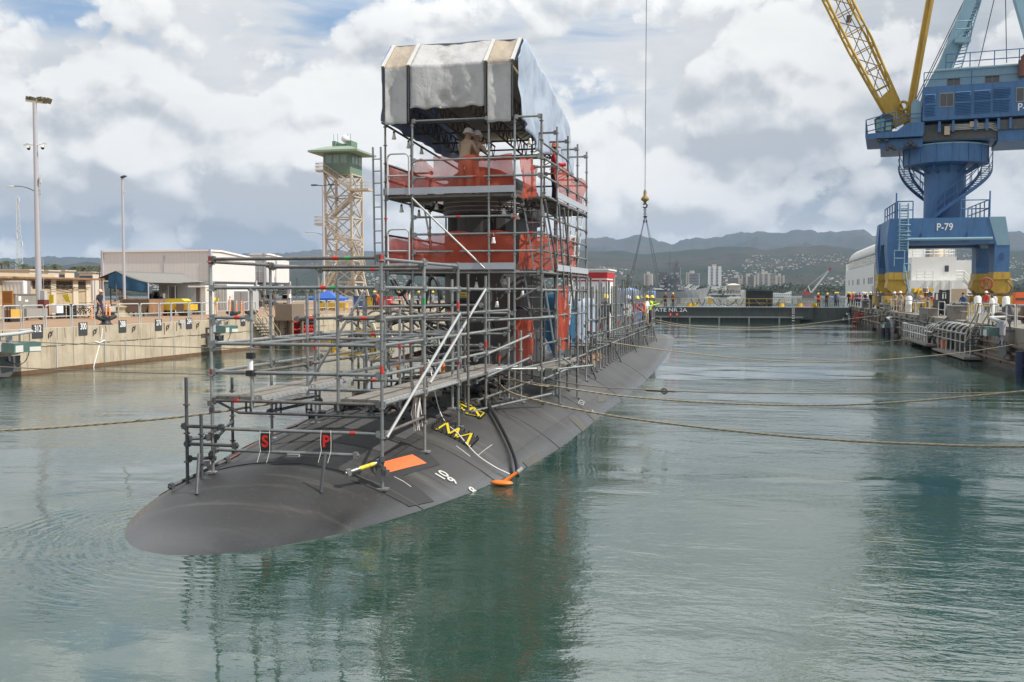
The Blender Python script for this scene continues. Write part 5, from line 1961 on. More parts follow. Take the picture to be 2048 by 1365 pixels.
mb.bx(x0, x1, Y, Y + 1.75, ZD + .2, ZP(618, Y, 70))
mb.build('case', mat('mid grey', (.30, .29, .275), .6, var=.06), t_)
mb = MB()
for f in (.25, 1.4):
 mb.bx(x0 + .02, x1 - .02, Y + f - .1, Y + f + .1, ZD, ZD + .2)
mb.build('skid', BROWN, t_, split=True)
# brown notice board
Y = 46
c = at(16, 597, Y=Y)
t_ = thing('notice_board', 'brown notice board with yellow lettering on two legs at the left edge', 'notice', (c.x, Y, ZD))
x0, x1, z0, z1 = G(5, Y), G(26, Y), ZP(612, Y, 15), ZP(582, Y, 15)
mb = MB()
mb.bx(x0, x1, Y - .03, Y + .03, z0, z1)
mb.build('board', mat('notice brown', (.40, .16, .02), .6, var=.05), t_)
mb = MB()
for k in range(9):
 zz = z1 - .06 - k * .068
 mb.bx(x0 + .05 + .02 * (k % 3), x1 - .05 - .03 * (k % 2), Y - .036, Y - .031, zz - .02, zz)
mb.build('text_line', mat('notice ink', (.09, .04, .01), .6, var=0), t_)
mb = MB()
for f in (.42, .7):
 mb.bx(x0 + (x1 - x0) * f - .02, x0 + (x1 - x0) * f + .02, Y - .02, Y + .02, ZD, z0)
mb.build('leg', BLACKM, t_)
# box pair at the foot of the light pole
Y = 52.6
t_, x0, x1 = gbox('transformer_box', 'dark red box carrying a pale grey box at the foot of the tall light mast', 'box', 75, 88, Y, 0, 1, GREYB)
mb = MB()
mb.bx(x0, x1, Y, Y + .45, ZD, ZP(600, Y, 85))
mb.build('case', mat('dark red', (.14, .035, .025), .6), t_)
mb = MB()
mb.bx(G(79, Y), G(88, Y), Y + .05, Y + .3, ZP(600, Y, 85), ZP(582, Y, 85))
mb.build('meter_box', LGREY, t_)
# drums
dr0 = thing('oil_drum', 'black steel drum', 'drum', (0, 0, 0), 'black drums on the left quay')
mb = MB()
mb.lathe([(.28, 0), (.295, .02), (.285, .05), (.285, .28), (.30, .30), (.285, .32), (.285, .58), (.30, .60), (.285, .62), (.285, .86), (.295, .88), (.28, .89)], (0, 0, 0), 18)
mb.build('shell', BLACKM, dr0)
mb = MB()
mb.cyl((.12, .1, .885), (.12, .1, .905), .04, n=8)
mb.build('bung', GALV, dr0)
for i, (px, what) in enumerate(((121, 'black steel drum on the left quay, nearer the light mast'), (143, 'black steel drum on the left quay, beside the bicycles'))):
 o = place(dr0, (G(px, 54), 54, ZD), 0, 1.0) if i == 0 else dup(dr0, (G(px, 54.3), 54.3, ZD))
 o['label'] = what
# white cooler with blue pallet
Y = 53
t_, x0, x1 = gbox('cooler', 'white cooler chest on a low cart left of the black drums', 'cooler', 101, 113, Y, 0, 1, WHITE)
mb = MB()
mb.bx(x0, x1, Y, Y + .6, ZD + .35, ZD + .85)
mb.build('chest', WHITEC, t_)
mb = MB()
mb.bx(x0 - .05, x1 + .1, Y - .05, Y + .65, ZD + .2, ZD + .26)
for q in (x0, x1):
 mb.cyl((q, Y, ZD + .1), (q, Y + .06, ZD + .1), .1, n=10)
mb.build('cart', GALVD, t_)
# yellow sheets against the stone wall
for i, (poly, lab) in enumerate((([(98, 607), (107, 607), (107, 590), (98, 590)], 'upright yellow sheet leaning on the stone building'), ([(131, 604), (141, 606), (136, 588), (124, 590)], 'tilted yellow sheet above the black drums'))):
 Y = 55.5
 mb = MB()
 mb.prism([(at(x, y, Y=Y).x, at(x, y, Y=Y).z) for x, y in poly][::-1], 'Y', Y, Y + .02)
 tag(mb.build('sheet', YELB), lab, 'sheet')

def bicycle(label, c, rz, m, group='bicycles on the left quay'):
 t_ = thing('bicycle', label, 'bicycle', (0, 0, 0), group)
 for k in (-.52, .52):
  mb = MB()
  mb.tube(arc((k, 0, .33), (1, 0, 0), (0, 0, 1), .33, 0, 345, 16), .022, 5)
  for a in range(8):
   mb.cyl((k, 0, .33), (k + .32 * math.cos(a * .785), 0, .33 + .32 * math.sin(a * .785)), .006, n=4)
  mb.build('wheel', BLACKM, t_)
 mb = MB()
 for p, q in (((-.52, 0, .33), (-.1, 0, .32)), ((-.1, 0, .32), (-.22, 0, .82)), ((-.52, 0, .33), (-.2, 0, .74)), ((-.2, 0, .74), (.34, 0, .78)), ((-.1, 0, .32), (.34, 0, .72)), ((.33, 0, .84), (.52, 0, .33))):
  mb.cyl(p, q, .022, n=6)
 mb.build('frame', m, t_)
 mb = MB()
 mb.tube([(.22, -.28, .98), (.34, -.1, .96), (.34, .1, .96), (.22, .28, .98)], .018, 5)
 mb.build('handlebar', GALVD, t_)
 mb = MB()
 mb.ball((-.23, 0, .85), (.13, .07, .04), 8)
 mb.build('saddle', BLACKM, t_)
 return place(t_, c, rz)

bicycle('dark bicycle leaning by the drums, nearest the black drums', (G(153, 54.9), 54.9, ZD), .5, NAVY)
bicycle('grey bicycle in the middle of the row by the stone building', (G(163, 55.2), 55.2, ZD), -.4, LGREY)
bicycle('dark bicycle at the right end of the row by the stone building', (G(173, 55.0), 55.0, ZD), .9, BLACKM)
bicycle('dark bicycle on the far side of the yellow stairs under the second hangar', (G(524, 88), 88, ZD), .3, BLACKM)
bicycle('blue bicycle behind the brown box on legs', (G(545, 84), 84, ZD), -.2, BLUEC)
# low stone building with louvred openings, its front along the quay
XB = -45.5
YB_ = lambda px: at(px, 580, X=XB).y
t_ = thing('stone_building', 'low tan stone building with louvred openings and rusty gutter on the left quay', 'building', (XB, YB_(100), ZD))
y0, y1, y2 = YB_(-220), YB_(179), YB_(197)
zt = at(100, 559, X=XB).z
mb = MB()
mb.bx(XB - 7, XB, y0, y1, ZD - .05, zt)
mb.build('wall', STONE, t_)
mb = MB()
mb.bx(XB - 7, XB - .9, y1, y2, ZD - .05, zt)
mb.build('rubble_wall', STONED, t_)
mb = MB()
mb.bx(XB - 7.3, XB + .3, y0, y2 + .2, zt, zt + .13)
mb.bx(XB - 6, XB - 1.2, y0, YB_(140), zt + .13, zt + .38)
mb.build('roof', mat('tan roof', (.46, .38, .28), .8), t_)
mb = MB()
mb.bx(XB + .3, XB + .38, y0, y2 + .2, zt + .01, zt + .12)
mb.cyl((XB + .3, y2, zt), (XB + .3, y2, ZD), .05, n=6)
mb.build('gutter', RUST, t_)
z0, z1 = at(100, 577.5, X=XB).z, at(100, 562.5, X=XB).z
for a, b in ((65, 73), (83, 100), (110, 144), (154, 170)):
 mb = MB()
 mb.bx(XB - .05, XB + .004, YB_(a), YB_(b), z0, z1)
 op = mb.build('louvre_window', DARK, t_)
 mb = MB()
 for k in range(6):
  zz = z0 + (z1 - z0) * (k + .5) / 6
  mb.bx(XB + .01, XB + .06, YB_(a), YB_(b), zz - .012, zz + .012)
 mb.build('louvre_blade', BROWN, op)
for a, b in ((100, 110), (144, 154), (170, 179)):
 mb = MB()
 mb.bx(XB + .002, XB + .1, YB_(a), YB_(b), ZD, zt)
 mb.build('pier', mat('pale render', (.60, .52, .40), .85, var=.08), t_)
mb = MB()
for a, b, s_ in ((80, 178, 585), (95, 180, 578), (60, 150, 590)):
 mb.tube(bez(at(a, 561, X=XB + .2), at((a + b) / 2, s_, X=XB + .2), at(b, 576, X=XB + .2), 12), .018, 4)
tag(mb.build('cable_loom', HOSE), 'black cables sagging along the front of the stone building', 'cables')

def container(label, x0, x1, Y, z1, dep, m, ribs='Y'):
 t_ = thing('shipping_container', label, 'container', ((x0 + x1) / 2, Y, ZD))
 mb = MB()
 mb.bx(x0 + .03, x1 - .03, Y + .03, Y + dep, ZD, z1)
 n = max(4, int((x1 - x0) / .28))
 for k in range(n):
  a = x0 + .08 + (x1 - x0 - .2) * k / n
  mb.bx(a, a + .12, Y, Y + .04, ZD + .1, z1 - .12)
 n2 = int(dep / .28)
 for k in range(n2):
  a = Y + .1 + (dep - .2) * k / n2
  mb.bx(x1 - .04, x1, a, a + .12, ZD + .1, z1 - .12)
 mb.build('body', m, t_)
 mb = MB()
 for xx in (x0, x1 - .1):
  mb.bx(xx, xx + .1, Y - .02, Y + .1, ZD, z1 + .02)
 mb.bx(x0 + .1, x1 - .1, Y - .02, Y + .1, z1 - .1, z1 + .02)
 mb.build('corner_frame', m, t_)
 return t_, Y

container('white corrugated container before the stone building at the left edge', G(-20, 53), G(48, 53), 53, ZP(561.5, 53), .65, WHITE)
t_, Y = container('white container with door bars below the first hangar', G(429, 82), G(455, 82), 82, ZP(569, 82, 440), 5, WHITE)
mb = MB()
for px in (434, 438, 445, 450):
 mb.cyl((G(px, 82), 81.94, ZD + .1), (G(px, 82), 81.94, ZP(571, 82, 440)), .02, n=5)
mb.build('door_bar', GALV, t_)
# concrete block and stanchions by the walking man
Y = 54.6
t_, x0, x1 = gbox('concrete_block', 'pale concrete block on a cart between orange posts right of the walking man', 'block', 205, 219, Y, 0, 1, CONC)
mb = MB()
mb.bx(x0, x1, Y, Y + .6, ZD + .42, ZD + .74)
mb.build('block', mat('pale block', (.45, .44, .40), .85), t_)
mb = MB()
mb.bx(x0 - .1, x1 + .1, Y - .05, Y + .65, ZD + .34, ZD + .42)
for q in (x0 + .05, x1 - .05):
 mb.bx(q - .05, q + .05, Y, Y + .5, ZD, ZD + .34)
mb.build('cart', GALVD, t_)
sn0 = thing('delineator_post', '', 'post', (0, 0, 0), 'orange delineator posts on the left quay')
mb = MB()
mb.lathe([(.14, 0), (.14, .03), (.05, .05), (.045, .95), (.03, 1.0)], (0, 0, 0), 10)
mb.build('post', ORANGED, sn0)
mb = MB()
for z in (.66, .8):
 mb.cyl((0, 0, z), (0, 0, z + .07), .049, n=10)
mb.build('reflector_band', WHITEC, sn0)
for i, (px, Y, what) in enumerate(((183, 54, 'left of the walking man'), (212, 53.9, 'right before the pale block'), (219, 54.5, 'right of the pale block'), (434, 78, 'before the white container'), (460, 74, 'tallest, before the timber wall'), (473, 80, 'before the grey cabinet, left'), (483, 80, 'before the grey cabinet, right'), (487, 66, 'close to the quay edge'))):
 p = (G(px, Y), Y, ZD)
 o = place(sn0, p, 0, .9) if i == 0 else dup(sn0, p, 0, None, 1.35 if i == 4 else 1.0)
 o['label'] = 'orange delineator post on the left quay, ' + what
# capstan, trough, trailer
Y = 58
c = Vector((G(236, Y), Y, ZD))
mb = MB()
mb.lathe([(.75, 0), (.75, .1), (.5, .14), (.45, .3), (.42, .55), (.55, .66), (.55, .72), (.3, .76)], c, 20)
tag(mb.build('capstan', mat('beige paint', (.36, .30, .19), .6, streak=.3)), 'squat beige capstan between the pale block and the rusty trough', 'capstan')
Y = 60
t_, x0, x1 = gbox('steel_trough', 'long rusty brown steel trough on skids behind the railings', 'trough', 244, 299, Y, 0, 1, BROWN)
mb = MB()
prof = [(x0, ZP(600, Y, 270)), (x0 + .25, ZD + .28), (x1 - .3, ZD + .28), (x1, ZP(600, Y, 270))]
mb.prism(prof, 'Y', Y, Y + 1.6)
mb.build('trough', BROWN, t_)
mb = MB()
for f in (.02, .98):
 mb.bx(x0 + (x1 - x0) * f - .05, x0 + (x1 - x0) * f + .05, Y - .04, Y + 1.64, ZD + .2, ZP(598.5, Y, 270))
mb.bx(x0, x1, Y - .05, Y - .01, ZP(600.5, Y, 270), ZP(598.5, Y, 270))
mb.build('rim', RUST, t_)
mb = MB()
for k in range(5):
 q = x0 + .3 + (x1 - x0 - .6) * k / 4
 mb.bx(q - .1, q + .1, Y, Y + 1.5, ZD, ZD + .28)
mb.build('skid', LGREY, t_, split=True)
Y = 62
t_, x0, x1 = gbox('yellow_trailer', 'long yellow steel beam trailer with a raised yellow box behind the railings', 'trailer', 284, 375, Y, 0, 1, YEL)
mb = MB()
mb.bx(x0, x1, Y, Y + 1.3, ZP(621, Y, 330), ZP(609, Y, 330))
mb.build('main_beam', YEL, t_)
mb = MB()
xa_, xb_ = G(326, Y), G(362, Y)
mb.prism([(xa_, ZP(608, Y, 330)), (xb_, ZP(608, Y, 330)), (xb_ + .15, ZP(602, Y, 330)), (xb_ - .1, ZP(598, Y, 330)), (xa_, ZP(598, Y, 330))], 'Y', Y + .2, Y + 1.1)
mb.build('top_box', YELB, t_)
mb = MB()
mb.bx(G(353, Y), G(368, Y), Y - .06, Y - .004, ZP(624, Y, 330), ZP(608, Y, 330))
mb.build('rusty_plate', BROWN, t_)
for px in (328, 340, 360, 370):
 mb = MB()
 mb.cyl((G(px, Y), Y + .05, ZD + .22), (G(px, Y), Y + .3, ZD + .22), .22, n=12)
 mb.build('wheel', BLACKM, t_)
mb = MB()
for px in (288, 296, 310, 334):
 mb.bx(G(px, Y) - .06, G(px, Y) + .06, Y + .1, Y + .3, ZD, ZP(620, Y, 330))
mb.build('support', YELB, t_)
# canopy with blue side sheets, stores below it, pale blue shed, cabinets
Y = 66
t_ = thing('canopy', 'wide grey pitched canopy with a dark blue tarpaulin hung in its gable', 'canopy', (G(260, Y), Y, ZD))
pk = (G(232, Y), ZP(543, Y, 232))
le = (G(188, Y), ZP(561, Y, 190))
re = (G(297, Y), ZP(566, Y, 297))
mb = MB()
mb.sheet(lambda u, v: Vector((pk[0] + (re[0] - pk[0]) * v, Y + 9 * u, pk[1] + (re[1] - pk[1]) * v - .12 * math.sin(math.pi * v))), 10, 6, .03)
mb.build('roof_sheet', GREYROOF, t_)
mb = MB()
mb.sheet(lambda u, v: Vector((pk[0] + (le[0] - pk[0]) * v, Y + 9 * u, pk[1] + (le[1] - pk[1]) * v)), 10, 4, -.03)
mb.build('roof_sheet', mat('dark sheet', (.05, .05, .05), .8), t_)
mb = MB()
def gable(u, v):
 x = G(217, Y) + (G(297, Y) - G(217, Y)) * u
 f = (x - pk[0]) / (re[0] - pk[0])
 zt_ = pk[1] + (re[1] - pk[1]) * f if f > 0 else pk[1] + (le[1] - pk[1]) * (-(x - pk[0]) / (pk[0] - le[0]))
 zb_ = ZP(576 + 9 * u, Y, 250)
 return Vector((x, Y + .05 + .08 * math.sin(u * 14) * v, zt_ - .05 + (zb_ - zt_) * v))
mb.sheet(gable, 20, 8, .02)
mb.build('gable_sheet', BTARP, t_)
mb = MB()
for px, yy in ((297, Y), (297, Y + 8.8), (232, Y + .1), (190, Y)):
 x = G(px, Y) if px != 232 else pk[0]
 mb.cyl((x, yy, ZD), (x, yy, {297: re[1], 232: pk[1], 190: le[1]}[px]), .05, n=6)
mb.build('post', LGREY, t_)
Y = 71
t_, x0, x1 = gbox('store_shed', 'pale blue metal shed with a lean-to door behind the yellow trailer', 'shed', 318, 402, Y, 0, 1, WHITE)
mb = MB()
mb.bx(x0, x1, Y, Y + 1.6, ZD, ZP(567, Y, 360))
mb.build('wall', mat('pale blue metal', (.40, .46, .47), .5, var=.05, seam=(0, .3, .85)), t_)
mb = MB()
mb.prism([(x0 - .2, ZP(569, Y, 360)), (x1 + .2, ZP(565, Y, 360)), (x1 + .2, ZP(564, Y, 360)), (x0 - .2, ZP(567.5, Y, 360))], 'Y', Y - .5, Y + 1.8)
mb.build('roof', LGREY, t_)
mb = MB()
mb.bx(G(342, Y), G(355, Y), Y - .01, Y + .02, ZD, ZP(574, Y, 350))
mb.build('door', mat('shed door', (.18, .21, .24), .5), t_)
mb = MB()
for px in (341, 355):
 mb.cyl((G(px, Y), Y - .3, ZD), (G(px, Y), Y - .3, ZP(572, Y, 350)), .05, n=6)
mb.build('post', WHITE, t_)
mb = MB()
mb.bx(G(314, Y), G(341, Y), Y - .62, Y - .3, ZD, ZP(581, Y, 330))
mb.build('panel', mat('grey panel', (.34, .36, .36), .6), t_)
Y = 67
t_, x0, x1 = gbox('open_cabinet', 'tall white open fronted cabinet right of the yellow trailer', 'cabinet', 379, 411, Y, 0, 1, WHITE)
zt = ZP(575, Y, 390)
mb = MB()
mb.bx(x0, x1, Y + 1.2, Y + 1.25, ZD, zt)
mb.bx(G(401, Y), x1, Y, Y + 1.2, ZD, zt - .01)
mb.bx(x0, x0 + .05, Y + .8, Y + 1.2, ZD, zt - .01)
mb.build('case', mat('cabinet white', (.62, .60, .56), .6, var=.05), t_)
mb = MB()
mb.bx(x0 - .06, x1 + .04, Y - .1, Y + 1.3, zt, zt + .12)
mb.build('top', WHITEC, t_)
Y = 66
t_, x0, x1 = gbox('hand_cart', 'small cart with a black case before the white cabinet', 'cart', 384, 397, Y, 0, 1, BLACKM)
mb = MB()
mb.bx(x0 + .15, x1 - .15, Y, Y + .5, ZD + .3, ZD + .85)
mb.build('case', BLACKM, t_)
mb = MB()
mb.bx(x0, x1, Y - .05, Y + .55, ZD + .22, ZD + .3)
mb.cyl((x0 + .1, Y, ZD + .12), (x0 + .1, Y + .1, ZD + .12), .12, n=10)
mb.cyl((x1 - .1, Y, ZD + .12), (x1 - .1, Y + .1, ZD + .12), .12, n=10)
mb.build('bed', GALVD, t_)
# stores heaped below the canopy
Y = 66.5
t_ = thing('supply_rack', 'cluttered rack of white and grey supplies below the blue tarpaulin', 'rack', (G(230, Y), Y, ZD))
x0, x1 = G(221, Y), G(250, Y)
mb = MB()
for zz in (.3, .9, 1.5):
 mb.bx(x0, x1, Y, Y + .7, ZD + zz, ZD + zz + .04)
for xx in (x0, x1):
 mb.bx(xx - .03, xx + .03, Y, Y + .06, ZD, ZD + 1.9)
mb.build('frame', GALVD, t_)
mb = MB()
for k in range(26):
 mb.box((rnd.uniform(x0 + .1, x1 - .1), Y + rnd.uniform(0, .4), ZD + rnd.choice((.5, 1.1, 1.7)) + rnd.uniform(-.1, .1)), (rnd.uniform(.12, .35), .3, rnd.uniform(.12, .35)), rnd.randrange(3), rnd.random())
mb.build('supply_box', [WHITE, GREYB, LGREY], t_, split=True)
t_ = thing('work_bench', 'dark work bench with hanging gear in the shade below the blue tarpaulin', 'bench', (G(275, Y), Y, ZD))
x0, x1 = G(255, Y), G(295, Y)
mb = MB()
mb.bx(x0, x1, Y + 2, Y + 2.8, ZD + .85, ZD + .92)
mb.build('top', BROWN, t_)
mb = MB()
for xx in (x0 + .05, (x0 + x1) / 2, x1 - .05):
 mb.bx(xx - .04, xx + .04, Y + 2, Y + 2.1, ZD, ZD + .85)
mb.build('leg', GALVD, t_)
mb = MB()
for k in range(14):
 mb.box((rnd.uniform(x0, x1), Y + 2.3, ZD + rnd.uniform(1.0, 1.5)), (rnd.uniform(.1, .4), .3, rnd.uniform(.15, .5)), rnd.randrange(3))
mb.build('gear', [BLACKM, BLUEC, GREYB], t_)
# timber wall and grey cabinet under the first hangar
Y = 90
mb = MB()
for k in range(16):
 a = G(454, Y) + (G(494, Y) - G(454, Y)) * k / 16
 mb.bx(a, a + .14, Y, Y + .1, ZD, ZP(569, Y, 470) - .02 * (k % 3))
tag(mb.build('timber_wall', WOOD), 'timber board wall below the first hangar', 'wall')
Y = 82
t_, x0, x1 = gbox('grey_cabinet', 'tall grey cabinet beside the orange posts below the first hangar', 'cabinet', 468, 496, Y, 0, 1, GREYB)
mb = MB()
mb.bx(x0, x1, Y, Y + 2, ZD, ZP(583, Y, 480))
mb.build('case', mat('cabinet grey', (.42, .43, .44), .5, var=.04), t_)
mb = MB()
mb.bx((x0 + x1) / 2 - .01, (x0 + x1) / 2 + .01, Y - .01, Y, ZD + .1, ZP(585, Y, 480))
mb.build('door_gap', DARK, t_)
# yellow hydrant-like stand
c = Vector((G(428, 70), 70, ZD))
mb = MB()
mb.lathe([(.14, 0), (.12, .1), (.1, .9), (.2, 1.0), (.2, 1.15), (.08, 1.25)], c, 12)
mb.bx(c.x - .4, c.x + .4, c.y - .06, c.y + .06, c.z + .95, c.z + 1.2)
tag(mb.build('hydrant', YELB), 'yellow hydrant stand left of the white container', 'hydrant')

# hangars: white shelters carried on posts
def hangar(label, pxa, pxb, pxc, yt, yb, Z, slope, group):
 a, b = at(pxa, yt, Y=Z), at(pxb, yt, Y=Z)
 x0, x1 = a.x, b.x
 # the gable runs back along the basin until it is seen at pxc
 yy = at(pxc, yt, X=x1).y
 zt, zb = at(pxb, yt, Y=Z).z, at(pxb, yb, Y=Z).z
 t_ = thing('hangar', label, 'hangar', ((x0 + x1) / 2, Z, ZD), group)
 mb = MB()
 mb.prism([(Z, zb), (yy, zb), (yy, zt - slope), (Z + (yy - Z) * .22, zt + .02), (Z, zt)], 'X', x0, x1)
 mb.build('cladding', HANG, t_)
 mb = MB()
 mb.bx(x0 - .12, x1 + .15, Z - .15, Z + .1, zt, zt + .18)
 mb.beam((x1 + .06, Z, zt + .08), (x1 + .06, Z + (yy - Z) * .22, zt + .1), .16, .18)
 mb.beam((x1 + .06, Z + (yy - Z) * .22, zt + .1), (x1 + .06, yy, zt - slope + .08), .16, .18)
 mb.build('roof_edge', WHITEC, t_)
 for q in (Z - .05, yy + .05):
  mb = MB()
  mb.bx(x1 - .1, x1 + .14, q - .16, q + .16, ZD, zt + .2 if q < Z else zb + .2)
  mb.build('corner_post', HANGL, t_)
 mb = MB()
 mb.bx(x0 - .1, x0 + .12, Z - .2, Z + .1, ZD, zt + .2)
 mb.build('corner_post', HANGL, t_)
 mb = MB()
 mb.bx(x0, x1 + .03, Z - .06, Z + .2, zb - .25, zb)
 mb.bx(x1 - .1, x1 + .06, Z, yy, zb - .3, zb)
 mb.build('bottom_beam', GALVD, t_)
 mb = MB()
 mb.bx(x0 + (x1 - x0) * .57, x0 + (x1 - x0) * .58, Z - .06, Z - .004, zb + .3, zt - .4)
 mb.build('downpipe', HANGL, t_)
 return t_, x0, x1, yy, zb, zt

hangar('large white hangar on posts with a grey long side, nearer of the two', 205, 421, 510, 503, 563, 96, .55, 'white hangars on posts')
h2 = hangar('smaller white hangar on posts behind the first, with a side ladder', 500, 528, 578, 510, 565, 108, .4, 'white hangars on posts')
mb = MB()
for px in (512, 519):
 mb.cyl((G(px, 107.5), 107.5, ZP(566, 107.5, 515)), (G(px, 107.5), 107.5, ZP(540, 107.5, 515)), .05, n=6)
for k in range(5):
 zz = ZP(564 - 5 * k, 107.5, 515)
 mb.cyl((G(511, 107.5), 107.5, zz), (G(525, 107.5), 107.5, zz), .04, n=5)
mb.build('side_ladder', LGREY, h2[0])
# stores under the second hangar
t_ = thing('pipe_rack', 'rack of pipes and white boxes in the shade below the second hangar', 'rack', (G(540, 106), 106, ZD))
x0, x1 = G(505, 106), G(575, 106)
mb = MB()
for zz in (.9, 1.9):
 mb.bx(x0, x1, 106, 107, ZD + zz, ZD + zz + .06)
for f in (0, .33, .66, 1):
 mb.bx(x0 + (x1 - x0) * f - .05, x0 + (x1 - x0) * f + .05, 106, 106.1, ZD, ZD + 2.3)
mb.build('frame', GREYB, t_)
mb = MB()
for k in range(40):
 mb.box((rnd.uniform(x0, x1), 106.4, ZD + rnd.choice((.4, 1.2, 2.2)) + rnd.uniform(-.1, .15)), (rnd.uniform(.2, .8), .5, rnd.uniform(.2, .6)), rnd.randrange(4))
mb.build('supply_box', [WHITE, GREYB, LGREY, NAVY], t_, split=True)
# stairs notch with yellow rails, the brown box on legs, hose manifold
t_ = thing('yellow_stairs', 'yellow railed stairs going down the left quay wall', 'stairs', (XL + .2, 67, 1))
pa, pb = at(507, 632, X=XL + .15), at(541, 672, X=XL + .15)
for xo in (0, .75):
 mb = MB()
 for dz in (.02, .5):
  mb.tube([(XL + .1 + xo, pa.y - .4, pa.z + dz), (XL + .1 + xo, pa.y, pa.z + dz), (XL + .1 + xo, pb.y, pb.z + dz - .3)], .035, 6)
 for f in (0, .5, 1):
  q = pa.lerp(pb, f)
  mb.cyl((XL + .1 + xo, q.y, q.z - .45), (XL + .1 + xo, q.y, q.z + .5 - .3 * f), .03, n=6)
 mb.build('handrail', CREAM, t_)
mb = MB()
for k in range(8):
 f = k / 7
 mb.bx(XL + .05, XL + .85, pa.y + (pb.y - pa.y) * f, pa.y + (pb.y - pa.y) * f + .35, pa.z - .5 + (pb.z - pa.z) * f - .05, pa.z - .5 + (pb.z - pa.z) * f)
mb.build('treads', GALVD, t_)
c0, c1 = at(553, 641, X=XL + .6), at(590, 641, X=XL + .6)
t_ = thing('legged_box', 'brown steel box on tall legs against the left quay wall', 'box', (XL + .6, c0.y, 1))
zt, zb = at(565, 609, X=XL + 1.2).z, at(565, 641, X=XL + 1.2).z
mb = MB()
mb.bx(XL + .1, XL + 1.3, c0.y + .8, c1.y, zb, zt)
mb.build('case', mat('taupe steel', (.21, .155, .115), .6, var=.08), t_)
mb = MB()
mb.bx(XL + .05, XL + 1.34, c0.y + .76, c1.y + .04, zb - .06, zb - .002)
mb.build('flange', BROWN, t_)
for xx, yy in ((XL + .2, c0.y + 1), (XL + 1.2, c0.y + 1), (XL + .2, c1.y - .2), (XL + 1.2, c1.y - .2)):
 mb = MB()
 mb.bx(xx - .07, xx + .07, yy - .12, yy + .12, -.4, zb - .06)
 mb.build('leg', BROWN, t_)
mb = MB()
mb.bx(XL + .18, XL + 1.22, c0.y + 1, c1.y - .2, .55, .63)
mb.build('cross_beam', BROWN, t_)
t_ = thing('hose_manifold', 'rows of red and black hose couplings on the left quay wall beside the brown box', 'manifold', (XL + .4, 78, 1))
mr, mk = MB(), MB()
for px in range(598, 626, 4):
 for py in (637, 645, 652, 660, 667):
  c = at(px + (py % 3), py, X=XL + .7)
  (mk if py < 642 else mr).cyl((XL + .05, c.y, c.z), (XL + .75, c.y + .1, c.z - .05), .10, n=8)
  (mk if py < 646 else mr).tube(arc((XL + .7, c.y, c.z - .06), (1, 0, 0), (0, 0, 1), .13, -90, 100, 6), .05, 5)
mr.build('red_coupling', REDC, t_)
mk.build('black_coupling', BLACKM, t_)
mb = MB()
mb.bx(XL + .02, XL + .06, at(594, 650, X=XL).y, at(628, 650, X=XL).y, .25, 1.9)
mb.build('backing', DARK, t_)

# light masts
def lightmast(label, px, ybase_Y, ytop, r0, r1, kind):
 Y = ybase_Y
 x = G(px, Y)
 zt = at(px, ytop, Y=Y).z
 t_ = thing('light_mast', label, 'light mast', (x, Y, ZD))
 mb = MB()
 mb.cyl((x, Y, ZD), (x, Y, zt), r0, r1, n=14)
 mb.build('mast', mat('mast grey', (.46, .46, .50), .45, .2, .06), t_)
 return t_, x, Y, zt

t_, x, Y, zt = lightmast('tall grey light mast with floodlights, cameras and a street lamp arm, left quay', 78, 53.4, 205, .20, .12, 0)
k = Y / 1800.0
mb = MB()
mb.beam((x - .55, Y - .1, zt + .12), (x + .72, Y + .1, zt - .05), .09, .1)
mb.beam((x - .5, Y + .3, zt + .2), (x + .75, Y + .4, zt + .02), .06, .06)
mb.build('crossarm', CREAM, t_)
for dx, dz, a in ((-.45, .28, .1), (-.2, .26, .1), (.35, .22, -.1), (.7, .12, -.4), (.95, .08, -.5)):
 mb = MB()
 mb.prism([(-.16, -.11), (.16, -.07), (.16, .09), (-.16, .12)], 'Y', -.14, .14)
 mb.v = [Matrix.Translation((x + dx, Y + .1, zt + dz)) @ Matrix.Rotation(a * 2, 4, 'Y') @ p for p in mb.v]
 mb.build('floodlight', mat('olive lamp', (.12, .11, .06), .5), t_)
zc = at(78, 291, Y=Y).z
for sg in (-1, 1):
 mb = MB()
 mb.tube([(x + sg * .1, Y, zc), (x + sg * .35, Y, zc + .06), (x + sg * .6, Y, zc + .1)], .03, 5)
 arm = mb.build('camera_arm', WHITE, t_)
 mb = MB()
 mb.lathe([(.04, .0), (.11, -.05), (.12, -.14)], (x + sg * .5, Y, zc), 10)
 mb.ball((x + sg * .5, Y, zc - .18), .1, 8, 1)
 mb.beam((x + sg * .55, Y, zc + .12), (x + sg * .85, Y, zc + .05), .09, .09)
 mb.build('camera', [WHITE, BLACKM], arm)
za = at(78, 384, Y=Y).z
mb = MB()
mb.tube(bez((x, Y, za - .05), (x - .75, Y, za + .42), (x - 1.6, Y, za + .38), 10), .035, 6)
arm = mb.build('lamp_arm', GALV, t_)
mb = MB()
mb.ball((x - 1.85, Y, za + .37), (.3, .11, .05), 10)
mb.build('lamp_head', LAMPG, arm)
mb = MB()
zz = at(86, 350, Y=Y).z
mb.cyl((x + .28, Y, za - .2), (x + .28, Y, zz), .025, n=6)
mb.cyl((x + .28, Y, zz - .5), (x + .28, Y, zz - .2), .1, n=8)
mb.beam((x, Y, za + .1), (x + .32, Y, za + .1), .05, .05)
mb.beam((x, Y, za - .12), (x + .32, Y, za - .12), .05, .05)
mb.tube([(x + .3, Y, za - .2), (x + .34, Y, za - 2), (x + .36, Y, ZD + 1)], .014, 4)
mb.build('antenna', LGREY, t_)
t_, x, Y, zt = lightmast('slim dark light mast with a single tilted lamp before the first hangar', 249, 62, 357, .10, .08, 1)
mb = MB()
mb.prism([(-.05, 0), (.28, .14), (.26, .2), (-.04, .12)], 'Y', Y - .15, Y + .15)
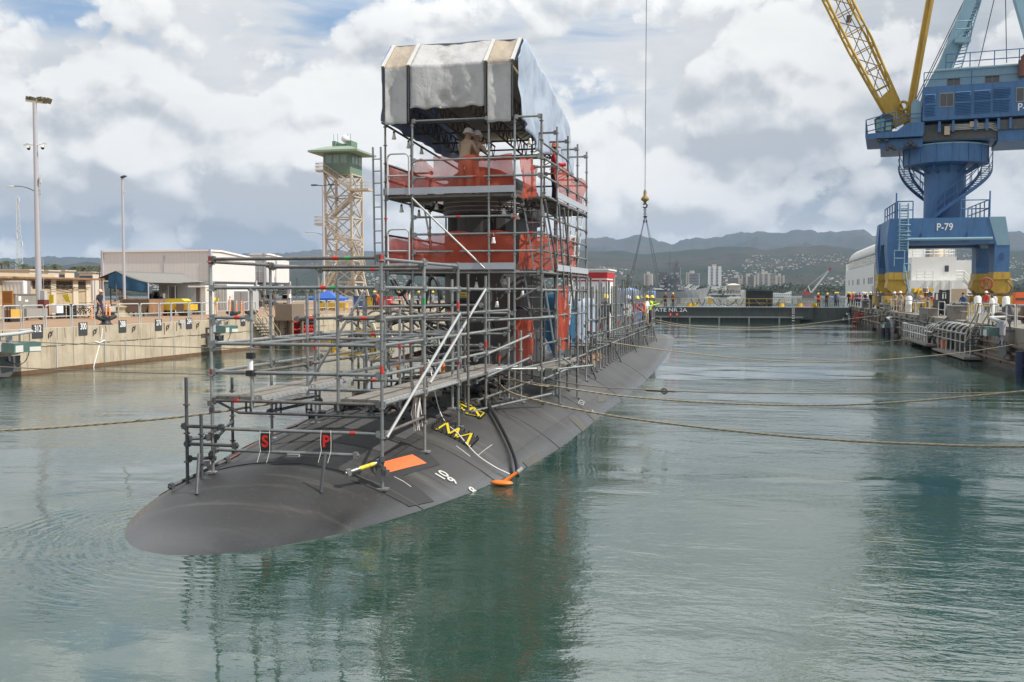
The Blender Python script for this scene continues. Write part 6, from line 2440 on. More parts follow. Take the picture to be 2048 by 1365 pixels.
mb.v = [Vector((p.x + x, p.y, p.z + zt)) for p in mb.v]
mb.build('lamp_head', GALVD, t_)
mb = MB()
mb.beam((x - .3, Y, at(249, 383, Y=Y).z), (x + .25, Y, at(249, 383, Y=Y).z), .05, .05)
mb.build('camera_arm', WHITE, t_)
t_, x, Y, zt = lightmast('slim light mast with twin lamp heads before the control tower', 648, 110, 372, .16, .12, 1)
for sg in (-1, 1):
 mb = MB()
 mb.tube([(x, Y, zt), (x + sg * .8, Y, zt + .1)], .06, 6)
 mb.box((x + sg * 1.1, Y, zt + .1), (.7, .4, .16))
 mb.build('lamp_head', GALVD, t_)
mb = MB()
za = at(648, 472, Y=Y).z
mb.tube(bez((x, Y, za), (x - .9, Y, za + .5), (x - 1.7, Y, za + .45), 8), .06, 6)
mb.ball((x - 2.0, Y, za + .45), (.4, .14, .07), 8)
mb.build('lamp_arm', LGREY, t_)

# lattice aerial far left
Y = 300
x = G(39, Y)
zt = at(39, 393, Y=Y).z
t_ = thing('aerial_tower', 'slender white lattice aerial tower beyond the left quay', 'tower', (x, Y, 1))
mb = MB()
def leg(i, f):
 a = i * 2.094 + .5
 r_ = 1.7 * (1 - f) + .25
 return Vector((x + r_ * math.cos(a), Y + r_ * math.sin(a), 1 + (zt - 1) * f))
for i in range(3):
 mb.tube([leg(i, 0), leg(i, .5), leg(i, 1)], .09, 5)
 for k in range(22):
  mb.cyl(leg(i, k / 22), leg((i + 1) % 3, (k + 1) / 22), .045, n=4)
  mb.cyl(leg(i, k / 22), leg((i + 1) % 3, k / 22), .04, n=4)
mb.build('lattice', mat('aerial white', (.6, .6, .6), .5), t_)
mb = MB()
for f, a in ((.55, 0), (.62, 2), (.70, 4), (.9, 1), (.97, 3)):
 p = leg(a % 3, f)
 mb.cyl(p + Vector((.3, 0, -.8)), p + Vector((.3, 0, .8)), .16, n=6)
mb.build('aerial', WHITE, t_)

# control tower
YT = 150
xa, xb = G(652, YT), G(704, YT)
t_ = thing('control_tower', 'cream lattice tower with zigzag stairs and a pale green cabin', 'tower', ((xa + xb) / 2, YT, ZD))
D = xb - xa
zc0, zc1 = at(680, 349, Y=YT).z, at(680, 306, Y=YT).z
zr0, zr1 = zc1, at(680, 292, Y=YT).z
zb = ZD
cx_, cy_ = (xa + xb) / 2, YT + D / 2
LEGS = []
for sx, sy in ((-1, -1), (1, -1), (1, 1), (-1, 1)):
 def lp(z, sx=sx, sy=sy):
  f = (z - zb) / (zc0 - zb)
  fl = max(0, .22 - f) * 4.0
  h = D / 2 * 1.0 + fl * 2.1 * (1 if sx < 0 else .7)
  return Vector((cx_ + sx * h, cy_ + sy * (D / 2), z))
 LEGS.append(lp)
 mb = MB()
 zs = [zb + (zc0 - zb) * k / 8 for k in range(9)]
 for a, b in zip(zs, zs[1:]):
  mb.beam(lp(a), lp(b), .34, .34)
 mb.build('leg', CREAM, t_)
nb = 6
zs = [zb + (zc0 - zb) * k / nb for k in range(nb + 1)]
for i in range(4):
 A_, B_ = LEGS[i], LEGS[(i + 1) % 4]
 mb = MB()
 for a, b in zip(zs, zs[1:]):
  m_ = (a + b) / 2
  mb.beam(A_(a), B_(b), .17, .17)
  mb.beam(B_(a), A_(b), .17, .17)
  mb.beam(A_(b), B_(b), .2, .2)
 mb.build('bracing', CREAM, t_)
x0, x1 = G(650, YT), G(703, YT)
mb = MB()
mb.bx(x0, x1, YT - .2, YT + D + .3, zc0, zc1)
cab = mb.build('cabin', SAGE, t_)
mb = MB()
zl, zh = at(680, 327, Y=YT).z, at(680, 310, Y=YT).z
for a, b in ((655, 667), (670, 682), (684, 697)):
 mb.bx(G(a, YT), G(b, YT), YT - .25, YT - .19, zl, zh)
for a, b in ((.12, .32), (.4, .6), (.68, .9)):
 mb.bx(x1 - .02, x1 + .05, YT + (D + .3) * a, YT + (D + .3) * b, zl, zh)
mb.build('cabin_window', mat('cabin glass', (.20, .29, .26), .1), cab, split=True)
ov = 1.9
mb = MB()
vs = [(x0 - ov, YT - ov, zr0), (x1 + ov, YT - ov, zr0), (x1 + ov, YT + D + ov, zr0), (x0 - ov, YT + D + ov, zr0)]
vs += [(p[0], p[1], zr0 + .3) for p in vs]
ins = 2.2
vs += [(x0 - ov + ins, YT - ov + ins, zr1), (x1 + ov - ins, YT - ov + ins, zr1), (x1 + ov - ins, YT + D + ov - ins, zr1), (x0 - ov + ins, YT + D + ov - ins, zr1)]
mb.add(vs, [(0, 3, 2, 1), (0, 1, 5, 4), (1, 2, 6, 5), (2, 3, 7, 6), (3, 0, 4, 7), (4, 5, 9, 8), (5, 6, 10, 9), (6, 7, 11, 10), (7, 4, 8, 11), (8, 9, 10, 11)])
rf = mb.build('roof', mat('sage roof', (.25, .34, .26), .6, var=.06, seam=(0, .5, .88)), t_)
mb = MB()
mb.bx(G(662, YT), G(668, YT), YT + 1, YT + D - 1, zr1, zr1 + .95)
mb.bx(G(690, YT), G(700, YT), YT + 1, YT + D - 1, zr1, zr1 + .95)
mb.bx(G(668, YT), G(690, YT), YT + 1.4, YT + D - 1.4, zr1, zr1 + .55)
mb.build('roof_box', SAGE, rf)
mb = MB()
mb.ball((G(683, YT), YT + 2, zr1 + 1.4), .62, 12)
mb.cyl((G(683, YT), YT + 2, zr1 + .5), (G(683, YT), YT + 2, zr1 + 1.0), .12)
mb.build('radar_ball', WHITE, rf)
mb = MB()
for px in (660, 668, 688, 694):
 mb.cyl((G(px, YT), YT + 2, zr1), (G(px, YT), YT + 2, zr1 + 2.2), .03, n=4)
mb.build('whip_aerial', GALVD, rf)

def flight(pa, pb, y, m=CREAM, wd=1.0):
 """one stair flight between two photo points on the tower's front"""
 a, b = at(*pa, Y=y), at(*pb, Y=y)
 mb = MB()
 mb.beam(a, b, .12, .32)
 mb.beam(a + Vector((0, wd, 0)), b + Vector((0, wd, 0)), .12, .32)
 n = 12
 for k in range(n):
  q = a.lerp(b, k / n)
  mb.bx(q.x - .16, q.x + .16, y, y + wd, q.z - .03, q.z + .03)
 mb.build('stair_flight', m, t_)
 mb = MB()
 up = Vector((0, 0, 1.05))
 for o_ in (0, wd):
  oo = Vector((0, o_, 0))
  mb.cyl(a + up + oo, b + up + oo, .05, n=5)
  mb.cyl(a + up * .5 + oo, b + up * .5 + oo, .035, n=5)
  for k in range(6):
   q = a.lerp(b, k / 5) + oo
   mb.cyl(q, q + up, .035, n=5)
 mb.build('stair_rail', m, t_)

def landing(p0, p1, y0, y1, m=CREAM):
 a, b = at(*p0, Y=y0), at(*p1, Y=y0)
 mb = MB()
 mb.bx(a.x, b.x, y0, y1, a.z - .3, a.z)
 mb.build('landing', m, t_)
 mb = MB()
 for z in (.5, 1.05):
  mb.tube([(a.x, y1, a.z + z), (a.x, y0, a.z + z), (b.x, y0, a.z + z), (b.x, y1, a.z + z)], .045, 5)
 n = 8
 for k in range(n + 1):
  q = a.lerp(b, k / n)
  mb.cyl((q.x, y0, a.z), (q.x, y0, a.z + 1.05), .03, n=4)
 mb.build('landing_rail', m, t_)

yf = YT - 1.3
landing((631, 340), (648, 340), yf, YT)
flight((646, 341), (697, 377), yf)
landing((694, 378), (736, 378), yf, YT + 1)
flight((712, 388), (662, 434), YT + 1.5)
landing((629, 447), (648, 447), yf, YT)
flight((648, 450), (698, 491), yf)
landing((695, 492), (722, 492), yf, YT)
flight((706, 495), (726, 540), yf)
flight((722, 540), (690, 585), YT + 1.5)
flight((640, 600), (668, 545), yf, wd=.8)

# blue pop-up canopy, yellow barrier, boats of the crowd's corner
Y = 88
t_ = thing('popup_canopy', 'royal blue pop-up canopy on the left quay', 'canopy', (G(644, Y), Y, ZD))
x0, x1 = G(614, Y), G(673, Y)
z0, z1 = ZP(597, Y, 640), ZP(581, Y, 640)
cx_ = (x0 + x1) / 2
mb = MB()
mb.add([(x0, Y, z0), (x1, Y, z0), (x1, Y + 2.8, z0), (x0, Y + 2.8, z0), (cx_, Y + 1.4, z1), (x0, Y, z0 - .25), (x1, Y, z0 - .25), (x1, Y + 2.8, z0 - .25), (x0, Y + 2.8, z0 - .25)],
       [(0, 1, 4), (1, 2, 4), (2, 3, 4), (3, 0, 4), (5, 6, 1, 0), (6, 7, 2, 1), (7, 8, 3, 2), (8, 5, 0, 3)])
mb.build('cover', BTENT, t_)
for xx, yy in ((x0 + .05, Y + .05), (x1 - .05, Y + .05), (x0 + .05, Y + 2.75), (x1 - .05, Y + 2.75)):
 mb = MB()
 mb.cyl((xx, yy, ZD), (xx, yy, z0), .03, n=5)
 mb.build('pole', LGREY, t_)
Y = 84
t_ = thing('beam_barrier', 'long yellow beam barrier below the blue canopy', 'barrier', (G(662, Y), Y, ZD))
mb = MB()
mb.bx(G(636, Y), G(692, Y), Y, Y + .5, ZP(617, Y, 660), ZP(606, Y, 660))
mb.build('beam', YEL, t_)
mb = MB()
for px in (640, 664, 688):
 mb.bx(G(px, Y) - .1, G(px, Y) + .1, Y + .1, Y + .4, ZD, ZP(617, Y, 660))
mb.build('foot', YEL, t_)
for i, (px, lab) in enumerate(((742, 'yellow pillar box left of the crowd on the left quay'), (765, 'dark red pump unit by the crowd on the left quay'), (720, 'blue crate stack left of the crowd on the left quay'))):
 Y = 92
 t_ = thing(('pillar_box', 'pump_unit', 'crate_stack')[i], lab, ('box', 'pump', 'crates')[i], (G(px, Y), Y, ZD))
 mb = MB()
 w_ = (.5, .8, .7)[i]
 mb.bx(G(px, Y) - w_, G(px, Y) + w_, Y, Y + .8, ZD + .1, ZD + 1.25)
 mb.build('case', (YEL, REDC, BLUEC)[i], t_)
 mb = MB()
 mb.bx(G(px, Y) - w_ - .08, G(px, Y) + w_ + .08, Y - .08, Y + .88, ZD, ZD + .1)
 mb.bx(G(px, Y) - w_ - .04, G(px, Y) + w_ + .04, Y - .04, Y + .84, ZD + 1.25, ZD + 1.32)
 mb.build('trim', GALVD, t_)
# beige blocks far behind the stone building
for i, (a, b, y0, Y, m_, lab) in enumerate(((-80, 60, 542, 150, 0, 'long cream flat roofed block beyond the stone building, leftmost'), (60, 98, 543, 170, 1, 'pale tan low block right of the light mast, beyond the stone building'), (99, 131, 543, 185, 0, 'cream low block with a projecting wing beyond the stone building'), (160, 186, 546, 200, 1, 'small grey white block left of the canopy, far back'))):
 t_ = thing('flat_building', lab, 'building', (G((a + b) / 2, Y), Y, ZD), 'flat roofed buildings behind the left quay')
 mb = MB()
 zt = ZP(y0, Y, (a + b) / 2)
 mb.bx(G(a, Y), G(b, Y), Y, Y + 3, ZD - .5, zt)
 mb.build('wall', (mat('cream wall', (.62, .54, .42), .8, var=.06), mat('tan wall', (.55, .50, .44), .8, var=.06))[m_], t_)
 mb = MB()
 mb.bx(G(a, Y) - .3, G(b, Y) + .3, Y - .3, Y + 3.3, zt, zt + .25)
 mb.build('parapet', mat('parapet', (.50, .44, .36), .8), t_)
 mb = MB()
 for k in range(3):
  f = (k + .5) / 3
  xx = G(a, Y) + (G(b, Y) - G(a, Y)) * f
  mb.bx(xx - .6, xx + .6, Y - .03, Y + .02, zt - 1.6, zt - .7)
 mb.build('window', GLASS, t_)

def palm(label, px, ytop, Y, seed):
 c = Vector((G(px, Y), Y, 1.5))
 zt = at(px, ytop, Y=Y).z
 r_ = random.Random(seed)
 t_ = thing('palm_tree', label, 'palm tree', c, 'palms beyond the left quay')
 mb = MB()
 mb.tube([c, c + Vector((.2, 0, (zt - 1.5) * .5)), Vector((c.x + .1, Y, zt))], .17, 7)
 mb.build('trunk', BARK, t_)
 mb = MB()
 top = Vector((c.x + .1, Y, zt))
 for k in range(20):
  a = r_.uniform(0, 6.28)
  L = r_.uniform(1.9, 2.7)
  up = r_.uniform(-.3, 1.3)
  d = Vector((math.cos(a), math.sin(a), 0))
  spine = bez(top, top + d * L * .5 + Vector((0, 0, up)), top + d * L + Vector((0, 0, up * .3 - r_.uniform(.5, 1.5))), 9)
  sd_ = Vector((-d.y, d.x, 0))
  for i in range(1, 9):
   p = spine[i]
   w_ = .55 * math.sin(math.pi * (i + .8) / 10)
   f = (spine[min(9, i + 1)] - p)
   for sg in (-1, 1):
    tip = p + sd_ * (sg * w_) + f * .8 + Vector((0, 0, -.28 * w_ - r_.uniform(0, .15)))
    mb.add([p, p + f * .55, tip], [(0, 1, 2)])
  mb.tube(spine, .03, 3)
 mb.build('crown', PALMF, t_)

for i, (px, yt, Y, what) in enumerate(((4, 528, 230, 'leftmost at the picture edge'), (19, 526, 236, 'beside the aerial tower, left'), (47, 531, 250, 'behind the aerial tower'), (66, 538, 215, 'just left of the light mast'), (84, 534, 240, 'just right of the light mast'), (108, 532, 225, 'alone between the light mast and the canopy'),
                                       (157, 537, 215, 'left of a close pair before the hangar'), (173, 537, 208, 'right of a close pair before the hangar'), (199, 536, 190, 'at the left corner of the hangar'))):
 palm('coconut palm beyond the stone building, ' + what, px, yt, Y, 20 + i)
# ------------------------------------------------------------------ portal crane on the right quay
YC = 62.0
CX = lambda px, Y=YC: at(px, 480, Y=Y).x
CZ = lambda py, px=1890, Y=YC: at(px, py, Y=Y).z
# the crane is modelled at a smaller size round its base point and then set on its rails at full size
SC_CR = 1.6
ZDC = CZ(619.5)
cr = thing('portal_crane', 'big blue portal crane with yellow boom standing on the right quay', 'crane', (CX(1890), YC + 3, ZDC))
DEP = 6.2
zt, zbm, zlg = CZ(434), CZ(487), CZ(543)
xl0, xl1, xr0, xr1 = CX(1779), CX(1817), CX(1990), CX(2020)
mb = MB()
mb.prism([(xl0, zt), (xl0 - .12, CZ(470)), (xl0 - .12, zbm - .3), (xl0, zlg), (xl1, zlg), (xl1, zbm), (xr0, zbm), (xr0, zlg), (xr1, zlg), (xr1, CZ(490)), (CX(2010), zt)][::-1], 'Y', YC, YC + 1.35)
mb.build('portal_frame', BLUE, cr)
mb = MB()
mb.prism([(xl0, zt), (xl0 - .12, zbm), (xl0, zlg), (xl1, zlg), (xl1, zbm), (xr0, zbm), (xr0, zlg), (xr1, zlg), (xr1, CZ(490)), (CX(2010), zt)][::-1], 'Y', YC + DEP - 1.35, YC + DEP)
mb.build('portal_frame', BLUE, cr)
mb = MB()
for a, b in ((xl0 + .02, xl1 - .02), (xr0 + .02, xr1 - .22)):
 za = CZ(482)
 mb.prism([(YC + 1.3, za), (YC + DEP - 1.3, za), (YC + DEP - 1.3, zt - .02), (YC + 1.3, zt - .02)], 'X', a, b)
 mb.prism([(YC + 1.3, za + .01), (YC + 1.9, za + .01), (YC + 1.3, zlg + .25)], 'X', a, b)
 mb.prism([(YC + DEP - 1.3, za + .01), (YC + DEP - 1.3, zlg + .25), (YC + DEP - 1.9, za + .01)], 'X', a, b)
mb.bx(CX(1840), CX(1945), YC + 1.3, YC + DEP - 1.3, zbm + .2, zt - .02)
mb.build('side_girder', BLUE, cr)
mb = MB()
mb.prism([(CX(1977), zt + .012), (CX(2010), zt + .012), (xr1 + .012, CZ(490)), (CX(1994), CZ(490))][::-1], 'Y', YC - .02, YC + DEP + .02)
mb.build('sunlit_chamfer', TEAL, cr)  # sunlight on the chamfer is painted in as pale blue
mb = MB()
mb.cyl((CX(1817), YC - .12, CZ(477)), (CX(1984), YC - .12, CZ(477)), .1, n=10)
mb.build('cross_pipe', TEAL, cr)
lettering(cr, 'P-79', .58, (CX(1889), YC - .005, CZ(453)), (1, 0, 0), (0, 0, 1), WHITEC, .012, .85, 'crane_number')
mb = MB()
for px in (1843, 1935):
 mb.bx(CX(px) - .03, CX(px) + .03, YC - .12, YC - .003, CZ(482), CZ(464))
mb.build('stiffener', BLUE, cr, split=True)
mb = MB()
mb.prism([(CX(2005) - .13, CZ(519)), (CX(2005) + .10, CZ(519)), (CX(2005) + .10, CZ(507)), (CX(2005) - .02, CZ(504)), (CX(2005) - .13, CZ(507))], 'Y', YC - .02, YC + .01)
mb.build('leg_door', mat('door blue', (.03, .09, .22), .5), cr)
# bogies
for a, b, yy in ((xl0, xl1, YC), (xr0, xr1, YC), (xl0, xl1, YC + DEP - 1.35), (xr0, xr1, YC + DEP - 1.35)):
 mb = MB()
 xm = (a + b) / 2
 mb.bx(a - .05, b + .05, yy - .08, yy + 1.4, zlg - .42, zlg - .004)
 mb.prism([(xm - .55, zlg - .42), (xm + .55, zlg - .42), (xm + .62, zlg - .9), (xm + .3, zlg - 1.25), (xm - .3, zlg - 1.25), (xm - .62, zlg - .9)], 'Y', yy + .05, yy + 1.25)
 mb.cyl((xm, yy + .6, zlg - 1.2), (xm, yy + .6, ZDC + .75), .42, n=14)
 mb.bx(xm - .75, xm + .75, yy - .15, yy + 1.4, ZDC + .35, ZDC + .85)
 for q in (-.62, .25):
  mb.bx(xm + q, xm + q + .35, yy - .3, yy + 1.5, ZDC + .18, ZDC + .72)
 bg_ = mb.build('bogie', CYEL, cr)
 mb = MB()
 for q in (-.1, .45, .95):
  mb.cyl((xm - .5, yy + q, ZDC + .22), (xm - .36, yy + q, ZDC + .22), .22, n=12)
  mb.cyl((xm + .36, yy + q, ZDC + .22), (xm + .5, yy + q, ZDC + .22), .22, n=12)
 mb.build('wheel', GALVD, bg_)
 mb = MB()
 mb.bx(xm - .6, xm + .6, yy - .1, yy + 1.3, zlg - 1.3, zlg - 1.2)
 mb.tube([(xm + .3, yy - .1, zlg - .5), (xm + .5, yy - .25, zlg - .9), (xm + .35, yy - .2, ZDC + .9)], .05, 5)
 mb.build('hydraulic_line', BROWN, bg_)
mb = MB()
mb.tube([(.31 * math.cos(k * .35), .31 * math.sin(k * .35), 0) for k in range(18)], .05, 6, closed=True)
for k in range(6):
 mb.beam((0, 0, 0), (.32 * math.cos(k * 1.05), .32 * math.sin(k * 1.05), 0), .04, .06)
mb.cyl((0, 0, -.08), (0, 0, .08), .08)
mb.v = [Matrix.Translation((CX(1972), YC - .4, CZ(566))) @ Matrix.Rotation(math.pi / 2, 4, 'X') @ p for p in mb.v]
mb.build('cable_reel', mat('reel orange', (.36, .08, .03), .6), cr)

def railrun(mb, pts, h=1.0, step=1.0, r=.03, mids=1):
 """railing along a polyline of points at foot height"""
 pts = [Vector(p) for p in pts]
 up = Vector((0, 0, 1))
 for k in range(mids + 1):
  z = h * (k + 1) / (mids + 1)
  mb.tube([p + up * z for p in pts], r, 5)
 for a, b in zip(pts, pts[1:]):
  n = max(1, int((b - a).length / step))
  for k in range(n + 1):
   p = a.lerp(b, k / n)
   mb.cyl(p, p + up * h, r, n=5)

mb = MB()
railrun(mb, [(CX(1826), YC + .2, zt), (CX(1795), YC + .2, zt), (CX(1795), YC + DEP - .2, zt)], 1.0, 1.1, .035)
railrun(mb, [(CX(1922), YC + .2, zt), (CX(1978), YC + .2, zt), (CX(1978), YC + DEP - .2, zt)], 1.0, 1.1, .035)
for px in (1792, 1979):
 mb.cyl((CX(px), YC + .1, zt), (CX(px), YC + .1, CZ(382)), .045, n=6)
mb.build('deck_railing', BLUE, cr)
# ladder tower on the left leg
mb = MB()
for px in (1796, 1813):
 mb.tube([(CX(px), YC - .5, CZ(405)), (CX(px), YC - .5, CZ(500))], .05, 5)
for k in range(18):
 zz = CZ(410) + (CZ(500) - CZ(410)) * k / 17
 mb.cyl((CX(1796), YC - .5, zz), (CX(1813), YC - .5, zz), .028, n=5)
for yy in (449, 462, 470, 478):
 mb.tube([(CX(1794), YC - .1, CZ(yy)), (CX(1794), YC - .85, CZ(yy)), (CX(1816), YC - .85, CZ(yy)), (CX(1816), YC - .1, CZ(yy))], .03, 5)
railrun(mb, [(CX(1786), YC - .7, CZ(531)), (CX(1806), YC - .7, CZ(531))], .9, .6, .03)
railrun(mb, [(CX(1804), YC - .9, CZ(558)), (CX(1817), YC - .9, CZ(558))], .9, .4, .03)
mb.tube([(CX(1806), YC - .7, CZ(531)), (CX(1818), YC - .9, CZ(600))], .05, 5)
mb.build('access_ladder', TEAL, cr)
# column, stairs round it, ring gallery
XC, YCC = CX(1888, YC + 3), YC + 3.1
RC = 1.17
mb = MB()
mb.lathe([(RC * 1.0, zt - .01), (RC, CZ(331, 1890, YC + 3)), (RC, CZ(290, 1890, YC + 3))], (XC, YCC, 0), 32)
mb.build('column', BLUE, cr)
z1 = zt
zr = CZ(330, 1890, YC + 3)
for a0, a1 in ((-118, 2), (62, 178)):
 mb = MB()
 n = 26
 pin, pout = [], []
 for k in range(n + 1):
  f = k / n
  a = R(a0 + (a1 - a0) * f)
  rr = RC + .12 + f * .75
  zz = z1 + .1 + (zr - z1 - .1) * f
  d = Vector((math.cos(a), math.sin(a), 0))
  pin.append(Vector((XC, YCC, zz)) + d * rr)
  pout.append(Vector((XC, YCC, zz)) + d * (rr + .6))
 for k in range(n):
  mb.beam(pin[k], pout[k], .2, .025)
 for P_ in (pin, pout):
  for p, q in zip(P_, P_[1:]):
   mb.beam(p, q, .04, .2)
  for z in (.5, 1.0):
   mb.tube([p + Vector((0, 0, z)) for p in P_], .025, 4)
  for k in range(0, n, 4):
   mb.cyl(P_[k], P_[k] + Vector((0, 0, 1)), .025, n=4)
 mb.build('curved_stairs', BLUE, cr)
RG = CX(1973, YC + 3) - XC
ZR0, ZR1 = CZ(330, 1890, YC + 3), CZ(296, 1890, YC + 3)
mb = MB()
mb.lathe([(RC + .05, ZR0 - .1), (RG * .8, ZR0 - .04), (RG, ZR0), (RG, ZR0 + .1), (RC, ZR0 + .1)], (XC, YCC, 0), 40, 0, False)
mb.build('gallery_floor', BLUE, cr)
mb = MB()
mb.lathe([(RG, ZR0 + .1), (RG, ZR1), (RG - .05, ZR1), (RG - .05, ZR0 + .1)], (XC, YCC, 0), 40, 0, False)
for k in range(16):
 a = k * math.pi / 8
 mb.box((XC + (RG + .02) * math.cos(a), YCC + (RG + .02) * math.sin(a), (ZR0 + ZR1) / 2 + .05), (.06, .06, ZR1 - ZR0), 0, a)
gp = mb.build('gallery_screen', BLUE, cr)
mb = MB()
mb.tube([(XC + RG * math.cos(k * .157), YCC + RG * math.sin(k * .157), ZR1 + .03) for k in range(40)], .05, 5, closed=True)
mb.build('top_rail', TEAL, gp)
mb = MB()
for k in range(12):
 a = k * math.pi / 6
 mb.beam((XC + RC * math.cos(a), YCC + RC * math.sin(a), ZR0 - .5), (XC + RG * .8 * math.cos(a), YCC + RG * .8 * math.sin(a), ZR0 - .05), .08, .12)
mb.build('gallery_bracket', BLUE, cr, split=True)
# upper works, turned a little; sketched in the front plane then swung about the column
UX = lambda px: CX(px + 11, YC + .8)
UZ = lambda py, px=1900: CZ(py, px, YC + .8)
SW = R(-7)
PIV = (XC, YCC, 0)
TL = lambda px, py: UZ(py + (px - 1840) * .045, 1900)   # undo the slope seen in the photo

def upper(mb, name, m, parent=None):
 mb.rot(PIV, SW)
 return mb.build(name, m, parent or cr)

Y0, Y1 = YC + .8, YC + 5.4
mb = MB()
mb.lathe([(1.35, UZ(297)), (1.35, UZ(286)), (1.7, UZ(284)), (1.7, UZ(278))], (XC, YCC, 0), 28)
upper(mb, 'slew_ring', BLUE)
xe = UX(2330)
mb = MB()
mb.bx(UX(1840), UX(2000), Y0 + .5, Y1 - .5, UZ(278), UZ(243))
mb.bx(UX(1990), xe, Y0 + .25, Y1 - .25, UZ(285), UZ(252))
mb.bx(UX(1757), UX(1842), Y0 + .3, Y1 - .3, UZ(288), UZ(270))
mb.prism([(UX(1728), UZ(268)), (UX(1842), UZ(268)), (UX(1842), UZ(240)), (UX(1810), UZ(240)), (UX(1790), UZ(255)), (UX(1728), UZ(258))], 'Y', Y0 - .1, Y1 + .1)
for px in (1842, 1874, 1901, 1945, 1967, 1990, 2013, 2060):
 mb.bx(UX(px) - .07, UX(px) + .07, Y0 - .02, Y0 + .2, UZ(262), UZ(240))
upper(mb, 'turntable_frame', BLUE)
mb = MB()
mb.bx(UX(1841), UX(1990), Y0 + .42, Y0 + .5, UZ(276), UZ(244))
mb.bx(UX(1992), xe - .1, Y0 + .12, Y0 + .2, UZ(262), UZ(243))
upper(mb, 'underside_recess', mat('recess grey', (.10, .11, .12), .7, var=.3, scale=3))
mb = MB()
mb.bx(UX(1934), UX(1950), Y0 + .1, Y0 + .4, UZ(254), UZ(243))
mb.bx(UX(1884), UX(1895), Y0 + .1, Y0 + .4, UZ(267), UZ(250))
upper(mb, 'junction_box', CREAM)
mb = MB()
for k in range(4):
 mb.tube([(UX(1895), Y0 + .2, UZ(248 + 3 * k)), (UX(1975), Y0 + .2, UZ(248 + 3 * k)), (UX(1985), Y0 + .25, UZ(250 + 4 * k)), (UX(1990), Y0 + .3, UZ(262))], .035, 5)
upper(mb, 'conduit', LGREY)
# machinery house
xh0 = UX(1840)
zh0, zh1, zh2 = UZ(238), UZ(170), UZ(137)
mb = MB()
mb.bx(xh0, xe, Y0 - .1, Y1 + .1, zh0, zh1)
house = upper(mb, 'machinery_house', BLUE)
mb = MB()
mb.prism([(xh0 + .1, zh1 - .01), (xe, zh1 - .01), (xe, zh2), (UX(1866), zh2), (UX(1858), zh2 - .15)], 'Y', Y0 + .25, Y1 - .25)
upper(mb, 'upper_house', TEAL)
mb = MB()
mb.bx(UX(1862), xe, Y0 + .15, Y1 - .15, zh2, zh2 + .08)
upper(mb, 'house_roof', mat('roof pale', (.38, .52, .52), .5), house)
for a, b, c_, d, yy in ((1873, 1901, 183, 211, Y0 - .1), (2022, 2050, 175, 203, Y0 - .1), (1887, 1914, 150, 168, Y0 + .25), (1961, 1991, 146, 166, Y0 + .25), (2040, 2060, 143, 160, Y0 + .25)):
 s_ = (a - 1840) * .045
 mb = MB()
 mb.bx(UX(a), UX(b), yy - .03, yy + .02, UZ(d + s_), UZ(c_ + s_))
 fr_ = upper(mb, 'window', mat('window frame', (.30, .32, .32), .5))
 mb = MB()
 m_ = (a + b) / 2
 for p, q in ((a + 1.2, m_ - .5), (m_ + .5, b - 1.2)):
  mb.bx(UX(p), UX(q), yy - .045, yy - .032, UZ(d + s_ - 1.5), UZ(c_ + s_ + 1.5))
 upper(mb, 'pane', GLASS, fr_)
for a, b, c_, d in ((1844, 1866, 184, 228), (1904, 1935, 180, 226), (1941, 1973, 178, 224), (1978, 2011, 175, 222), (2070, 2110, 172, 218)):
 s_ = (a - 1840) * .045
 mb = MB()
 z0, z1 = UZ(d + s_), UZ(c_ + s_)
 mb.bx(UX(a), UX(b), Y0 - .108, Y0 - .095, z0, z1, 1)
 nn = 15
 for k in range(nn):
  zz = z0 + (z1 - z0) * (k + .5) / nn
  if k == nn // 2:
   mb.bx(UX(a), UX(b), Y0 - .16, Y0 - .11, zz - .04, zz + .04)
   continue
  mb.add([(UX(a), Y0 - .16, zz - .035), (UX(b), Y0 - .16, zz - .035), (UX(b), Y0 - .11, zz + .03), (UX(a), Y0 - .11, zz + .03), (UX(a), Y0 - .15, zz - .045), (UX(b), Y0 - .15, zz - .045)],
               [(0, 1, 2, 3), (4, 5, 1, 0)])
 upper(mb, 'louvre', [BLUE, mat('louvre dark', (.02, .045, .10), .6)])
vs, fs = text('P-79', .60, .012, sx=.85)
mb = MB()
o_ = Vector((UX(2043), Y0 - .11, UZ(213 + 9)))
mb.add([o_ + Vector((p.x, -p.z, p.y)) for p in vs], fs)
upper(mb, 'crane_number', WHITEC)
mb = MB()
railrun(mb, [(xh0 + .05, Y0 + .02, zh1), (xe, Y0 + .02, zh1)], .85, 2.3, .028)
railrun(mb, [(UX(1885), Y0 + .4, zh2), (xe, Y0 + .4, zh2)], .95, 1.2, .03)
railrun(mb, [(UX(1788), Y0 - .05, UZ(252)), (UX(1728), Y0 - .05, UZ(266)), (UX(1728), Y1, UZ(266))], 1.05, .7, .03, 2)
mb.tube([(UX(1790), Y0 - .05, UZ(232)), (UX(1805), Y0 - .05, UZ(222)), (UX(1838), Y0 - .05, UZ(222))], .03, 5)
mb.tube([(UX(1790), Y0 - .05, UZ(241)), (UX(1805), Y0 - .05, UZ(231)), (UX(1838), Y0 - .05, UZ(231))], .03, 5)
upper(mb, 'house_railing', BLUE)
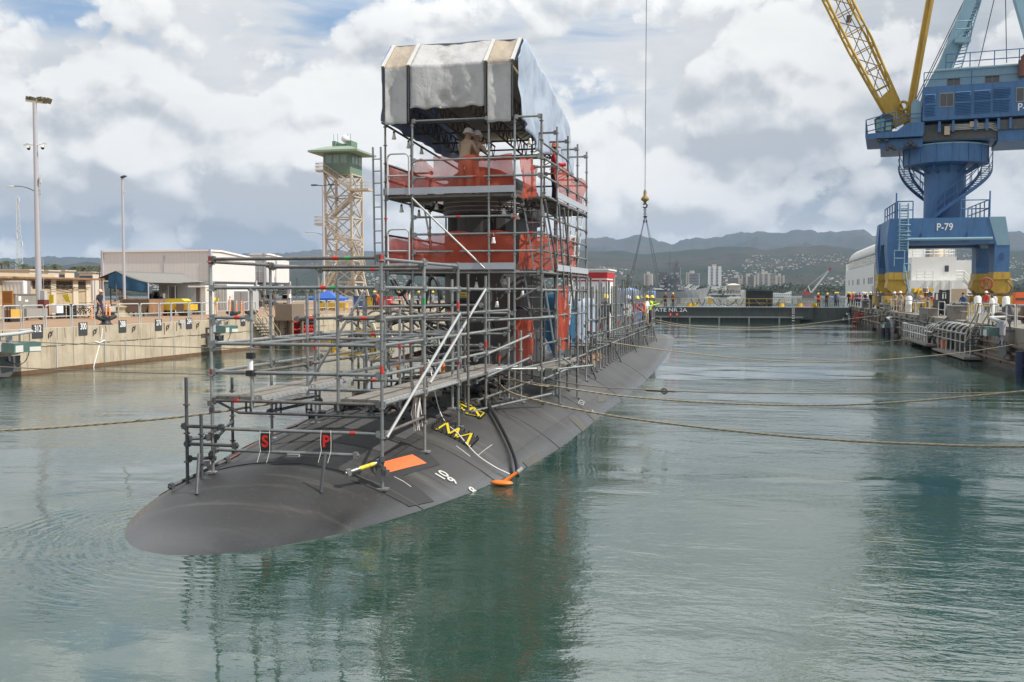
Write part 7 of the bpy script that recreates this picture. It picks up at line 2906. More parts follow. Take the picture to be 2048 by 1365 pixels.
# cab
mb = MB()
mb.prism([(UX(1747), UZ(256)), (UX(1780), UZ(256)), (UX(1782), UZ(222)), (UX(1763), UZ(216)), (UX(1744), UZ(228))], 'Y', Y0 + .1, Y0 + 1.9)
cab = upper(mb, 'operator_cab', mat('cab dark blue', (.035, .06, .10), .4))
mb = MB()
mb.prism([(UX(1749), UZ(252)), (UX(1763), UZ(254)), (UX(1765), UZ(228)), (UX(1748), UZ(230))], 'Y', Y0 + .06, Y0 + .098)
mb.prism([(UX(1767), UZ(252)), (UX(1778), UZ(252)), (UX(1779), UZ(236)), (UX(1768), UZ(236))], 'Y', Y0 + .06, Y0 + .098)
upper(mb, 'cab_window', mat('cab glass', (.18, .34, .34), .1, var=0), cab)
mb = MB()
mb.prism([(UX(1818), UZ(240)), (UX(1838), UZ(240)), (UX(1838), UZ(198)), (UX(1824), UZ(190)), (UX(1818), UZ(200))], 'Y', Y0 + .2, Y0 + 3)
upper(mb, 'winch_house', TEAL)
mb = MB()
for a, b in ((1755, 272), (1810, 285), (1771, 290)):
 for k in range(3):
  mb.ball((UX(a) + .2 * k, Y0 + .1, UZ(b) + .12 * (k % 2)), .14, 8)
upper(mb, 'floodlight', GALVD)
# exhaust silencer
mb = MB()
mb.cyl((UX(2034), Y0 - .05, UZ(162)), (UX(2034), Y0 - .05, UZ(130)), .24, n=14)
mb.tube([(UX(2034), Y0 - .05, UZ(131)), (UX(2034), Y0 - .05, UZ(124)), (UX(2040), Y0 - .05, UZ(118)), (UX(2080), Y0, UZ(115))], .12, 8)
upper(mb, 'exhaust_stack', mat('rusty red', (.16, .075, .06), .7))
# yellow lattice boom running out over the basin, the back mast and pale blue A-frame
TIP = at(1370, -610, Y=63.5)
FALL = at(1297.3, -640, Y=63.5)
rootc = Vector((UX(1797), Y0 + 2.2, UZ(232)))
rotm = Matrix.Translation(Vector(PIV)) @ Matrix.Rotation(SW, 4, 'Z') @ Matrix.Translation(-Vector(PIV))
rootc = rotm @ rootc
ax_ = (TIP - rootc).normalized()
side_ = ax_.cross(Vector((0, 1, 0))).normalized()   # across the boom, in its hoisting plane
if side_.x < 0:
 side_ = -side_
lat_ = ax_.cross(side_).normalized()
LB = (TIP - rootc).length

def bw(s_):
 return .40 + .24 * min(1, s_ / 5.5) - .45 * max(0, (s_ - LB * .55) / (LB * .45))

def bp(i, s_):
 a, b = ((-1, -1), (1, -1), (1, 1), (-1, 1))[i]
 return rootc + ax_ * s_ + side_ * (a * bw(s_)) + lat_ * (b * bw(s_) * .95)

for i in range(4):
 mb = MB()
 mb.tube([bp(i, LB * k / 16) for k in range(17)], .085, 6)
 mb.build('boom_chord', CYEL, cr)
mb = MB()
nb = int(LB / 1.25)
for k in range(2, nb):
 s0, s1 = LB * k / nb, LB * (k + 1) / nb
 for i in range(4):
  j = (i + 1) % 4
  mb.cyl(bp(i, s0), bp(j, s0), .032, n=4)
  mb.cyl(bp(i if k % 2 else j, s0), bp(j if k % 2 else i, s1), .032, n=4)
mb.build('boom_lacing', CYEL, cr)
mb = MB()
q = [bp(0, 0), bp(1, 0), bp(1, 2.3), bp(0, 2.0)]
q2 = [bp(3, 0), bp(2, 0), bp(2, 2.3), bp(3, 2.0)]
for P_ in (q, q2):
 o2 = lat_ * .04
 mb.add([p - o2 for p in P_] + [p + o2 for p in P_], [(0, 1, 2, 3), (7, 6, 5, 4), (0, 4, 5, 1), (1, 5, 6, 2), (2, 6, 7, 3), (3, 7, 4, 0)])
mb.build('boom_foot', CYEL, cr)
mb = MB()
mb.beam(TIP, FALL + Vector((-.3, 0, .3)), .5, .5)
mb.build('boom_tip', CYEL, cr)
mb = MB()
for d_ in (.25, -.2):
 mb.cyl(rootc + ax_ * 1.5 + side_ * d_, TIP + side_ * .2, .025, n=4)
for k in (8, 14):
 mb.box(rootc + ax_ * (k * .9) + side_ * .1, (.28, .28, .4))
mb.build('boom_cable', WIRE, cr)
mb = MB()
mb.beam(rotm @ Vector((UX(1811), Y0 + 2.2, UZ(236))), at(1890, -170, Y=YC + 3.5), .42, .42)
mb.beam(rotm @ Vector((UX(1816), Y0 + 1.7, UZ(236))), at(1893, -170, Y=YC + 3.2), .12, .5)
mb.build('back_mast', CYEL, cr)
mb = MB()
mb.tube(arc(rotm @ Vector((UX(1802), Y0 + 1.4, UZ(196))), (1, 0, 0), (0, 0, 1), .26, 0, 360, 12), .09, 5)
mb.build('sheave', CYEL, cr)
mb = MB()
A0, A1 = rotm @ Vector((UX(1876), Y0 + .9, UZ(137))), at(1968, -70, Y=YC + 2)
mb.beam(A0, A1, .62, .5)
mb.beam(A0 + Vector((.5, .5, 0)), A1 + Vector((.5, .2, 0)), .2, .5)
A2 = rotm @ Vector((UX(2062), Y0 + .9, UZ(120)))
mb.beam(A2, at(2018, -70, Y=YC + 2), .5, .5)
mb.build('a_frame', TEAL, cr)
mb = MB()
p0, p1 = rotm @ Vector((UX(1905), Y0 + .6, UZ(137))), at(1952, 0, Y=YC + 2)
sd2 = Vector((.28, 0, .05))
for sg in (-1, 1):
 mb.cyl(p0 + sd2 * sg, p1 + sd2 * sg, .045, n=5)
for k in range(22):
 q = p0.lerp(p1, k / 21)
 mb.cyl(q - sd2, q + sd2, .028, n=4)
c = at(1926, 76, Y=YC + 1.6)
mb.bx(c.x - .5, c.x + .35, c.y - .5, c.y + .5, c.z - .3, c.z)
railrun(mb, [(c.x - .5, c.y - .5, c.z), (c.x + .35, c.y - .5, c.z), (c.x + .35, c.y + .5, c.z)], .9, .45, .03)
mb.build('frame_ladder', TEAL, cr)
mb = MB()
for a, b in (((1822, 197), (1933, -10)), ((1826, 198), (1937, -10)), ((1833, 200), (1941, -10)), ((1951, 128), (1990, -10)), ((2007, 124), (2011, -10))):
 mb.cyl(rotm @ Vector((UX(a[0]), Y0 + 1.2, UZ(a[1]))), at(b[0], b[1], Y=YC + 2), .025, n=4)
mb.build('stay_cable', WIRE, cr)

cr.location = (CX(1890) * SC_CR, (YC + 3) * SC_CR, ZD)
cr.scale = (SC_CR,) * 3

# hook on its long fall with chain and two pairs of slings down to the after deck
t_ = thing('crane_hook', 'yellow ball hook on a long wire with chain and spread slings beyond the after deck', 'hook', at(1290, 400, Y=63.5))
H = lambda px, py: at(px, py, Y=63.5)
mb = MB()
mb.cyl(FALL, H(1290, 384), .020, n=5)
mb.build('fall_wire', WIRE, t_)
mb = MB()
mb.lathe([(.06, H(1290, 408).z), (.12, H(1290, 403).z), (.24, H(1290, 401).z), (.26, H(1290, 398.5).z), (.20, H(1290, 395).z), (.10, H(1290, 392).z), (.10, H(1290, 384).z), (.05, H(1290, 380).z)], (H(1290, 400).x, 63.5, 0), 16)
mb.build('ball_weight', mat('hook olive', (.26, .18, .05), .6, var=.2), t_)
mb = MB()
mb.tube(arc(H(1290, 412), (1, 0, 0), (0, 0, 1), .13, -150, 150, 10), .05, 5)
for k in range(5):
 c = H(1290, 417 + 3.6 * k)
 mb.tube(arc(c, (1, 0, 0) if k % 2 else (0, 1, 0), (0, 0, 1), .07, 0, 345, 8), .025, 4)
mb.cyl(H(1287, 434), H(1294, 434), .06, n=6)
mb.build('chain', BLACKM, t_)
mb = MB()
for a, b in ((1289, 1254), (1290, 1258), (1291, 1316), (1292, 1322)):
 mb.cyl(H(a, 436), H(b, 585 if b < 1290 else 570), .016, n=5)
for px, py in ((1288, 443), (1293, 443)):
 mb.cyl(H(px, py - 2), H(px, py + 3), .06, n=6)
mb.build('sling', GALVD, t_)
t_.location = at(1290, 400, Y=63.5 * SC_CR)
t_.scale = (SC_CR,) * 3

# ------------------------------------------------------------------ white accommodation ship beyond the quay
XS, YS0, YS1 = 17.2, 136.0, 206.0
SY = lambda y: 142 + (y - 130) * 1.27
sp = thing('white_ship', 'white accommodation ship with rows of small windows behind the crane', 'ship', (30, 150, 0))
SZ = lambda py, px=1800, Y=YS0: at(px, py, Y=Y).z
SXX = lambda px, Y=YS0: at(px, 560, Y=Y).x
ztop = SZ(519)
mb = MB()
mb.bx(XS, XS + 14, YS0 + 6, YS1, -1, ztop)
mb.build('hull_side', WHITE, sp)
mb = MB()
mb.bx(SXX(1818), SXX(1906), YS0 - 2, YS0 + 7, 1.0, SZ(516))
mb.bx(SXX(1812), SXX(1912), YS0 - 4, YS0 - 1.9, 1.0, SZ(562))
mb.bx(XS + .01, SXX(1820), YS0 - .5, YS0 + 6, 1, SZ(560))
mb.bx(SXX(1818), SXX(1855), YS0 + 2, YS0 + 6, SZ(516), SZ(489))
for px in (1843, 1857, 1873, 1890):
 mb.bx(SXX(px) - .12, SXX(px) + .12, YS0 - 4.15, YS0 - 3.9, 1, SZ(563))
mb.build('deckhouse', WHITE, sp)
mb = MB()
mb.bx(SXX(1883) - .0, SXX(1891), YS0 - 2.05, YS0 - 1.98, SZ(545), SZ(533))
mb.bx(XS + 1.2, XS + 1.9, YS0 + 5.96, YS0 + 6.0, SZ(542), SZ(530))
mb.build('window', GLASS, sp)
mb = MB()
for k in range(4):
 for g, cnt in ((0, 1), (8, 2), (20, 3), (31, 3), (40, 3)):
  pass
for row, (zr_, hh) in enumerate(((ztop - 1.9, .95), (ztop - 5.4, .8))):
 for y in (134, 136, 138, 144, 146, 148, 153, 159.5, 161.5, 168, 174):
  if row and y not in (134, 153, 159.5, 161.5, 168, 174):
   continue
  mb.bx(XS - .04, XS + .02, SY(y), SY(y) + .9, zr_ - hh, zr_)
mb.bx(XS - .05, XS + .02, SY(139), SY(140.2), ztop - 4.9, ztop - 3.4)
mb.build('porthole_window', GLASS, sp, split=True)
mb = MB()
mb.bx(XS - .06, XS + .02, SY(143), SY(144.2), ztop - 4, ztop - 3.2)
mb.bx(XS - .06, XS + .02, SY(131), SY(133.2), ztop - 5, ztop - 3.6)
mb.cyl((XS - .1, SY(141), 1), (XS - .1, SY(141), ztop), .12, n=6)
mb.build('side_fitting', LGREY, sp)
mb = MB()
railrun(mb, [(XS + .1, YS1, ztop), (XS + .1, YS0 + 6, ztop), (XS + 2.5, YS0 + 6, ztop)], 1.25, 1.6, .05, 2)
railrun(mb, [(SXX(1820), YS0 - 1.9, SZ(516)), (SXX(1905), YS0 - 1.9, SZ(516)), (SXX(1905), YS0 + 5, SZ(516))], 1.2, 1.1, .05, 2)
railrun(mb, [(XS + .1, YS0 - .4, SZ(560)), (SXX(1818), YS0 - .4, SZ(560))], 1.2, .9, .05, 2)
railrun(mb, [(SXX(1824), YS0 - 3.9, SZ(562)), (SXX(1856), YS0 - 3.9, SZ(562))], 1.2, .9, .05, 2)
railrun(mb, [(SXX(1906), YS0 - 1, SZ(562)), (SXX(1925), YS0 - 1, SZ(562)), (SXX(1938), YS0 - 1, SZ(575))], 1.2, .8, .05, 2)
railrun(mb, [(SXX(1904), YS0 - 4, SZ(605)), (SXX(1926), YS0 - 4, SZ(614))], 1.4, .6, .05, 3)
mb.build('ship_railing', WHITE, sp)
mb = MB()
mb.bx(SXX(1903), SXX(1926), YS0 - 2, YS0 + 2, SZ(566), SZ(562))
mb.prism([(SXX(1926), SZ(563)), (SXX(1939), SZ(577)), (SXX(1939), SZ(580)), (SXX(1926), SZ(566))], 'Y', YS0 - 2, YS0 - 1)
mb.build('side_gangway', LGREY, sp)
mb = MB()
def shelter(u, v):
 y = 144 + 58 * v
 a = R(180 - 95 * u)
 return Vector((XS + 4.6 + 4.4 * math.cos(a), y, ztop + 1.7 + 2.6 * math.sin(a)))
mb.sheet(shelter, 12, 20, .12)
mb.build('arched_cover', mat('cover white', (.62, .62, .60), .6, var=.05, seam=(1, 2.3, .75)), sp)
mb = MB()
for k in range(15):
 y = 145 + 4 * k
 mb.cyl((XS + .3, y, ztop), (XS + .3, y, ztop + 1.75), .07, n=5)
mb.build('cover_post', GREYB, sp)
mb = MB()
mb.lathe([(.9, 0), (.8, 1.2), (.35, 1.6), (.3, 2.2)], (SXX(1878), YS0 + 2, SZ(516)), 10)
mb.lathe([(.5, 0), (.45, 1.0), (.2, 1.3)], (SXX(1890), YS0 + 2, SZ(516)), 10)
mb.beam((SXX(1866), YS0 + 2, SZ(492)), (SXX(1894), YS0 + 2, SZ(490)), .2, .2)
mb.cyl((SXX(1880), YS0 + 2, SZ(505)), (SXX(1880), YS0 + 2, SZ(486)), .12, n=6)
mb.build('deck_fitting', CREAM, sp)
# ------------------------------------------------------------------ floating gate across the end of the basin
YG = 127.0
gt = thing('floating_gate', 'dark grey floating dock gate with white lettering and yellow railings across the far end', 'dock gate', (-10, YG, 0))
GX = lambda px: at(px, 620, Y=YG).x
GZ = lambda py: at(1450, py, Y=YG).z
x0, x1 = XL + .2, GX(1626)
zg = GZ(615)
mb = MB()
mb.prism([(x0, -1), (GX(1585), -1), (GX(1603), .35), (x1, .35), (x1, zg), (x0, zg)], 'Y', YG, YG + 6)
mb.bx(GX(1603), XR + .03, YG + .6, YG + 5.5, -1, zg - .02)
mb.build('gate_hull', GATE, gt)
mb = MB()
mb.bx(x0, GX(1606), YG - .25, YG - .003, GZ(636), GZ(633))
n = 14
for k in range(n):
 xx = GX(1322) + (GX(1380) - GX(1322)) * (k - 9)
 if xx > x0 and xx < x1:
  mb.bx(xx - .1, xx + .1, YG - .3, YG - .26, -.2, GZ(636))
mb.build('rubbing_strake', mat('strake grey', (.22, .25, .25), .6), gt)
mb = MB()
for k in range(70):
 xx = GX(1350) + (x1 - GX(1350)) * k / 70
 mb.bx(xx, xx + .16, YG - .06, YG + .04, zg, zg + .1)
mb.build('deck_edge', WHITE, gt)
lettering(gt, 'GATE NR 2A', .66, (GX(1337), YG - .005, GZ(621)), (1, 0, 0), (0, 0, 1), WHITEC, .012, 1.25, 'gate_name')
mb = MB()
for k, zz in enumerate((618, 622, 626, 631, 636, 641)):
 for q in (0, 3):
  mb.bx(GX(1584 + q), GX(1586 + q), YG - .32, YG - .26, GZ(zz + 1), GZ(zz - 1))
mb.build('draught_marks', WHITEC, gt)
mb = MB()
railrun(mb, [(x0, YG + .3, zg), (GX(1642), YG + .3, zg)], 1.05, 2.1, .032, 1)
mb.build('gate_railing', mat('rail yellow', (.42, .30, .06), .6), gt)
mb = MB()
for a, b in ((1300, 1328), (1382, 1398), (1398, 1410), (1424, 1450), (1436, 1475), (1470, 1488), (1510, 1538), (1540, 1560)):
 pa, pb = Vector((GX(a), YG + .25, zg + 1.05)), Vector((GX(b), YG + .25, zg + 1.05))
 mb.tube(bez(pa, (pa + pb) / 2 - Vector((0, 0, 1.6)), pb, 10), .05, 5)
mb.build('slung_hose', mat('brown hose', (.12, .07, .05), .6), gt, split=True)
mb = MB()
for px, m_ in ((1357, 0), (1419, 1), (1446, 2), (1590, 2)):
 mb.bx(GX(px - 4), GX(px + 4), YG + .18, YG + .24, zg + .45, zg + 1.15, m_)
mb.build('rail_sign', [GREYB, YEL, LGREY], gt, split=True)
for px, what in ((1378, 'left of a close pair'), (1387, 'right of a close pair'), (1562, 'right of the dark shed'), (1600, 'in the right half'), (1630, 'at the right end')):
 c = Vector((GX(px), YG + 1.2, zg))
 mb = MB()
 pts = []
 for k in range(60):
  a = k * .42
  r_ = .40 - .05 * (k // 15)
  pts.append(c + Vector((r_ * math.cos(a), r_ * math.sin(a), .09 + .12 * (k // 15))))
 mb.tube(pts, .075, 5)
 tag(mb.build('rope_coil', YEL), 'yellow rope coil on the floating gate, ' + what, 'rope', 'rope coils on the gate')
# dark corrugated shed on the gate
t_ = thing('gate_shed', 'dark corrugated shed with a pale end on the deck of the floating gate', 'shed', (GX(1510), YG + 2, zg))
xa, xb = GX(1491), GX(1545)
z0, za, zb = zg, GZ(578), GZ(582)
mb = MB()
mb.prism([(xa, z0), (xb, z0), (xb, zb), (xa + .6, za), (xa, za - .4)], 'Y', YG + 1.5, YG + 4)
nn = 17
for k in range(nn):
 xx = xa + .3 + (xb - xa - .4) * k / nn
 f = (xx - xa) / (xb - xa)
 mb.bx(xx, xx + .10, YG + 1.42, YG + 1.5, z0, za + (zb - za) * f - .25)
mb.build('wall', mat('corrugated dark', (.045, .055, .065), .6), t_)
mb = MB()
mb.bx(xa - .05, xb + .15, YG + 1.35, YG + 4.1, zb - .02, zb + .1)
mb.rot(((xa + xb) / 2, YG, zb), R(2.2), 'Y')
mb.build('roof', mat('shed roof', (.08, .09, .10), .5), t_)
mb = MB()
mb.bx(GX(1481), xa - .01, YG + 1.6, YG + 3.9, z0, GZ(580))
mb.build('end_wall', WHITE, t_)
# red lamp boards hung on the gate
for ch, px in (('S', 1341), ('P', 1354)):
 c = at(px, 630, Y=YG - .5)
 t_ = thing('lamp_board', 'round red board with letter %s before the floating gate' % ch, 'sign', c, 'round red boards at the gate')
 mb = MB()
 mb.cyl((c.x, c.y, c.z), (c.x, c.y + .06, c.z), .24, n=18)
 mb.build('disc', mat('board red', (.55, .02, .03), .5), t_)
 lettering(t_, ch, .34, c, (1, 0, 0), (0, 0, 1), WHITE, .01, 1.0, 'letter')
 mb = MB()
 mb.cyl((c.x, c.y + .08, -.5), (c.x, c.y + .08, c.z + .3), .05, n=6)
 mb.build('post', GALVD, t_)

# ------------------------------------------------------------------ right quay edge: boxes, rails, pipework
XE = XR + .35
RY = lambda px, py=640, X=XE: at(px, py, X=X).y
RAIL_R = [(1658, 1668, 'beside the end of the gate'), (1706, 1722, 'before the group, left'), (1724, 1738, 'before the group, right'), (1744, 1752, 'right of the dark cabinet'), (1762, 1782, 'by the yellow bogie'), (1786, 1806, 'before the two in tan'),
          (1810, 1830, 'right of the two in tan'), (1832, 1858, 'before the orange truck'), (1876, 1889, 'before the black mast'), (1900, 1938, 'behind the grey box'), (1942, 1950, 'right of the grey box'), (1951, 1963, 'second right of the grey box'),
          (1966, 1980, 'before the person in the red vest'), (1983, 1996, 'right of the person in the red vest'), (2012, 2030, 'beside the quay bollard'), (2033, 2060, 'at the right picture edge')]
rr0 = None
for i, (a, b, what) in enumerate(RAIL_R):
 ya, yb = RY(b), RY(a)
 if rr0 is None:
  rr0 = hoop(2.0, '', 'hoop railings on the right quay')
  o = rr0
 else:
  o = dup(rr0, (0, 0, 0))
 o.location = (XE, ya, ZD)
 o.scale = (1, max(.4, (yb - ya) / 2.0), 1)
 o['label'] = 'hoop railing on the right quay, ' + what

def rbox(name, label, cat, pa, pm, pb, ztop_py, z0, m, X=XR - .05):
 """box whose water side runs from photo column pa to its near corner pm and whose front runs on to pb"""
 ya, yb = RY(pm, 640, X), RY(pa, 640, X)
 zt_, x1 = at(pm, ztop_py, X=X).z, at(pb, 640, Y=ya).x
 t_ = thing(name, label, cat, (X, ya, z0))
 mb = MB()
 mb.bx(X, x1, ya, yb, z0, zt_)
 mb.build('case', m, t_)
 mb = MB()
 mb.bx(X - .04, x1 + .05, ya - .05, yb + .05, zt_, zt_ + .07)
 mb.build('lid', CONCD if z0 < 1 else GREYB, t_)
 return t_, x1, ya, yb, zt_

TAUPE = mat('taupe box', (.20, .18, .155), .7, var=.12, streak=.3)
t_, x1, ya, yb, zt_ = rbox('steel_housing', 'grey square steel housing on the right quay edge behind the arched cover', 'housing', 1893, 1906, 1933, 614, 1.15, TAUPE)
mb = MB()
mb.prism([(x1 - .5, 1.3), (x1 - .45, 1.3), (x1 - .1, zt_ - .1), (x1 - .15, zt_ - .1)], 'Y', ya - .02, ya - .004)
mb.build('stay_bar', GREYB, t_)
t_, x1, ya, yb, zt_ = rbox('pump_house', 'wide grey pump house block built into the right quay wall', 'pump house', 1838, 1856, 1876, 619, -.2, TAUPE)
mb = MB()
for k in range(4):
 zz = zt_ - .4 - .16 * k
 mb.bx(XR - .09, XR - .055, ya + .5, ya + .5 + (yb - ya) * .5, zz, zz + .06)
mb.build('vent_slats', GALVD, t_)
t_, x1, ya, yb, zt_ = rbox('dark_cabinet', 'dark grey cabinet with a flat front standing before the group of workers', 'cabinet', 1723, 1726, 1743, 602, 1.0, mat('cabinet dark', (.085, .085, .085), .6))
mb = MB()
for xx in (XR, x1 - .15):
 mb.bx(xx, xx + .1, ya + .1, ya + .2, .2, 1.0)
mb.build('legs', GALVD, t_)
# arched pipe cover over the manifold, orange gear inside
t_ = thing('arched_cover', 'open cover of curved pale ribs over a pipe recess in the right quay wall', 'cover', (XR, RY(1905), .6))
ya, yb = RY(1950, 660, XR - .4), RY(1884, 660, XR - .4)
zlow, zhi = at(1890, 663, X=XR - 1.0).z, at(1910, 647, X=XR - .4).z
mb = MB()
for k in range(8):
 y = ya + (yb - ya) * k / 7
 mb.tube([(XR + .1, y, zhi)] + arc((XR - .35, y, zhi - .5), (0, 0, 1), (-1, 0, 0), .5, 0, 80, 6), .05, 5)
 mb.cyl((XR - .6, y, .2), (XR - .6, y, zhi - .35), .045, n=5)
mb.build('rib', LGREY, t_)
mb = MB()
mb.cyl((XR - .85, ya, zhi - .42), (XR - .85, yb, zhi - .42), .05, n=6)
mb.cyl((XR - .85, ya, .95), (XR - .85, yb, .95), .04, n=6)
mb.bx(XR - .9, XR - .02, ya, yb + .5, .08, .2)
mb.build('frame', GREYB, t_)
mb = MB()
mb.bx(XR - .03, XR - .008, ya + .1, yb - .1, .2, zhi - .1)
mb.build('recess', DARK, t_)
mb = MB()
for k in range(7):
 y = yb - .3 - .35 * k * .5
 mb.cyl((XR - .45, y, .22), (XR - .45, y + .05, .75), .09, n=8)
 mb.cyl((XR - .45, y, .7), (XR - .3, y + .25, .8), .07, n=8)
tag(mb.build('valve_gear', mat('valve orange', (.55, .14, .05), .6, var=.2)), 'orange valve gear inside the arched cover of the right quay', 'valves')
t_ = thing('small_arched_cover', 'small arched pale pipe guard on the pump house of the right quay', 'cover', (XR, RY(1865), 1))
mb = MB()
ya, yb = RY(1882, 650, XR - .3), RY(1866, 650, XR - .3)
for k in range(4):
 y = ya + (yb - ya) * k / 3
 mb.tube([(XR, y, 1.55)] + arc((XR - .3, y, 1.05), (0, 0, 1), (-1, 0, 0), .5, 0, 85, 6), .045, 5)
mb.cyl((XR - .8, ya, 1.1), (XR - .8, yb, 1.1), .05, n=6)
mb.build('rib', LGREY, t_)
# working platform with rails and hoses
t_ = thing('hose_platform', 'railed working platform with black hoses low on the right quay wall', 'platform', (XR - .6, RY(1838, 680), .4))
ya, yb = RY(1862, 690, XR - 1.0), RY(1812, 680, XR - 1.0)
mb = MB()
mb.bx(XR - 1.3, XR - .02, ya, yb, .3, .42)
for yy in (ya + .4, (ya + yb) / 2, yb - .4):
 mb.prism([(XR - 1.2, .3), (XR - .02, .3), (XR - .02, -.3)], 'Y', yy - .06, yy + .06)
mb.build('deck', TAUPE, t_)
mb = MB()
railrun(mb, [(XR - .1, yb, .42), (XR - 1.25, yb, .42), (XR - 1.25, ya, .42)], 1.0, .9, .04, 1)
mb.build('rail', LGREY, t_)
mb = MB()
for k in range(12):
 y = ya + (yb - ya) * rnd.random()
 mb.tube(bez((XR - .05, y, 1.2 + rnd.uniform(-.2, .3)), (XR - .9, y + rnd.uniform(-.5, .5), 1.0), (XR - .8 + rnd.uniform(-.2, .2), y + rnd.uniform(-.4, .4), .42), 8), .06, 5)
mb.build('hose', HOSE, t_)
mb = MB()
for px in (1790, 1797):
 pass
t_ = thing('valve_tree', 'pair of grey valve trees with round flanges before the two persons in tan', 'valves', (XR + .1, RY(1775), ZD))
for px in (1773, 1783):
 y = RY(px)
 mb = MB()
 mb.cyl((XR + .1, y, ZD - .6), (XR + .1, y, ZD + .75), .12, n=8)
 for zz in (.2, .55):
  mb.cyl((XR - .25, y, ZD + zz), (XR + .2, y, ZD + zz), .14, n=10)
  mb.cyl((XR - .27, y, ZD + zz), (XR - .22, y, ZD + zz), .20, n=12)
 mb.build('valve', GALV, t_)
# quay stairs, fenders, floodlights, ladder, gratings
t_ = thing('quay_stairs', 'cream railed stairs going down the right quay wall by the arched cover', 'stairs', (XR - .3, RY(1955), 1))
pa, pb = at(1966, 650, X=XR - .45), at(1942, 692, X=XR - .45)
for xo in (0, .55):
 mb = MB()
 for dz in (.1, .6):
  mb.tube([(XR - .75 + xo, pa.y - .5, pa.z + dz + .5), (XR - .75 + xo, pa.y, pa.z + dz), (XR - .75 + xo, pb.y, pb.z + dz)], .04, 5)
 for f in (0, .5, 1):
  q = pa.lerp(pb, f)
  mb.cyl((XR - .75 + xo, q.y, q.z - .1), (XR - .75 + xo, q.y, q.z + .6), .035, n=5)
 mb.build('handrail', CREAM, t_)
mb = MB()
for k in range(7):
 q = pa.lerp(pb, k / 6)
 mb.bx(XR - .75, XR - .15, q.y - .18, q.y + .18, q.z - .05, q.z)
mb.build('treads', GALVD, t_)
for i, (px, py, s_, what) in enumerate(((2000, 668, .85, 'nearest, by the right picture edge'), (1783, 654, 1.0, 'in the middle above the tyre fenders'), (1698, 640, .9, 'farthest, by the white ladder'))):
 floodgroup('floodlight cluster on the right quay wall, ' + what, px, py, s_, -1, 'floodlight clusters on the right quay wall')
for i, px in enumerate((1769, 1779)):
 y = RY(px, 660, XR - .2)
 mb = MB()
 mb.cyl((XR - .28, y, -.4), (XR - .28, y, 1.1), .24, n=12)
 tag(mb.build('fender', mat('fender navy', (.02, .025, .04), .5)), ('dark cylindrical fender on the right quay wall, farther of two', 'dark cylindrical fender on the right quay wall, nearer of two')[i], 'fender', 'fenders on the right quay')
y = RY(2046, 720, XR - .2)
mb = MB()
mb.cyl((XR - .26, y, -.4), (XR - .26, y, 1.0), .25, n=12)
tag(mb.build('fender', mat('fender blue', (.02, .03, .09), .5)), 'blue fender on the right quay wall at the right picture edge', 'fender', 'fenders on the right quay')
ladder('white ladder hung on the far end of the right quay wall', (XR - .15, RY(1689, 640), -.2), (XR - .15, RY(1689, 640), 1.9), (0, 1, 0), .7, m=WHITE)
for i, (a, b, what) in enumerate(((1752, 1758, 'beside the dark cabinet'), (1700, 1704, 'near the white ladder'))):
 y = RY(a, 650, XR)
 mb = MB()
 mb.prism([(XR - .02, 1.5), (XR - .35, .1), (XR - .35, -.4), (XR - .02, -.4)], 'Y', y, y + .5)
 tag(mb.build('fender_ramp', BLACKM), 'black slanted fender on the right quay wall ' + what, 'fender', 'fenders on the right quay')
t_ = thing('pipe_manifold', 'dark red and brown pipework in a recess below the dark cabinet', 'pipework', (XR - .3, RY(1725), .8))
mb = MB()
for k in range(12):
 y = RY(1738) + (RY(1712) - RY(1738)) * rnd.random()
 z = rnd.uniform(.2, 1.5)
 mb.tube([(XR, y, z), (XR - .35, y, z), (XR - .35, y + rnd.uniform(-.8, .8), z), (XR - .35, y + .1, z - .5)], rnd.uniform(.06, .11), 6, rnd.randrange(3))
mb.build('pipe', [REDC, BROWN, GALVD], t_)
for n_, px in ((16, 1985), (12, 2019)):
 c = at(px, 653, X=XR - .02)
 mb = MB()
 mb.bx(XR - .02, XR - .004, c.y - .14, c.y + .14, c.z - .25, c.z + .25)
 tag(mb.build('wall_plate', PLATE), 'small dark plate on the right quay wall, %s of the pair above the nearest floodlights' % ('left' if n_ == 16 else 'right'), 'plate', 'plates on the right quay wall')
c = Vector((XR + .3, RY(2004, 637), ZD))
mb = MB()
mb.lathe([(.3, 0), (.2, .08), (.17, .35), (.32, .45), (.3, .6), (.1, .64)], c, 12)
mb.tube(arc(c + Vector((0, 0, .3)), (1, 0, 0), (0, 1, 0), .3, 0, 350, 14), .06, 5)
tag(mb.build('mooring_bollard', mat('bollard brown', (.09, .065, .05), .7)), 'brown bollard with rope turns on the right quay edge', 'bollard')

t_ = thing('wall_pipework', 'long grey service pipes and cable runs fixed along the right quay wall', 'pipework', (XR - .1, 85, 1.2))
for z, r_, y0, y1 in ((1.55, .07, 62, 131), (1.3, .05, 70, 131), (.75, .09, 80, 128)):
 mb = MB()
 mb.tube([(XR - .14 - .05 * math.sin(k * 1.7), y0 + (y1 - y0) * k / 30, z + .03 * math.sin(k * 2.3)) for k in range(31)], r_, 6)
 mb.build('pipe', GALVD if z > 1 else BROWN, t_)
mb = MB()
for k in range(24):
 y = 62 + k * 2.9
 mb.bx(XR - .2, XR - .005, y, y + .25, .2, 1.75 + .2 * (k % 2))
mb.build('wall_rib', CONCD, t_, split=True)
mb = MB()
for k in range(26):
 y = 60 + 70 * rnd.random()
 a = Vector((XR + .1, y, ZD + .05))
 mb.tube(bez(a, (XR - .6, y + rnd.uniform(-1, 1), rnd.uniform(.8, 2.2)), (XR - .12, y + rnd.uniform(-2, 2), rnd.uniform(.3, 1.2)), 8), rnd.uniform(.025, .06), 5, rnd.randrange(3))
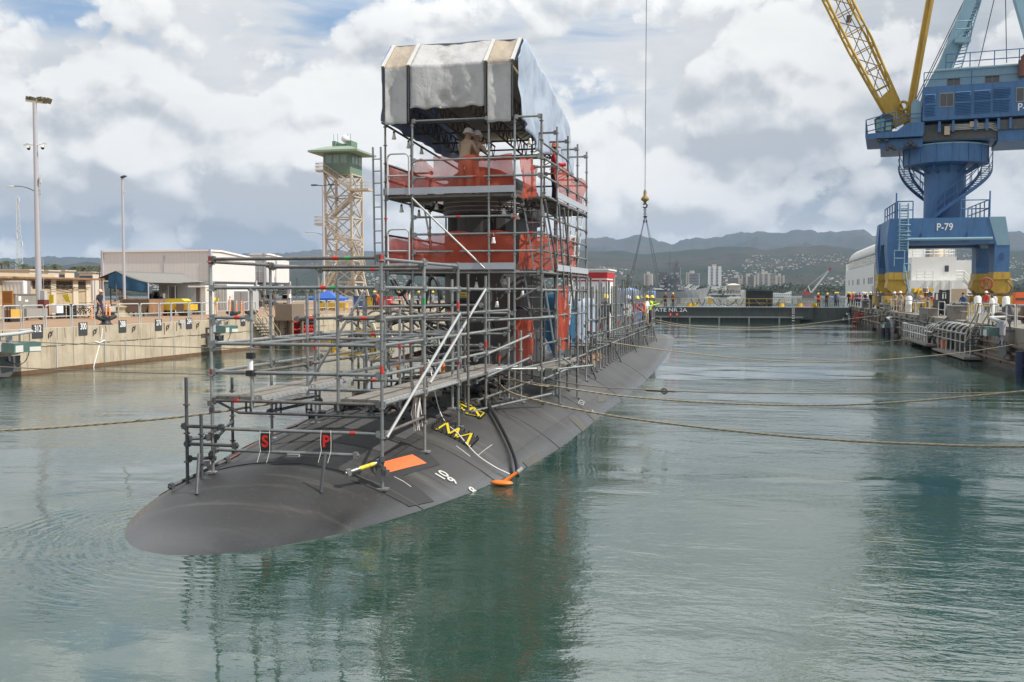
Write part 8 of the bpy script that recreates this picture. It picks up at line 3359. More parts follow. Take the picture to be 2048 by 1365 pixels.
tag(mb.build('hanging_hoses', [HOSE, ROPED, BROWN]), 'dark hoses and cables hanging over the edge of the right quay', 'hoses')
for i in range(16):
 y = 50 + 5.1 * i + rnd.uniform(-1, 1)
 kind = i % 4
 c = Vector((XR + rnd.uniform(1.0, 2.0), y, ZD))
 nm = ('tool_chest', 'cable_drum', 'gas_bottle', 'work_table')[kind]
 col = ('grey', 'brown', 'white', 'yellow', 'dark')[i % 5]
 m_ = (GREYB, BROWN, WHITE, YEL, GATE)[i % 5]
 where = ('nearest', 'second', 'third', 'farthest')[i // 4]
 t_ = thing(nm, '%s %s behind the railing of the right quay, %s of four along the edge' % (col, nm.replace('_', ' '), where), nm.split('_')[1], c, nm.replace('_', ' ') + 's on the right quay')
 mb, m2 = MB(), MB()
 if kind == 0:
  mb.bx(c.x - .35, c.x + .35, y - .5, y + .5, ZD + .12, ZD + .8)
  m2.bx(c.x - .38, c.x + .38, y - .53, y + .53, ZD + .8, ZD + .88)
  m2.bx(c.x - .3, c.x + .3, y - .45, y + .45, ZD, ZD + .12)
  parts = ('case', 'lid')
 elif kind == 1:
  mb.cyl((c.x - .3, y, ZD + .5), (c.x + .3, y, ZD + .5), .32, n=14)
  for s_ in (-.34, .3):
   m2.cyl((c.x + s_, y, ZD + .5), (c.x + s_ + .05, y, ZD + .5), .5, n=18)
  parts = ('wound_cable', 'flange')
 elif kind == 2:
  mb.lathe([(.14, 0), (.15, .03), (.15, 1.1), (.10, 1.25), (.05, 1.3)], c, 12)
  m2.lathe([(.04, 1.3), (.06, 1.33), (.06, 1.45), (.03, 1.47)], c, 8)
  parts = ('cylinder', 'valve')
 else:
  mb.bx(c.x - .4, c.x + .4, y - .7, y + .7, ZD + .8, ZD + .86)
  for a_, b_ in ((-.35, -.6), (.35, -.6), (.35, .6), (-.35, .6)):
   m2.bx(c.x + a_ - .03, c.x + a_ + .03, y + b_ - .03, y + b_ + .03, ZD, ZD + .8)
  parts = ('top', 'leg')
 mb.build(parts[0], m_, t_)
 m2.build(parts[1], GALVD, t_, split=True)

# machines and goods on the right quay under the crane
t_ = thing('forklift', 'black forklift with a tall mast standing under the crane', 'forklift', (CX(1893, 76), 76, ZD))
F = lambda px: CX(px, 76)
FZ = lambda py: at(1890, py, Y=76).z
mb = MB()
for px in (1884, 1899):
 mb.bx(F(px) - .1, F(px) + .1, 76, 76.25, ZD + .1, FZ(580))
for py in (583, 600, 620):
 mb.bx(F(1884), F(1899), 76.02, 76.2, FZ(py + 2), FZ(py - 2))
mb.build('mast', BLACKM, t_)
mb = MB()
mb.bx(F(1882), F(1901), 76.3, 78.8, ZD + .35, ZD + 1.1)
mb.bx(F(1882), F(1901), 76.3, 78.0, FZ(586) - .06, FZ(586))
for xx in (F(1882), F(1901)):
 mb.bx(xx - .04, xx + .04, 76.4, 76.5, ZD + 1.1, FZ(586))
 mb.bx(xx - .04, xx + .04, 77.9, 78.0, ZD + 1.1, FZ(586))
mb.build('body', BLACKM, t_)
for xx in (F(1882) - .1, F(1901) - .1):
 for yy in (76.7, 78.3):
  mb = MB()
  mb.cyl((xx, yy, ZD + .33), (xx + .22, yy, ZD + .33), .33, n=14)
  mb.build('wheel', BLACKM, t_)
t_ = thing('service_truck', 'orange and yellow flatbed with machinery and a red warning triangle under the crane', 'truck', (CX(1852, 86), 86, ZD))
F = lambda px: CX(px, 86)
FZ = lambda py: at(1860, py, Y=86).z
mb = MB()
mb.bx(F(1846), F(1871), 86, 88.5, FZ(618), FZ(601))
mb.build('bed', YEL, t_)
mb = MB()
mb.bx(F(1846), F(1871), 85.96, 88.54, FZ(601), FZ(599))
mb.build('bed_edge', ORANGED, t_)
mb = MB()
for k in range(44):
 mb.box((F(rnd.uniform(1835, 1868)), 87 + rnd.uniform(-.7, .9), FZ(600) + rnd.uniform(0, .9)), (rnd.uniform(.1, .5), .3, rnd.uniform(.1, .35)), rnd.randrange(5), rnd.random())
mb.build('machinery', [WHITE, BLACKM, BROWN, GREYB, YEL], t_)
mb = MB()
mb.prism([(F(1864), FZ(600)), (F(1871), FZ(600)), (F(1867.5), FZ(593))], 'Y', 85.8, 85.85)
mb.build('warning_triangle', mat('triangle red', (.75, .06, .02), .5), t_)
for px in (1848, 1868):
 mb = MB()
 mb.cyl((F(px) - .12, 86.3, ZD + .35), (F(px) + .12, 86.3, ZD + .35), .35, n=14)
 mb.build('wheel', BLACKM, t_)
t_ = thing('storage_tank', 'round grey tank left of the orange flatbed', 'tank', (CX(1829, 92), 92, ZD))
mb = MB()
c = Vector((CX(1829, 92), 92, ZD))
mb.lathe([(.5, .5), (.62, .6), (.62, 1.4), (.45, 1.7), (.05, 1.8)], c, 16)
mb.build('tank', GREYB, t_)
mb = MB()
for a in range(4):
 q = c + Vector((.33 * math.cos(a * 1.57 + .8), .33 * math.sin(a * 1.57 + .8), 0))
 mb.cyl(q, q + Vector((0, 0, 1)), .04, n=5)
mb.build('tank_leg', GALVD, t_)
for i, (px, py0, Y, m_, lab) in enumerate(((1820, 592, 90, 0, 'white upright drum beside the yellow bogie at the left leg'), (1958, 592, 84, 0, 'white upright drum before the right crane leg, left'), (2015, 593, 80, 0, 'white upright drum before the right crane leg, right'), (1990, 593, 82, 1, 'pale grey upright drum between the white drums'), (2017, 613, 62, 2, 'dark teal barrel behind the right hoop railings'))):
 c = Vector((CX(px, Y), Y, ZD))
 h = at(px, py0, Y=Y).z - ZD
 t_ = thing('upright_drum', lab, 'drum', c, 'drums on the right quay')
 mb = MB()
 mb.lathe([(.26, 0), (.27, .03), (.27, h * .45), (.29, h * .47), (.27, h * .5), (.27, h * .9), (.15, h)], c, 14)
 mb.build('body', (WHITE, LGREY, GATE)[m_], t_)
 mb = MB()
 mb.cyl(c + Vector((0, 0, h)), c + Vector((0, 0, h + .08)), .1, n=10)
 mb.build('cap', GALVD, t_)
for i, (pa, pb, py, Y, m_, lab) in enumerate(((2034, 2075, 585, 90, 0, 'orange red cage truck at the right picture edge'), (1938, 1950, 606, 76, 1, 'yellow counterweight block right of the seated person'), (2028, 2038, 612, 60, 2, 'grey bin behind the railings near the right edge'), (1804, 1822, 606, 91, 3, 'black and yellow striped barrier at the left crane leg'))):
 x0, x1 = CX(pa, Y), CX(pb, Y)
 zt_ = at(pa, py, Y=Y).z
 t_ = thing(('cage_truck', 'weight_block', 'waste_bin', 'striped_barrier')[i], lab, ('truck', 'block', 'bin', 'barrier')[i], ((x0 + x1) / 2, Y, ZD))
 mb = MB()
 if i == 3:
  mb.bx(x0, x1, Y, Y + .1, ZD, zt_)
  for k in range(5):
   q = x0 - .1 + (x1 - x0) * k / 4
   mb.prism([(max(x0, q), ZD + .02), (min(x1, q + .12), ZD + .02), (min(x1, q + .30), zt_ - .02), (max(x0, q + .18), zt_ - .02)], 'Y', Y - .012, Y - .004, 1)
  mb.build('panel', [YEL, BLACKM], t_)
 else:
  mb.bx(x0, x1, Y, Y + 1, ZD + (.5 if i == 0 else 0), zt_)
  mb.build('body', (HIVO, YEL, GREYB)[i], t_)
  mb = MB()
  if i == 0:
   for xx in (x0 + .2, x1 - .4):
    mb.cyl((xx, Y + .1, ZD + .3), (xx + .25, Y + .1, ZD + .3), .3, n=12)
   mb.bx(x0, x1, Y - .02, Y - .004, ZD + 1.0, ZD + 1.2)
  else:
   mb.bx(x0 - .05, x1 + .05, Y - .05, Y + 1.05, zt_, zt_ + .06)
  mb.build('trim', GALVD, t_)
mb = MB()
mb.bx(CX(1915, 118), CX(1936, 118), 118, 121, ZD, at(1920, 578, Y=118).z)
tag(mb.build('plywood_wall', mat('plywood', (.55, .44, .30), .7)), 'pale plywood wall behind the seated person', 'wall')

# ------------------------------------------------------------------ far shore: warship, towers, floating crane
YB = 1100
BX = lambda px: at(px, 590, Y=YB).x
BZ = lambda py: at(1370, py, Y=YB).z
bs = thing('battleship', 'grey battleship with tall mast, moored far off below the hills', 'warship', (BX(1360), YB, 0))
mb = MB()
x0 = BX(1180)
pts_t = [(x0, BZ(583)), (BX(1360), BZ(583.5)), (BX(1395), BZ(580)), (BX(1421), BZ(574))]
pts_b = [(BX(1416), BZ(596)), (x0, BZ(596))]
n = 20
def hullrow(z_key):
 return None
prof = []
for k in range(25):
 f = k / 24
 x = x0 + (BX(1421) - x0) * f
 px = 1180 + 241 * f
 zt_ = BZ(583.5 if px < 1360 else 583.5 - 9.5 * ((px - 1360) / 61) ** 1.5)
 half = 16 * min(1, (1 - f) * 2.6 + .01) ** .8
 prof.append((x, zt_, half))
vs = []
for x, zt_, h in prof:
 rake = max(0, (x - BX(1400)) / (BX(1421) - BX(1400))) * 5
 vs += [(x, YB - h, zt_), (x - rake, YB - h * .75, -1), (x - rake, YB + h * .75, -1), (x, YB + h, zt_)]
fs = []
for k in range(24):
 for j in range(4):
  a, b = k * 4 + j, k * 4 + (j + 1) % 4
  fs.append((a, b, b + 4, a + 4))
mb.add(vs, fs)
mb.add(vs[-4:], [(0, 1, 2, 3)])
mb.build('hull', SHIPG, bs)
mb = MB()
for a, b, y0, y1, d in ((1318, 1336, 583, 545, 7), (1336, 1346, 583, 556, 8), (1344, 1362, 583, 560, 9), (1348, 1360, 560, 535, 5), (1350, 1357, 535, 527, 4), (1360, 1368, 583, 570, 8), (1326, 1334, 552, 546, 4), (1300, 1318, 583, 572, 8), (1338, 1352, 583, 551, 6), (1284, 1300, 583, 576, 8)):
 mb.bx(BX(a), BX(b), YB - d, YB + d, BZ(y0), BZ(y1))
mb.build('superstructure', SHIPGD, bs)
mb = MB()
for k in range(60):
 a = rnd.uniform(1316, 1368)
 y = rnd.uniform(545, 580)
 if a > 1360:
  y = max(y, 570)
 mb.box((BX(a), YB - rnd.uniform(6, 11), BZ(y)), (rnd.uniform(.8, 3), 2, rnd.uniform(.6, 2.4)), rnd.randrange(2))
mb.build('deck_fitting', [SHIPG, SHIPGD], bs)
mb = MB()
mb.cyl((BX(1339), YB, BZ(540)), (BX(1339), YB, BZ(500)), .5, .2, n=6)
mb.beam((BX(1332), YB, BZ(528)), (BX(1356), YB, BZ(527)), .5, .5)
mb.cyl((BX(1353), YB, BZ(532)), (BX(1353), YB, BZ(518)), .35, n=6)
mb.beam((BX(1347), YB, BZ(524)), (BX(1361), YB, BZ(524)), .3, .3)
for k in range(8):
 mb.beam((BX(1348 + k), YB, BZ(545)), (BX(1350 + k * .8), YB, BZ(528)), .3, .3)
mb.cyl((BX(1324), YB, BZ(550)), (BX(1326), YB, BZ(535)), .3, n=5)
mb.build('mast', SHIPGD, bs)
mb = MB()
for a, y in ((1374, 578), (1386, 580)):
 mb.prism([(BX(a - 6), BZ(y + 4)), (BX(a + 6), BZ(y + 4)), (BX(a + 4), BZ(y - 2)), (BX(a - 5), BZ(y - 1))], 'Y', YB - 6, YB + 6)
mb.build('turret', SHIPG, bs)
for a, y in ((1370, 577), (1373, 577), (1376, 577), (1380, 580), (1385, 580), (1389, 580)):
 mb = MB()
 mb.cyl((BX(a), YB - 6, BZ(y)), (BX(a + 9.5), YB - 6, BZ(y - 8)), .55, .4, n=8)
 mb.build('gun_barrel', WHITE, bs)
mb = MB()
mb.bx(BX(1357), BX(1367), YB - 9.6, YB - 9.2, BZ(580), BZ(571))
mb.build('white_screen', WHITEC, bs)
mb = MB()
mb.prism([(BX(1308), BZ(579.5)), (BX(1331), BZ(580)), (BX(1322), BZ(577.3)), (BX(1310), BZ(576.5))], 'Y', YB - 20, YB - 12)
tag(mb.build('awning', WHITEC), 'white awning on the far shore before the battleship', 'awning')

def highrise(label, pa, pb, yt, Y, m, ribs, yb=580, cap=None):
 x0, x1 = at(pa, 560, Y=Y).x, at(pb, 560, Y=Y).x
 zt_, zb_ = at((pa + pb) / 2, yt, Y=Y).z, 2
 t_ = thing('apartment_tower', label, 'building', ((x0 + x1) / 2, Y, 0), 'apartment towers on the far shore')
 d = (x1 - x0) * .7
 mb = MB()
 mb.bx(x0, x1, Y, Y + d, zb_, zt_)
 mb.build('wall', m, t_)
 nf = max(5, int((zt_ - zb_) / 3.2))
 mb = MB()
 for k in range(nf):
  zz = zb_ + (zt_ - zb_) * k / nf
  mb.bx(x0 + .6, x1 - .6, Y - .35, Y - .003, zz + .9, zz + 2.5)
 for k in range(nf):
  zz = zb_ + (zt_ - zb_) * k / nf
  mb.bx(x1 + .003, x1 + .3, Y + 2, Y + d - 2, zz + .9, zz + 2.5)
 mb.build('window_band', mat('far windows', (.12, .12, .125), .5, var=0), t_)
 mb = MB()
 for f0, f1 in ribs:
  mb.bx(x0 + (x1 - x0) * f0, x0 + (x1 - x0) * f1, Y - 1.6, Y - .36, zb_, zt_ + 2)
 mb.build('pier', TOWERB if m != WHITE else WHITEC, t_)
 mb = MB()
 mb.bx(x0 + (x1 - x0) * .3, x0 + (x1 - x0) * .6, Y + 2, Y + d - 2, zt_, zt_ + 6)
 mb.build('roof_house', TOWERB, t_)

highrise('slim cream far tower between the slings and the battleship', 1288, 1305, 549, 2400, TOWERB, ((0, .12), (.45, .55), (.6, 1)))
highrise('grey far tower right behind the battleship guns', 1371, 1398, 547, 2300, TOWERG, ((.05, .14), (.2, .27)))
highrise('tall white far tower with two dark stripes, tallest of the row', 1416, 1442, 535, 2200, WHITE, ((0, .2), (.38, .6), (.78, 1)))
highrise('brown grey far tower right of the white one, shorter', 1463, 1480, 556, 2500, mat('far brown', (.30, .26, .25), .8), ((.8, 1),))
highrise('wide far tower with cream edges left of the dark gate shed', 1483, 1512, 553, 2300, mat('far brown', (.30, .26, .25), .8), ((0, .08), (.3, .42), (.85, 1)))
highrise('broad stepped cream tower block above the dark gate shed', 1510, 1552, 548, 2700, TOWERB, ((.1, .2), (.35, .45), (.6, .72)))
highrise('narrow cream tower at the right end of the row above the gate shed', 1551, 1569, 553, 2350, TOWERB, ((0, .25), (.45, .6), (.8, 1)))
for i, (a, b, yt, Y, lab) in enumerate(((1422, 1452, 573, 1500, 'long low white building on the shore below the white tower'), (1452, 1481, 571, 1560, 'low cream building with a hipped roof on the shore'), (1417, 1490, 588, 1330, 'low bridge like causeway on the far water before the shore'), (1547, 1583, 585, 1000, 'low white memorial hall floating right of the gate shed'))):
 x0, x1 = at(a, 580, Y=Y).x, at(b, 580, Y=Y).x
 zt_ = at(a, yt, Y=Y).z
 zb_ = at(a, 590 if i == 2 else 594, Y=Y).z
 t_ = thing(('shore_building', 'shore_building', 'causeway', 'memorial_hall')[i], lab, ('building', 'building', 'bridge', 'building')[i], ((x0 + x1) / 2, Y, 0))
 mb = MB()
 if i == 3:
  mb.prism([(x0, zb_), (x1, zb_), (x1, zt_ + 1), (x0 + (x1 - x0) * .55, zt_ - 1.2), (x0, zt_ - .5)], 'Y', Y, Y + 10)
 else:
  mb.bx(x0, x1, Y, Y + 12, zb_, zt_)
 mb.build('wall' if i != 2 else 'deck', (WHITE, TOWERB, WHITE, WHITEC)[i], t_)
 mb = MB()
 nn = 9
 for k in range(nn):
  xx = x0 + (x1 - x0) * (k + .3) / nn
  if i == 2:
   mb.bx(xx, xx + .8, Y + 2, Y + 4, -1, zb_)
  else:
   mb.bx(xx, xx + (x1 - x0) / nn * .5, Y - .15, Y - .003, zb_ + (zt_ - zb_) * .35, zb_ + (zt_ - zb_) * .55)
 mb.build('window' if i != 2 else 'pile', GREYB if i == 2 else mat('far windows', (.12, .12, .125)), t_)
 if i == 1:
  mb = MB()
  mb.add([(x0 - 1, Y - 1, zt_), (x1 + 1, Y - 1, zt_), (x1 + 1, Y + 13, zt_), (x0 - 1, Y + 13, zt_), (x0 + 8, Y + 6, zt_ + 3), (x1 - 8, Y + 6, zt_ + 3)], [(0, 1, 5, 4), (1, 2, 5), (2, 3, 4, 5), (3, 0, 4)])
  mb.build('roof', TOWERB, t_)
Y = 700
KX = lambda px: at(px, 590, Y=Y).x
KZ = lambda py: at(1630, py, Y=Y).z
t_ = thing('floating_crane', 'small red floating crane with a pale lattice jib on the far water', 'crane', (KX(1620), Y, 0))
mb = MB()
mb.prism([(KX(1606), -1), (KX(1628), -1), (KX(1629), KZ(589)), (KX(1605), KZ(589))], 'Y', Y, Y + 10)
mb.build('pontoon', SHIPGD, t_)
mb = MB()
mb.bx(KX(1607), KX(1615), Y + 2, Y + 7, KZ(589), KZ(583))
mb.bx(KX(1615), KX(1622), Y + 3, Y + 6, KZ(589), KZ(586))
mb.build('cabin', REDC, t_)
mb = MB()
a, b = Vector((KX(1623), Y + 4, KZ(586))), Vector((KX(1660), Y + 4, KZ(538)))
for o_ in (Vector((-.5, 0, 0)), Vector((.5, 0, 0)), Vector((0, 1, .3))):
 mb.cyl(a + o_, b + o_, .16, n=5)
for k in range(18):
 p, q = a.lerp(b, k / 18), a.lerp(b, (k + 1) / 18)
 mb.cyl(p + Vector((-.5, 0, 0)), q + Vector((.5, 0, 0)), .09, n=4)
 mb.cyl(p + Vector((.5, 0, 0)), q + Vector((-.5, 0, 0)), .09, n=4)
mb.build('jib', WHITE, t_)
mb = MB()
mb.beam(b - Vector((.8, 0, 1.2)), b + Vector((.4, 0, .8)), 1.2, 1.2)
mb.build('jib_head', mat('jib red', (.35, .05, .06), .5), t_)
mb = MB()
mb.beam((KX(1622), Y + 4, KZ(586)), (KX(1617), Y + 4, KZ(572)), .6, .6)
mb.cyl((KX(1617), Y + 4, KZ(572)), (KX(1609), Y + 4, KZ(584)), .12, n=4)
mb.cyl((KX(1617), Y + 4, KZ(572)), b, .07, n=4)
mb.build('gantry', WHITE, t_)
for i, (px, py, Y, s_) in enumerate(((1419, 592, 800, 7), (1463, 593, 760, 6), (1476, 593, 900, 8), (705, 589, 420, 7), (724, 592, 380, 6))):
 x = at(px, 590, Y=Y).x
 t_ = thing('motor_boat', 'small white motor boat on the far water, ' + ('just right of the battleship bow', 'left one before the causeway', 'right one before the causeway', 'seen through the bow scaffold, left', 'seen through the bow scaffold, right')[i], 'boat', (x, Y, 0), 'far white boats')
 mb = MB()
 mb.prism([(x - s_ / 2, -.3), (x + s_ / 2 - 1.2, -.3), (x + s_ / 2, 1.0), (x - s_ / 2, .9)], 'Y', Y, Y + 2.4)
 mb.build('hull', WHITEC, t_)
 mb = MB()
 mb.bx(x - s_ * .25, x + s_ * .15, Y + .4, Y + 2, .95, 2.0)
 mb.build('cabin', LGREY, t_)
for i, (px, Y, h) in enumerate(((1252, 210, 9.5), (1262, 230, 7.2))):
 pass
# feathery tree and a mast on the shore beyond the striped shed
for i, (px, yt, Y, lab) in enumerate(((1256, 546, 900, 'tall feathery dark pine beyond the after deck'), (1247, 560, 920, 'shorter dark pine left of the tall one beyond the after deck'), (593, 556, 1300, 'dark conical pine on the far shore left of the control tower'))):
 x = at(px, 590, Y=Y).x
 zt_ = at(px, yt, Y=Y).z
 t_ = thing('pine_tree', lab, 'tree', (x, Y, 1), 'pines on the far shore')
 mb = MB()
 mb.cyl((x, Y, 0), (x, Y, zt_), .5, .1, n=6)
 mb.build('trunk', BARK, t_)
 mb = MB()
 for k in range(46):
  f = rnd.random()
  r_ = (1 - f) * (zt_ * .22) + .6
  a = rnd.uniform(0, 6.28)
  clump(mb, (x + r_ * math.cos(a) * rnd.random(), Y + r_ * math.sin(a) * .5, 2 + (zt_ - 2) * f), (1.6, 1.6, 1.3), 7)
 mb.build('crown', LEAF, t_)
# ------------------------------------------------------------------ people
def person_mesh(pose):
 """one continuous body grown over a posed skeleton; faces +Y, feet on z = 0"""
 V, E, Rr = [], [], []

 def nd(p, r, par=None):
  V.append(p)
  Rr.append(r)
  if par is not None:
   E.append((par, len(V) - 1))
  return len(V) - 1
 lean = pose.get('lean', 0.0)
 bz = pose.get('hip', .93)
 def up(x, y, z):
  h = z - bz
  return (x, y + h * math.sin(lean), bz + h * math.cos(lean))
 pel = nd((0, 0, bz), (.15, .11))
 sp_ = nd(up(0, 0, bz + .20), (.135, .10), pel)
 ch = nd(up(0, -.005, bz + .40), (.165, .115), sp_)
 nk = nd(up(0, .01, bz + .555), (.06, .06), ch)
 hb = nd(up(0, .03, bz + .645), (.075, .085), nk)
 ht = nd(up(0, .02, bz + .755), (.078, .095), hb)
 nd(up(0, .125, bz + .665), (.016, .018), hb)
 for sg in (-1, 1):
  k = 'L' if sg < 0 else 'R'
  sh_ = nd(up(sg * .175, 0, bz + .485), (.068, .068), ch)
  el, wr_ = pose.get('arm' + k, ((.25, -.03, bz + .20), (.27, .05, bz - .03)))
  e = nd((sg * el[0], el[1], el[2]), (.046, .046), sh_)
  wv = Vector((sg * wr_[0], wr_[1], wr_[2]))
  w_ = nd(tuple(wv), (.030, .034), e)
  d = (wv - Vector(V[e])).normalized()
  sdv = d.cross(Vector((sg, 0, 0)))
  sdv = Vector((0, 1, 0)) if sdv.length < .1 else sdv.normalized()
  pm = wv + d * .075
  p = nd(tuple(pm), (.020, .040), w_)
  for f, L in ((-1.4, .075), (-.45, .088), (.45, .082), (1.4, .062)):
   b_ = pm + d * .03 + sdv * (f * .018)
   q = nd(tuple(b_), (.009, .009), p)
   q2 = nd(tuple(b_ + d * L * .55), (.008, .008), q)
   nd(tuple(b_ + d * L * .9 + Vector((-sg * .02, .01, 0))), (.007, .007), q2)
  q = nd(tuple(wv + d * .03 + sdv * .045), (.010, .010), w_)
  nd(tuple(wv + d * .085 + sdv * .062), (.009, .009), q)
  hip, kn, an = pose.get('leg' + k, ((.09, 0, bz - .06), (.10, .02, .50), (.105, -.02, .09)))
  h_ = nd((sg * hip[0], hip[1], hip[2]), (.095, .10), pel)
  n_ = nd((sg * kn[0], kn[1], kn[2]), (.066, .068), h_)
  a_ = nd((sg * an[0], an[1], an[2]), (.050, .052), n_)
  nd((sg * (an[0] + .01), an[1] + .14, max(.035, an[2] - .05)), (.045, .035), a_)
 me = bpy.data.meshes.new('person')
 me.from_pydata(V, E, [])
 o = bpy.data.objects.new('person', me)
 COL.objects.link(o)
 sk = o.modifiers.new('skin', 'SKIN')
 sk.use_smooth_shade = True
 for i, d in enumerate(me.skin_vertices[0].data):
  d.radius = Rr[i]
  d.use_root = (i == 0)
 ss = o.modifiers.new('sub', 'SUBSURF')
 ss.levels = 1
 ss.render_levels = 1
 bpy.context.view_layer.update()
 out = bpy.data.meshes.new_from_object(o.evaluated_get(bpy.context.evaluated_depsgraph_get()))
 bpy.data.objects.remove(o)
 bpy.data.meshes.remove(me)
 out.name = 'person'
 sleeves = pose.get('long', True)
 eL = [Vector(V[E_[1]]) for E_ in E]
 # which skeleton bone a face belongs to decides what it wears
 idx = []
 seg = []
 for a, b in E:
  seg.append((Vector(V[a]), Vector(V[b]), Rr[a], Rr[b]))
 head_z = up(0, 0, bz + .575)[2]
 for p in out.polygons:
  c = p.center
  best, bi = 9, 0
  for i, (a, b, ra, rb) in enumerate(seg):
   t_ = max(0, min(1, (c - a).dot(b - a) / max(1e-6, (b - a).length_squared)))
   d = (c - a.lerp(b, t_)).length - (max(ra) + (max(rb) - max(ra)) * t_)
   if d < best:
    best, bi = d, i
  a, b, ra, rb = seg[bi]
  rad = max(rb)
  if a.z > head_z - .03 and abs(b.x) < .1 or b.z > head_z and abs(b.x) < .1:
   m_ = 0
  elif rad < .041 and abs(b.x) > .15 or max(ra) < .047 and abs(b.x) > .12 and b.z > .3 and max(rb) < .041:
   m_ = 0 if rad < .033 or max(ra) < .035 or not sleeves else 1
  elif min(a.z, b.z) < .12 and b.z < .2 and max(ra) < .055:
   m_ = 3
  elif b.z < bz + .02 or (max(ra) >= .09 and b.z <= bz):
   m_ = 2
  else:
   m_ = 1
  if c.z < .085 and abs(c.x) > .02 and pose.get('hip', .93) > .7:
   m_ = 3
  idx.append(m_)
 out.materials.clear()
 for m_ in (SKIN, GREYC, NAVY, BLK):
  out.materials.append(m_)
 out.polygons.foreach_set('material_index', idx)
 out.polygons.foreach_set('use_smooth', [True] * len(idx))
 return out

POSES = {
 'stand': person_mesh({}),
 'rail': person_mesh({'lean': .28, 'armL': ((.25, .22, 1.18), (.17, .45, 1.06)), 'armR': ((.25, .22, 1.18), (.17, .45, 1.06)), 'legR': ((.09, 0, .87), (.10, .07, .5), (.105, .03, .09))}),
 'walk': person_mesh({'long': False, 'lean': .08, 'armL': ((.25, -.14, 1.16), (.25, -.05, .94)), 'armR': ((.25, .07, 1.15), (.24, .24, .98)), 'legL': ((.09, .02, .87), (.10, .16, .50), (.10, .26, .10)), 'legR': ((.09, -.02, .87), (.10, -.05, .49), (.10, -.34, .15))}),
 'reach': person_mesh({'lean': .18, 'armL': ((.26, .20, 1.36), (.16, .42, 1.48)), 'armR': ((.25, .22, 1.22), (.14, .46, 1.28)), 'legR': ((.09, 0, .87), (.10, .09, .5), (.11, .02, .09))}),
 'fold': person_mesh({'armL': ((.27, .03, 1.16), (.06, .22, 1.16)), 'armR': ((.27, .03, 1.16), (.06, .24, 1.20))}),
 'sit': person_mesh({'hip': .52, 'lean': .12, 'armL': ((.25, .08, .74), (.15, .30, .62)), 'armR': ((.25, .08, .74), (.15, .30, .62)), 'legL': ((.10, .08, .50), (.12, .46, .52), (.12, .46, .10)), 'legR': ((.10, .08, .50), (.12, .46, .52), (.12, .48, .10))}),
}
mb = MB()
mb.lathe([(.150, -.02), (.155, 0), (.128, .008), (.125, .05), (.100, .10), (.055, .130), (.01, .138)], (0, 0, 0), 16)
mb.add([(-.02, -.0, .128), (.02, 0, .128), (.02, .12, .06), (-.02, .12, .06), (0, .06, .135)], [(0, 1, 4), (1, 2, 4), (2, 3, 4), (3, 0, 4)])
mb.add([(-.09, .10, -.005), (.09, .10, -.005), (.06, .19, -.025), (-.06, .19, -.025)], [(0, 1, 2, 3), (3, 2, 1, 0)])
hat_o = mb.build('hard_hat', HATY)
hat_me = hat_o.data
bpy.data.objects.remove(hat_o)
mb = MB()
mb.ball((0, -.012, .02), (.090, .105, .085), 10)
hair_o = mb.build('hair', HAIR)
hair_me = hair_o.data
bpy.data.objects.remove(hair_o)
CACHE = {}

def person(pose, label, loc, rz, shirt, trousers, hat=HATY, shoes=BLK, scale=1.0, group=None):
 key = (pose, shirt.name, trousers.name)
 if key not in CACHE:
  me = POSES[pose].copy()
  me.materials[1] = shirt
  me.materials[2] = trousers
  me.materials[3] = shoes
  CACHE[key] = me
 o = bpy.data.objects.new('person', CACHE[key])
 COL.objects.link(o)
 o.location = loc
 o.rotation_euler = (0, 0, rz)
 o.scale = (scale,) * 3
 tag(o, label, 'person', group)
 P = {'stand': (0, 0), 'rail': (.28, 0), 'walk': (.08, 0), 'reach': (.18, 0), 'fold': (0, 0), 'sit': (.12, 0)}[pose]
 bz = .52 if pose == 'sit' else .93
 h = .765
 hx = Vector((0, .02 + h * math.sin(P[0]), bz + h * math.cos(P[0])))
 if hat:
  k = ('hat', hat.name)
  if k not in CACHE:
   m_ = hat_me.copy()
   m_.materials[0] = hat
   CACHE[k] = m_
  c = bpy.data.objects.new('hard_hat', CACHE[k])
 else:
  c = bpy.data.objects.new('hair', hair_me)
 COL.objects.link(c)
 c.parent = o
 c.location = hx
 c.rotation_euler = (-P[0] * .5, 0, 0)
 return o

TO_SUB = math.pi / 2
# two in tan coveralls on the upper scaffold deck
person('rail', 'person in tan coveralls and white hard hat leaning over the sail top, nearer one', (at(928, 370, Y=25.65).x, 25.65, UP), -.25, TAN, TAN, HATW, TAN, 1.02)
person('reach', 'person in tan coveralls half hidden behind another one on the upper scaffold deck', (at(946, 370, Y=26.05).x, 26.05, UP), -.5, TAN, TAN, HATW, TAN)
person('fold', 'person seen through the red netting on the port upper scaffold deck', (-5.75, 28.9, UP), -1.2, REDC, NAVY, HATR)
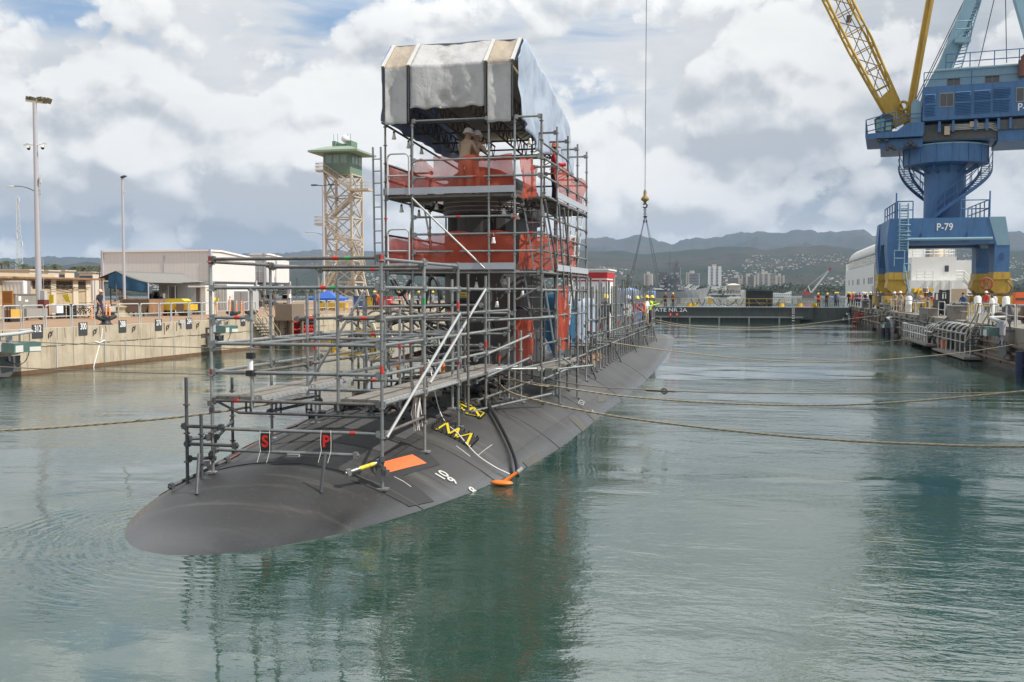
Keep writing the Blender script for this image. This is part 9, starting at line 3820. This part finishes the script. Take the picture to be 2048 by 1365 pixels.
# workers on the after deck
for px, Y, pose, sh_, tr, hat, rz, lab in ((1211, 40.5, 'stand', BLK, BLK, HATY, -2.6, 'person in black with an orange vest edge and yellow hard hat beside the striped shed'),
                                           (1265, 52, 'rail', REDC, KHAKI, HATY, -1.2, 'person in red bending among the pipes before the blue tarpaulin'),
                                           (1281, 56, 'stand', HIVO, NAVY, HATY, -2.9, 'person in an orange vest standing right of the blue tarpaulin'),
                                           (1293, 58, 'fold', WHITEF, KHAKI, HATY, -2.0, 'person in white near the after end of the deck scaffold'),
                                           (1299, 60, 'reach', HIVIZ, NAVY, HATY, -1.5, 'person in a lime safety vest at the after end of the deck scaffold'),
                                           (1256, 50, 'stand', WHITEF, GREYC, HATW, -2.4, 'person in a white shirt behind the pipes left of the blue tarpaulin')):
 x = at(px, 590, Y=Y).x
 person(pose, lab, (x, Y, 1.66 if Y < 50 else 1.6), rz, sh_, tr, hat)
# on the gate
for px, pose, sh_, tr, hat, rz, lab in ((1331, 'fold', mat('maroon cloth', (.10, .04, .04), .85), BLK, HATR, 3.0, 'person in dark maroon standing on the gate, left of two'), (1346, 'stand', mat('rust cloth', (.28, .09, .06), .85), NAVY, HATY, 2.8, 'person in rust red with a yellow hard hat on the gate, right of two'),
          (1637, 'rail', REDC, BLK, HATY, 2.9, 'person leaning on the gate railing with yellow hard hat and red shirt'), (1653, 'rail', mat('maroon cloth', (.10, .04, .04)), BLK, HATY, 3.4, 'person in maroon leaning on the gate railing with arms forward')):
 person(pose, lab, (at(px, 600, Y=YG + .75).x, YG + .75, zg), rz, sh_, tr, hat)
# the group on the right quay
QZ = ZD - .003
QY = lambda px, off=.9: min(130.8, at(px, 620, X=XR + off).y)
for px, Y, pose, sh_, tr, hat, rz, lab in ((1671, 108, 'stand', BLUEC, NAVY, HATY, 2.4, 'person in blue standing close behind another at the quay corner'),
                                           (1675, 106, 'fold', GREYC, NAVY, HATY, 3.0, 'person in grey with a yellow hard hat at the quay corner'),
                                           (1697, 100, 'walk', BLK, BLK, HATY, 2.2, 'person in black at the left end of the group on the right quay'),
                                           (1701, 99, 'rail', mat('coral cloth', (.55, .20, .15), .85), KHAKI, HATY, 2.6, 'person in coral with a yellow hard hat, second from left of the group'),
                                           (1706, 102, 'stand', HIVO, NAVY, HATY, 2.5, 'person in an orange vest in the group on the right quay'),
                                           (1711, 98, 'fold', NAVY, NAVY, HATY, 2.7, 'person in navy with a yellow hard hat in the group'),
                                           (1716, 101, 'rail', BLUEC, NAVY, HATB, 2.4, 'person with a blue hard hat at the rail, left of two with blue hats'),
                                           (1721, 97, 'rail', REDC, NAVY, HATB, 2.6, 'person in red with a blue hard hat at the rail'),
                                           (1726, 100, 'fold', WHITEF, NAVY, HATW, 2.2, 'person in white shirt with a white hard hat in the middle of the group'),
                                           (1731, 96, 'rail', NAVY, NAVY, HATW, 2.5, 'person in navy with a white hard hat behind the dark cabinet'),
                                           (1735, 95, 'reach', WHITEF, BLK, HATY, 2.0, 'person in white reaching over the dark cabinet'),
                                           (1741, 92, 'stand', BLK, BLK, HATW, 2.4, 'tall person in black with a white hard hat right of the dark cabinet'),
                                           (1746, 91, 'stand', BLK, BLK, HATR, 2.6, 'tall person in black with a brown hard hat right of the dark cabinet'),
                                           (1762, 84, 'stand', BLUEC, NAVY, HATY, 2.8, 'person with a yellow hard hat half behind the far yellow bogie'),
                                           (1791, 60.5, 'rail', TAN, TAN, HATW, 2.6, 'person in tan with a white hard hat leaning at the rail, left of two'),
                                           (1801, 60, 'stand', TAN, TAN, HATW, 2.2, 'person in tan with a white hard hat standing at the rail, right of two'),
                                           (1972, 62, 'stand', HIVO, GREYC, HATW, -.6, 'person in a red orange vest walking away near the right crane leg')):
 Y = {1972: 88}.get(px, QY(px, .6 + .12 * (Y % 3)))
 person(pose, lab, (at(px, 600, Y=Y).x, Y, QZ), rz, sh_ if px != 1972 else REDC, tr, hat, scale=.97)
x = at(1927, 600, Y=78).x
person('sit', 'dark haired person in dark blue sitting low under the crane', (x, 78, QZ + .25), 2.6, BLUEC, NAVY, None)
t_ = thing('wooden_crate', 'low crate under the sitting person below the crane', 'crate', (x, 78, ZD))
mb = MB()
mb.bx(x - .28, x + .28, 77.75, 78.2, ZD, ZD + .66)
mb.build('box', BROWN, t_)
mb = MB()
for k in range(3):
 mb.bx(x - .29, x + .29, 77.735, 77.748, ZD + .08 + .2 * k, ZD + .2 + .2 * k)
mb.build('slat', WOOD, t_)
# the left quay
y_ = at(200, 640, Z=ZD).y
person('walk', 'person in navy walking along the left quay with a pale hard hat', (at(199, 600, Y=53.2).x, 53.2, ZD), -1.9, NAVY, mat('blue jeans', (.045, .05, .09), .85), mat('tan hard hat', (.55, .42, .33), .4))
for px, Y, pose, sh_, tr, hat, rz, lab in ((749, 84, 'stand', NAVY, BLK, HATY, .6, 'person in navy standing alone left of the crowd on the left quay'),
                                           (753, 86, 'fold', HIVO, NAVY, HATR, .5, 'person in an orange shirt close behind the person in black'),
                                           (799, 96, 'stand', HIVO, NAVY, HATY, -1.0, 'person with a yellow hard hat at the left end of the far crowd'),
                                           (806, 97, 'fold', WHITEF, KHAKI, None, -1.4, 'bare headed person in white, second of the crowd on the left quay'),
                                           (813, 96, 'stand', mat('coral cloth', (.55, .20, .15)), NAVY, None, -1.2, 'bare headed person in coral in the crowd on the left quay'),
                                           (819, 98, 'stand', WHITEF, NAVY, None, -1.3, 'bare headed person in a white shirt right of the one in coral'),
                                           (823, 97, 'fold', HIVIZ, NAVY, HATY, -1.0, 'person in lime with a yellow hard hat in the crowd on the left quay'),
                                           (837, 97, 'stand', NAVY, BLK, HATY, -1.4, 'person in navy with a yellow hard hat in the middle of the crowd'),
                                           (843, 98, 'rail', mat('coral cloth', (.55, .20, .15)), KHAKI, HATY, -1.2, 'person in coral with a yellow hard hat in the crowd'),
                                           (865, 92, 'stand', GREYC, GREYC, HATY, -2.0, 'person in grey with a yellow hard hat right of the crowd'),
                                           (891, 99, 'stand', HIVIZ, NAVY, HATY, -1.4, 'person in a lime vest at the right end of the crowd'),
                                           (640, 88.7, 'sit', NAVY, NAVY, None, -.8, 'person in navy sitting in the shade of the blue canopy, left'),
                                           (652, 88.9, 'sit', mat('coral cloth', (.55, .20, .15)), NAVY, None, -.6, 'person in coral sitting in the shade of the blue canopy, right')):
 person(pose, lab, (at(px, 600, Y=Y).x, Y, ZD + (.0 if pose != 'sit' else 0)), rz, sh_, tr, hat)
for i, px in enumerate((640, 652)):
 x = at(px, 600, Y=88.8).x
 t_ = thing('folding_stool', 'folding stool in the shade of the blue canopy, ' + ('left', 'right')[i], 'stool', (x, 88.7, ZD))
 mb = MB()
 mb.bx(x - .22, x + .22, 88.5, 88.95, ZD + .38, ZD + .42)
 mb.build('seat', NAVY, t_)
 mb = MB()
 for a in (-.2, .2):
  mb.beam((x + a, 88.52, ZD), (x + a, 88.93, ZD + .38), .03, .03)
  mb.beam((x + a, 88.93, ZD), (x + a, 88.52, ZD + .38), .03, .03)
 mb.build('legs', GALVD, t_)
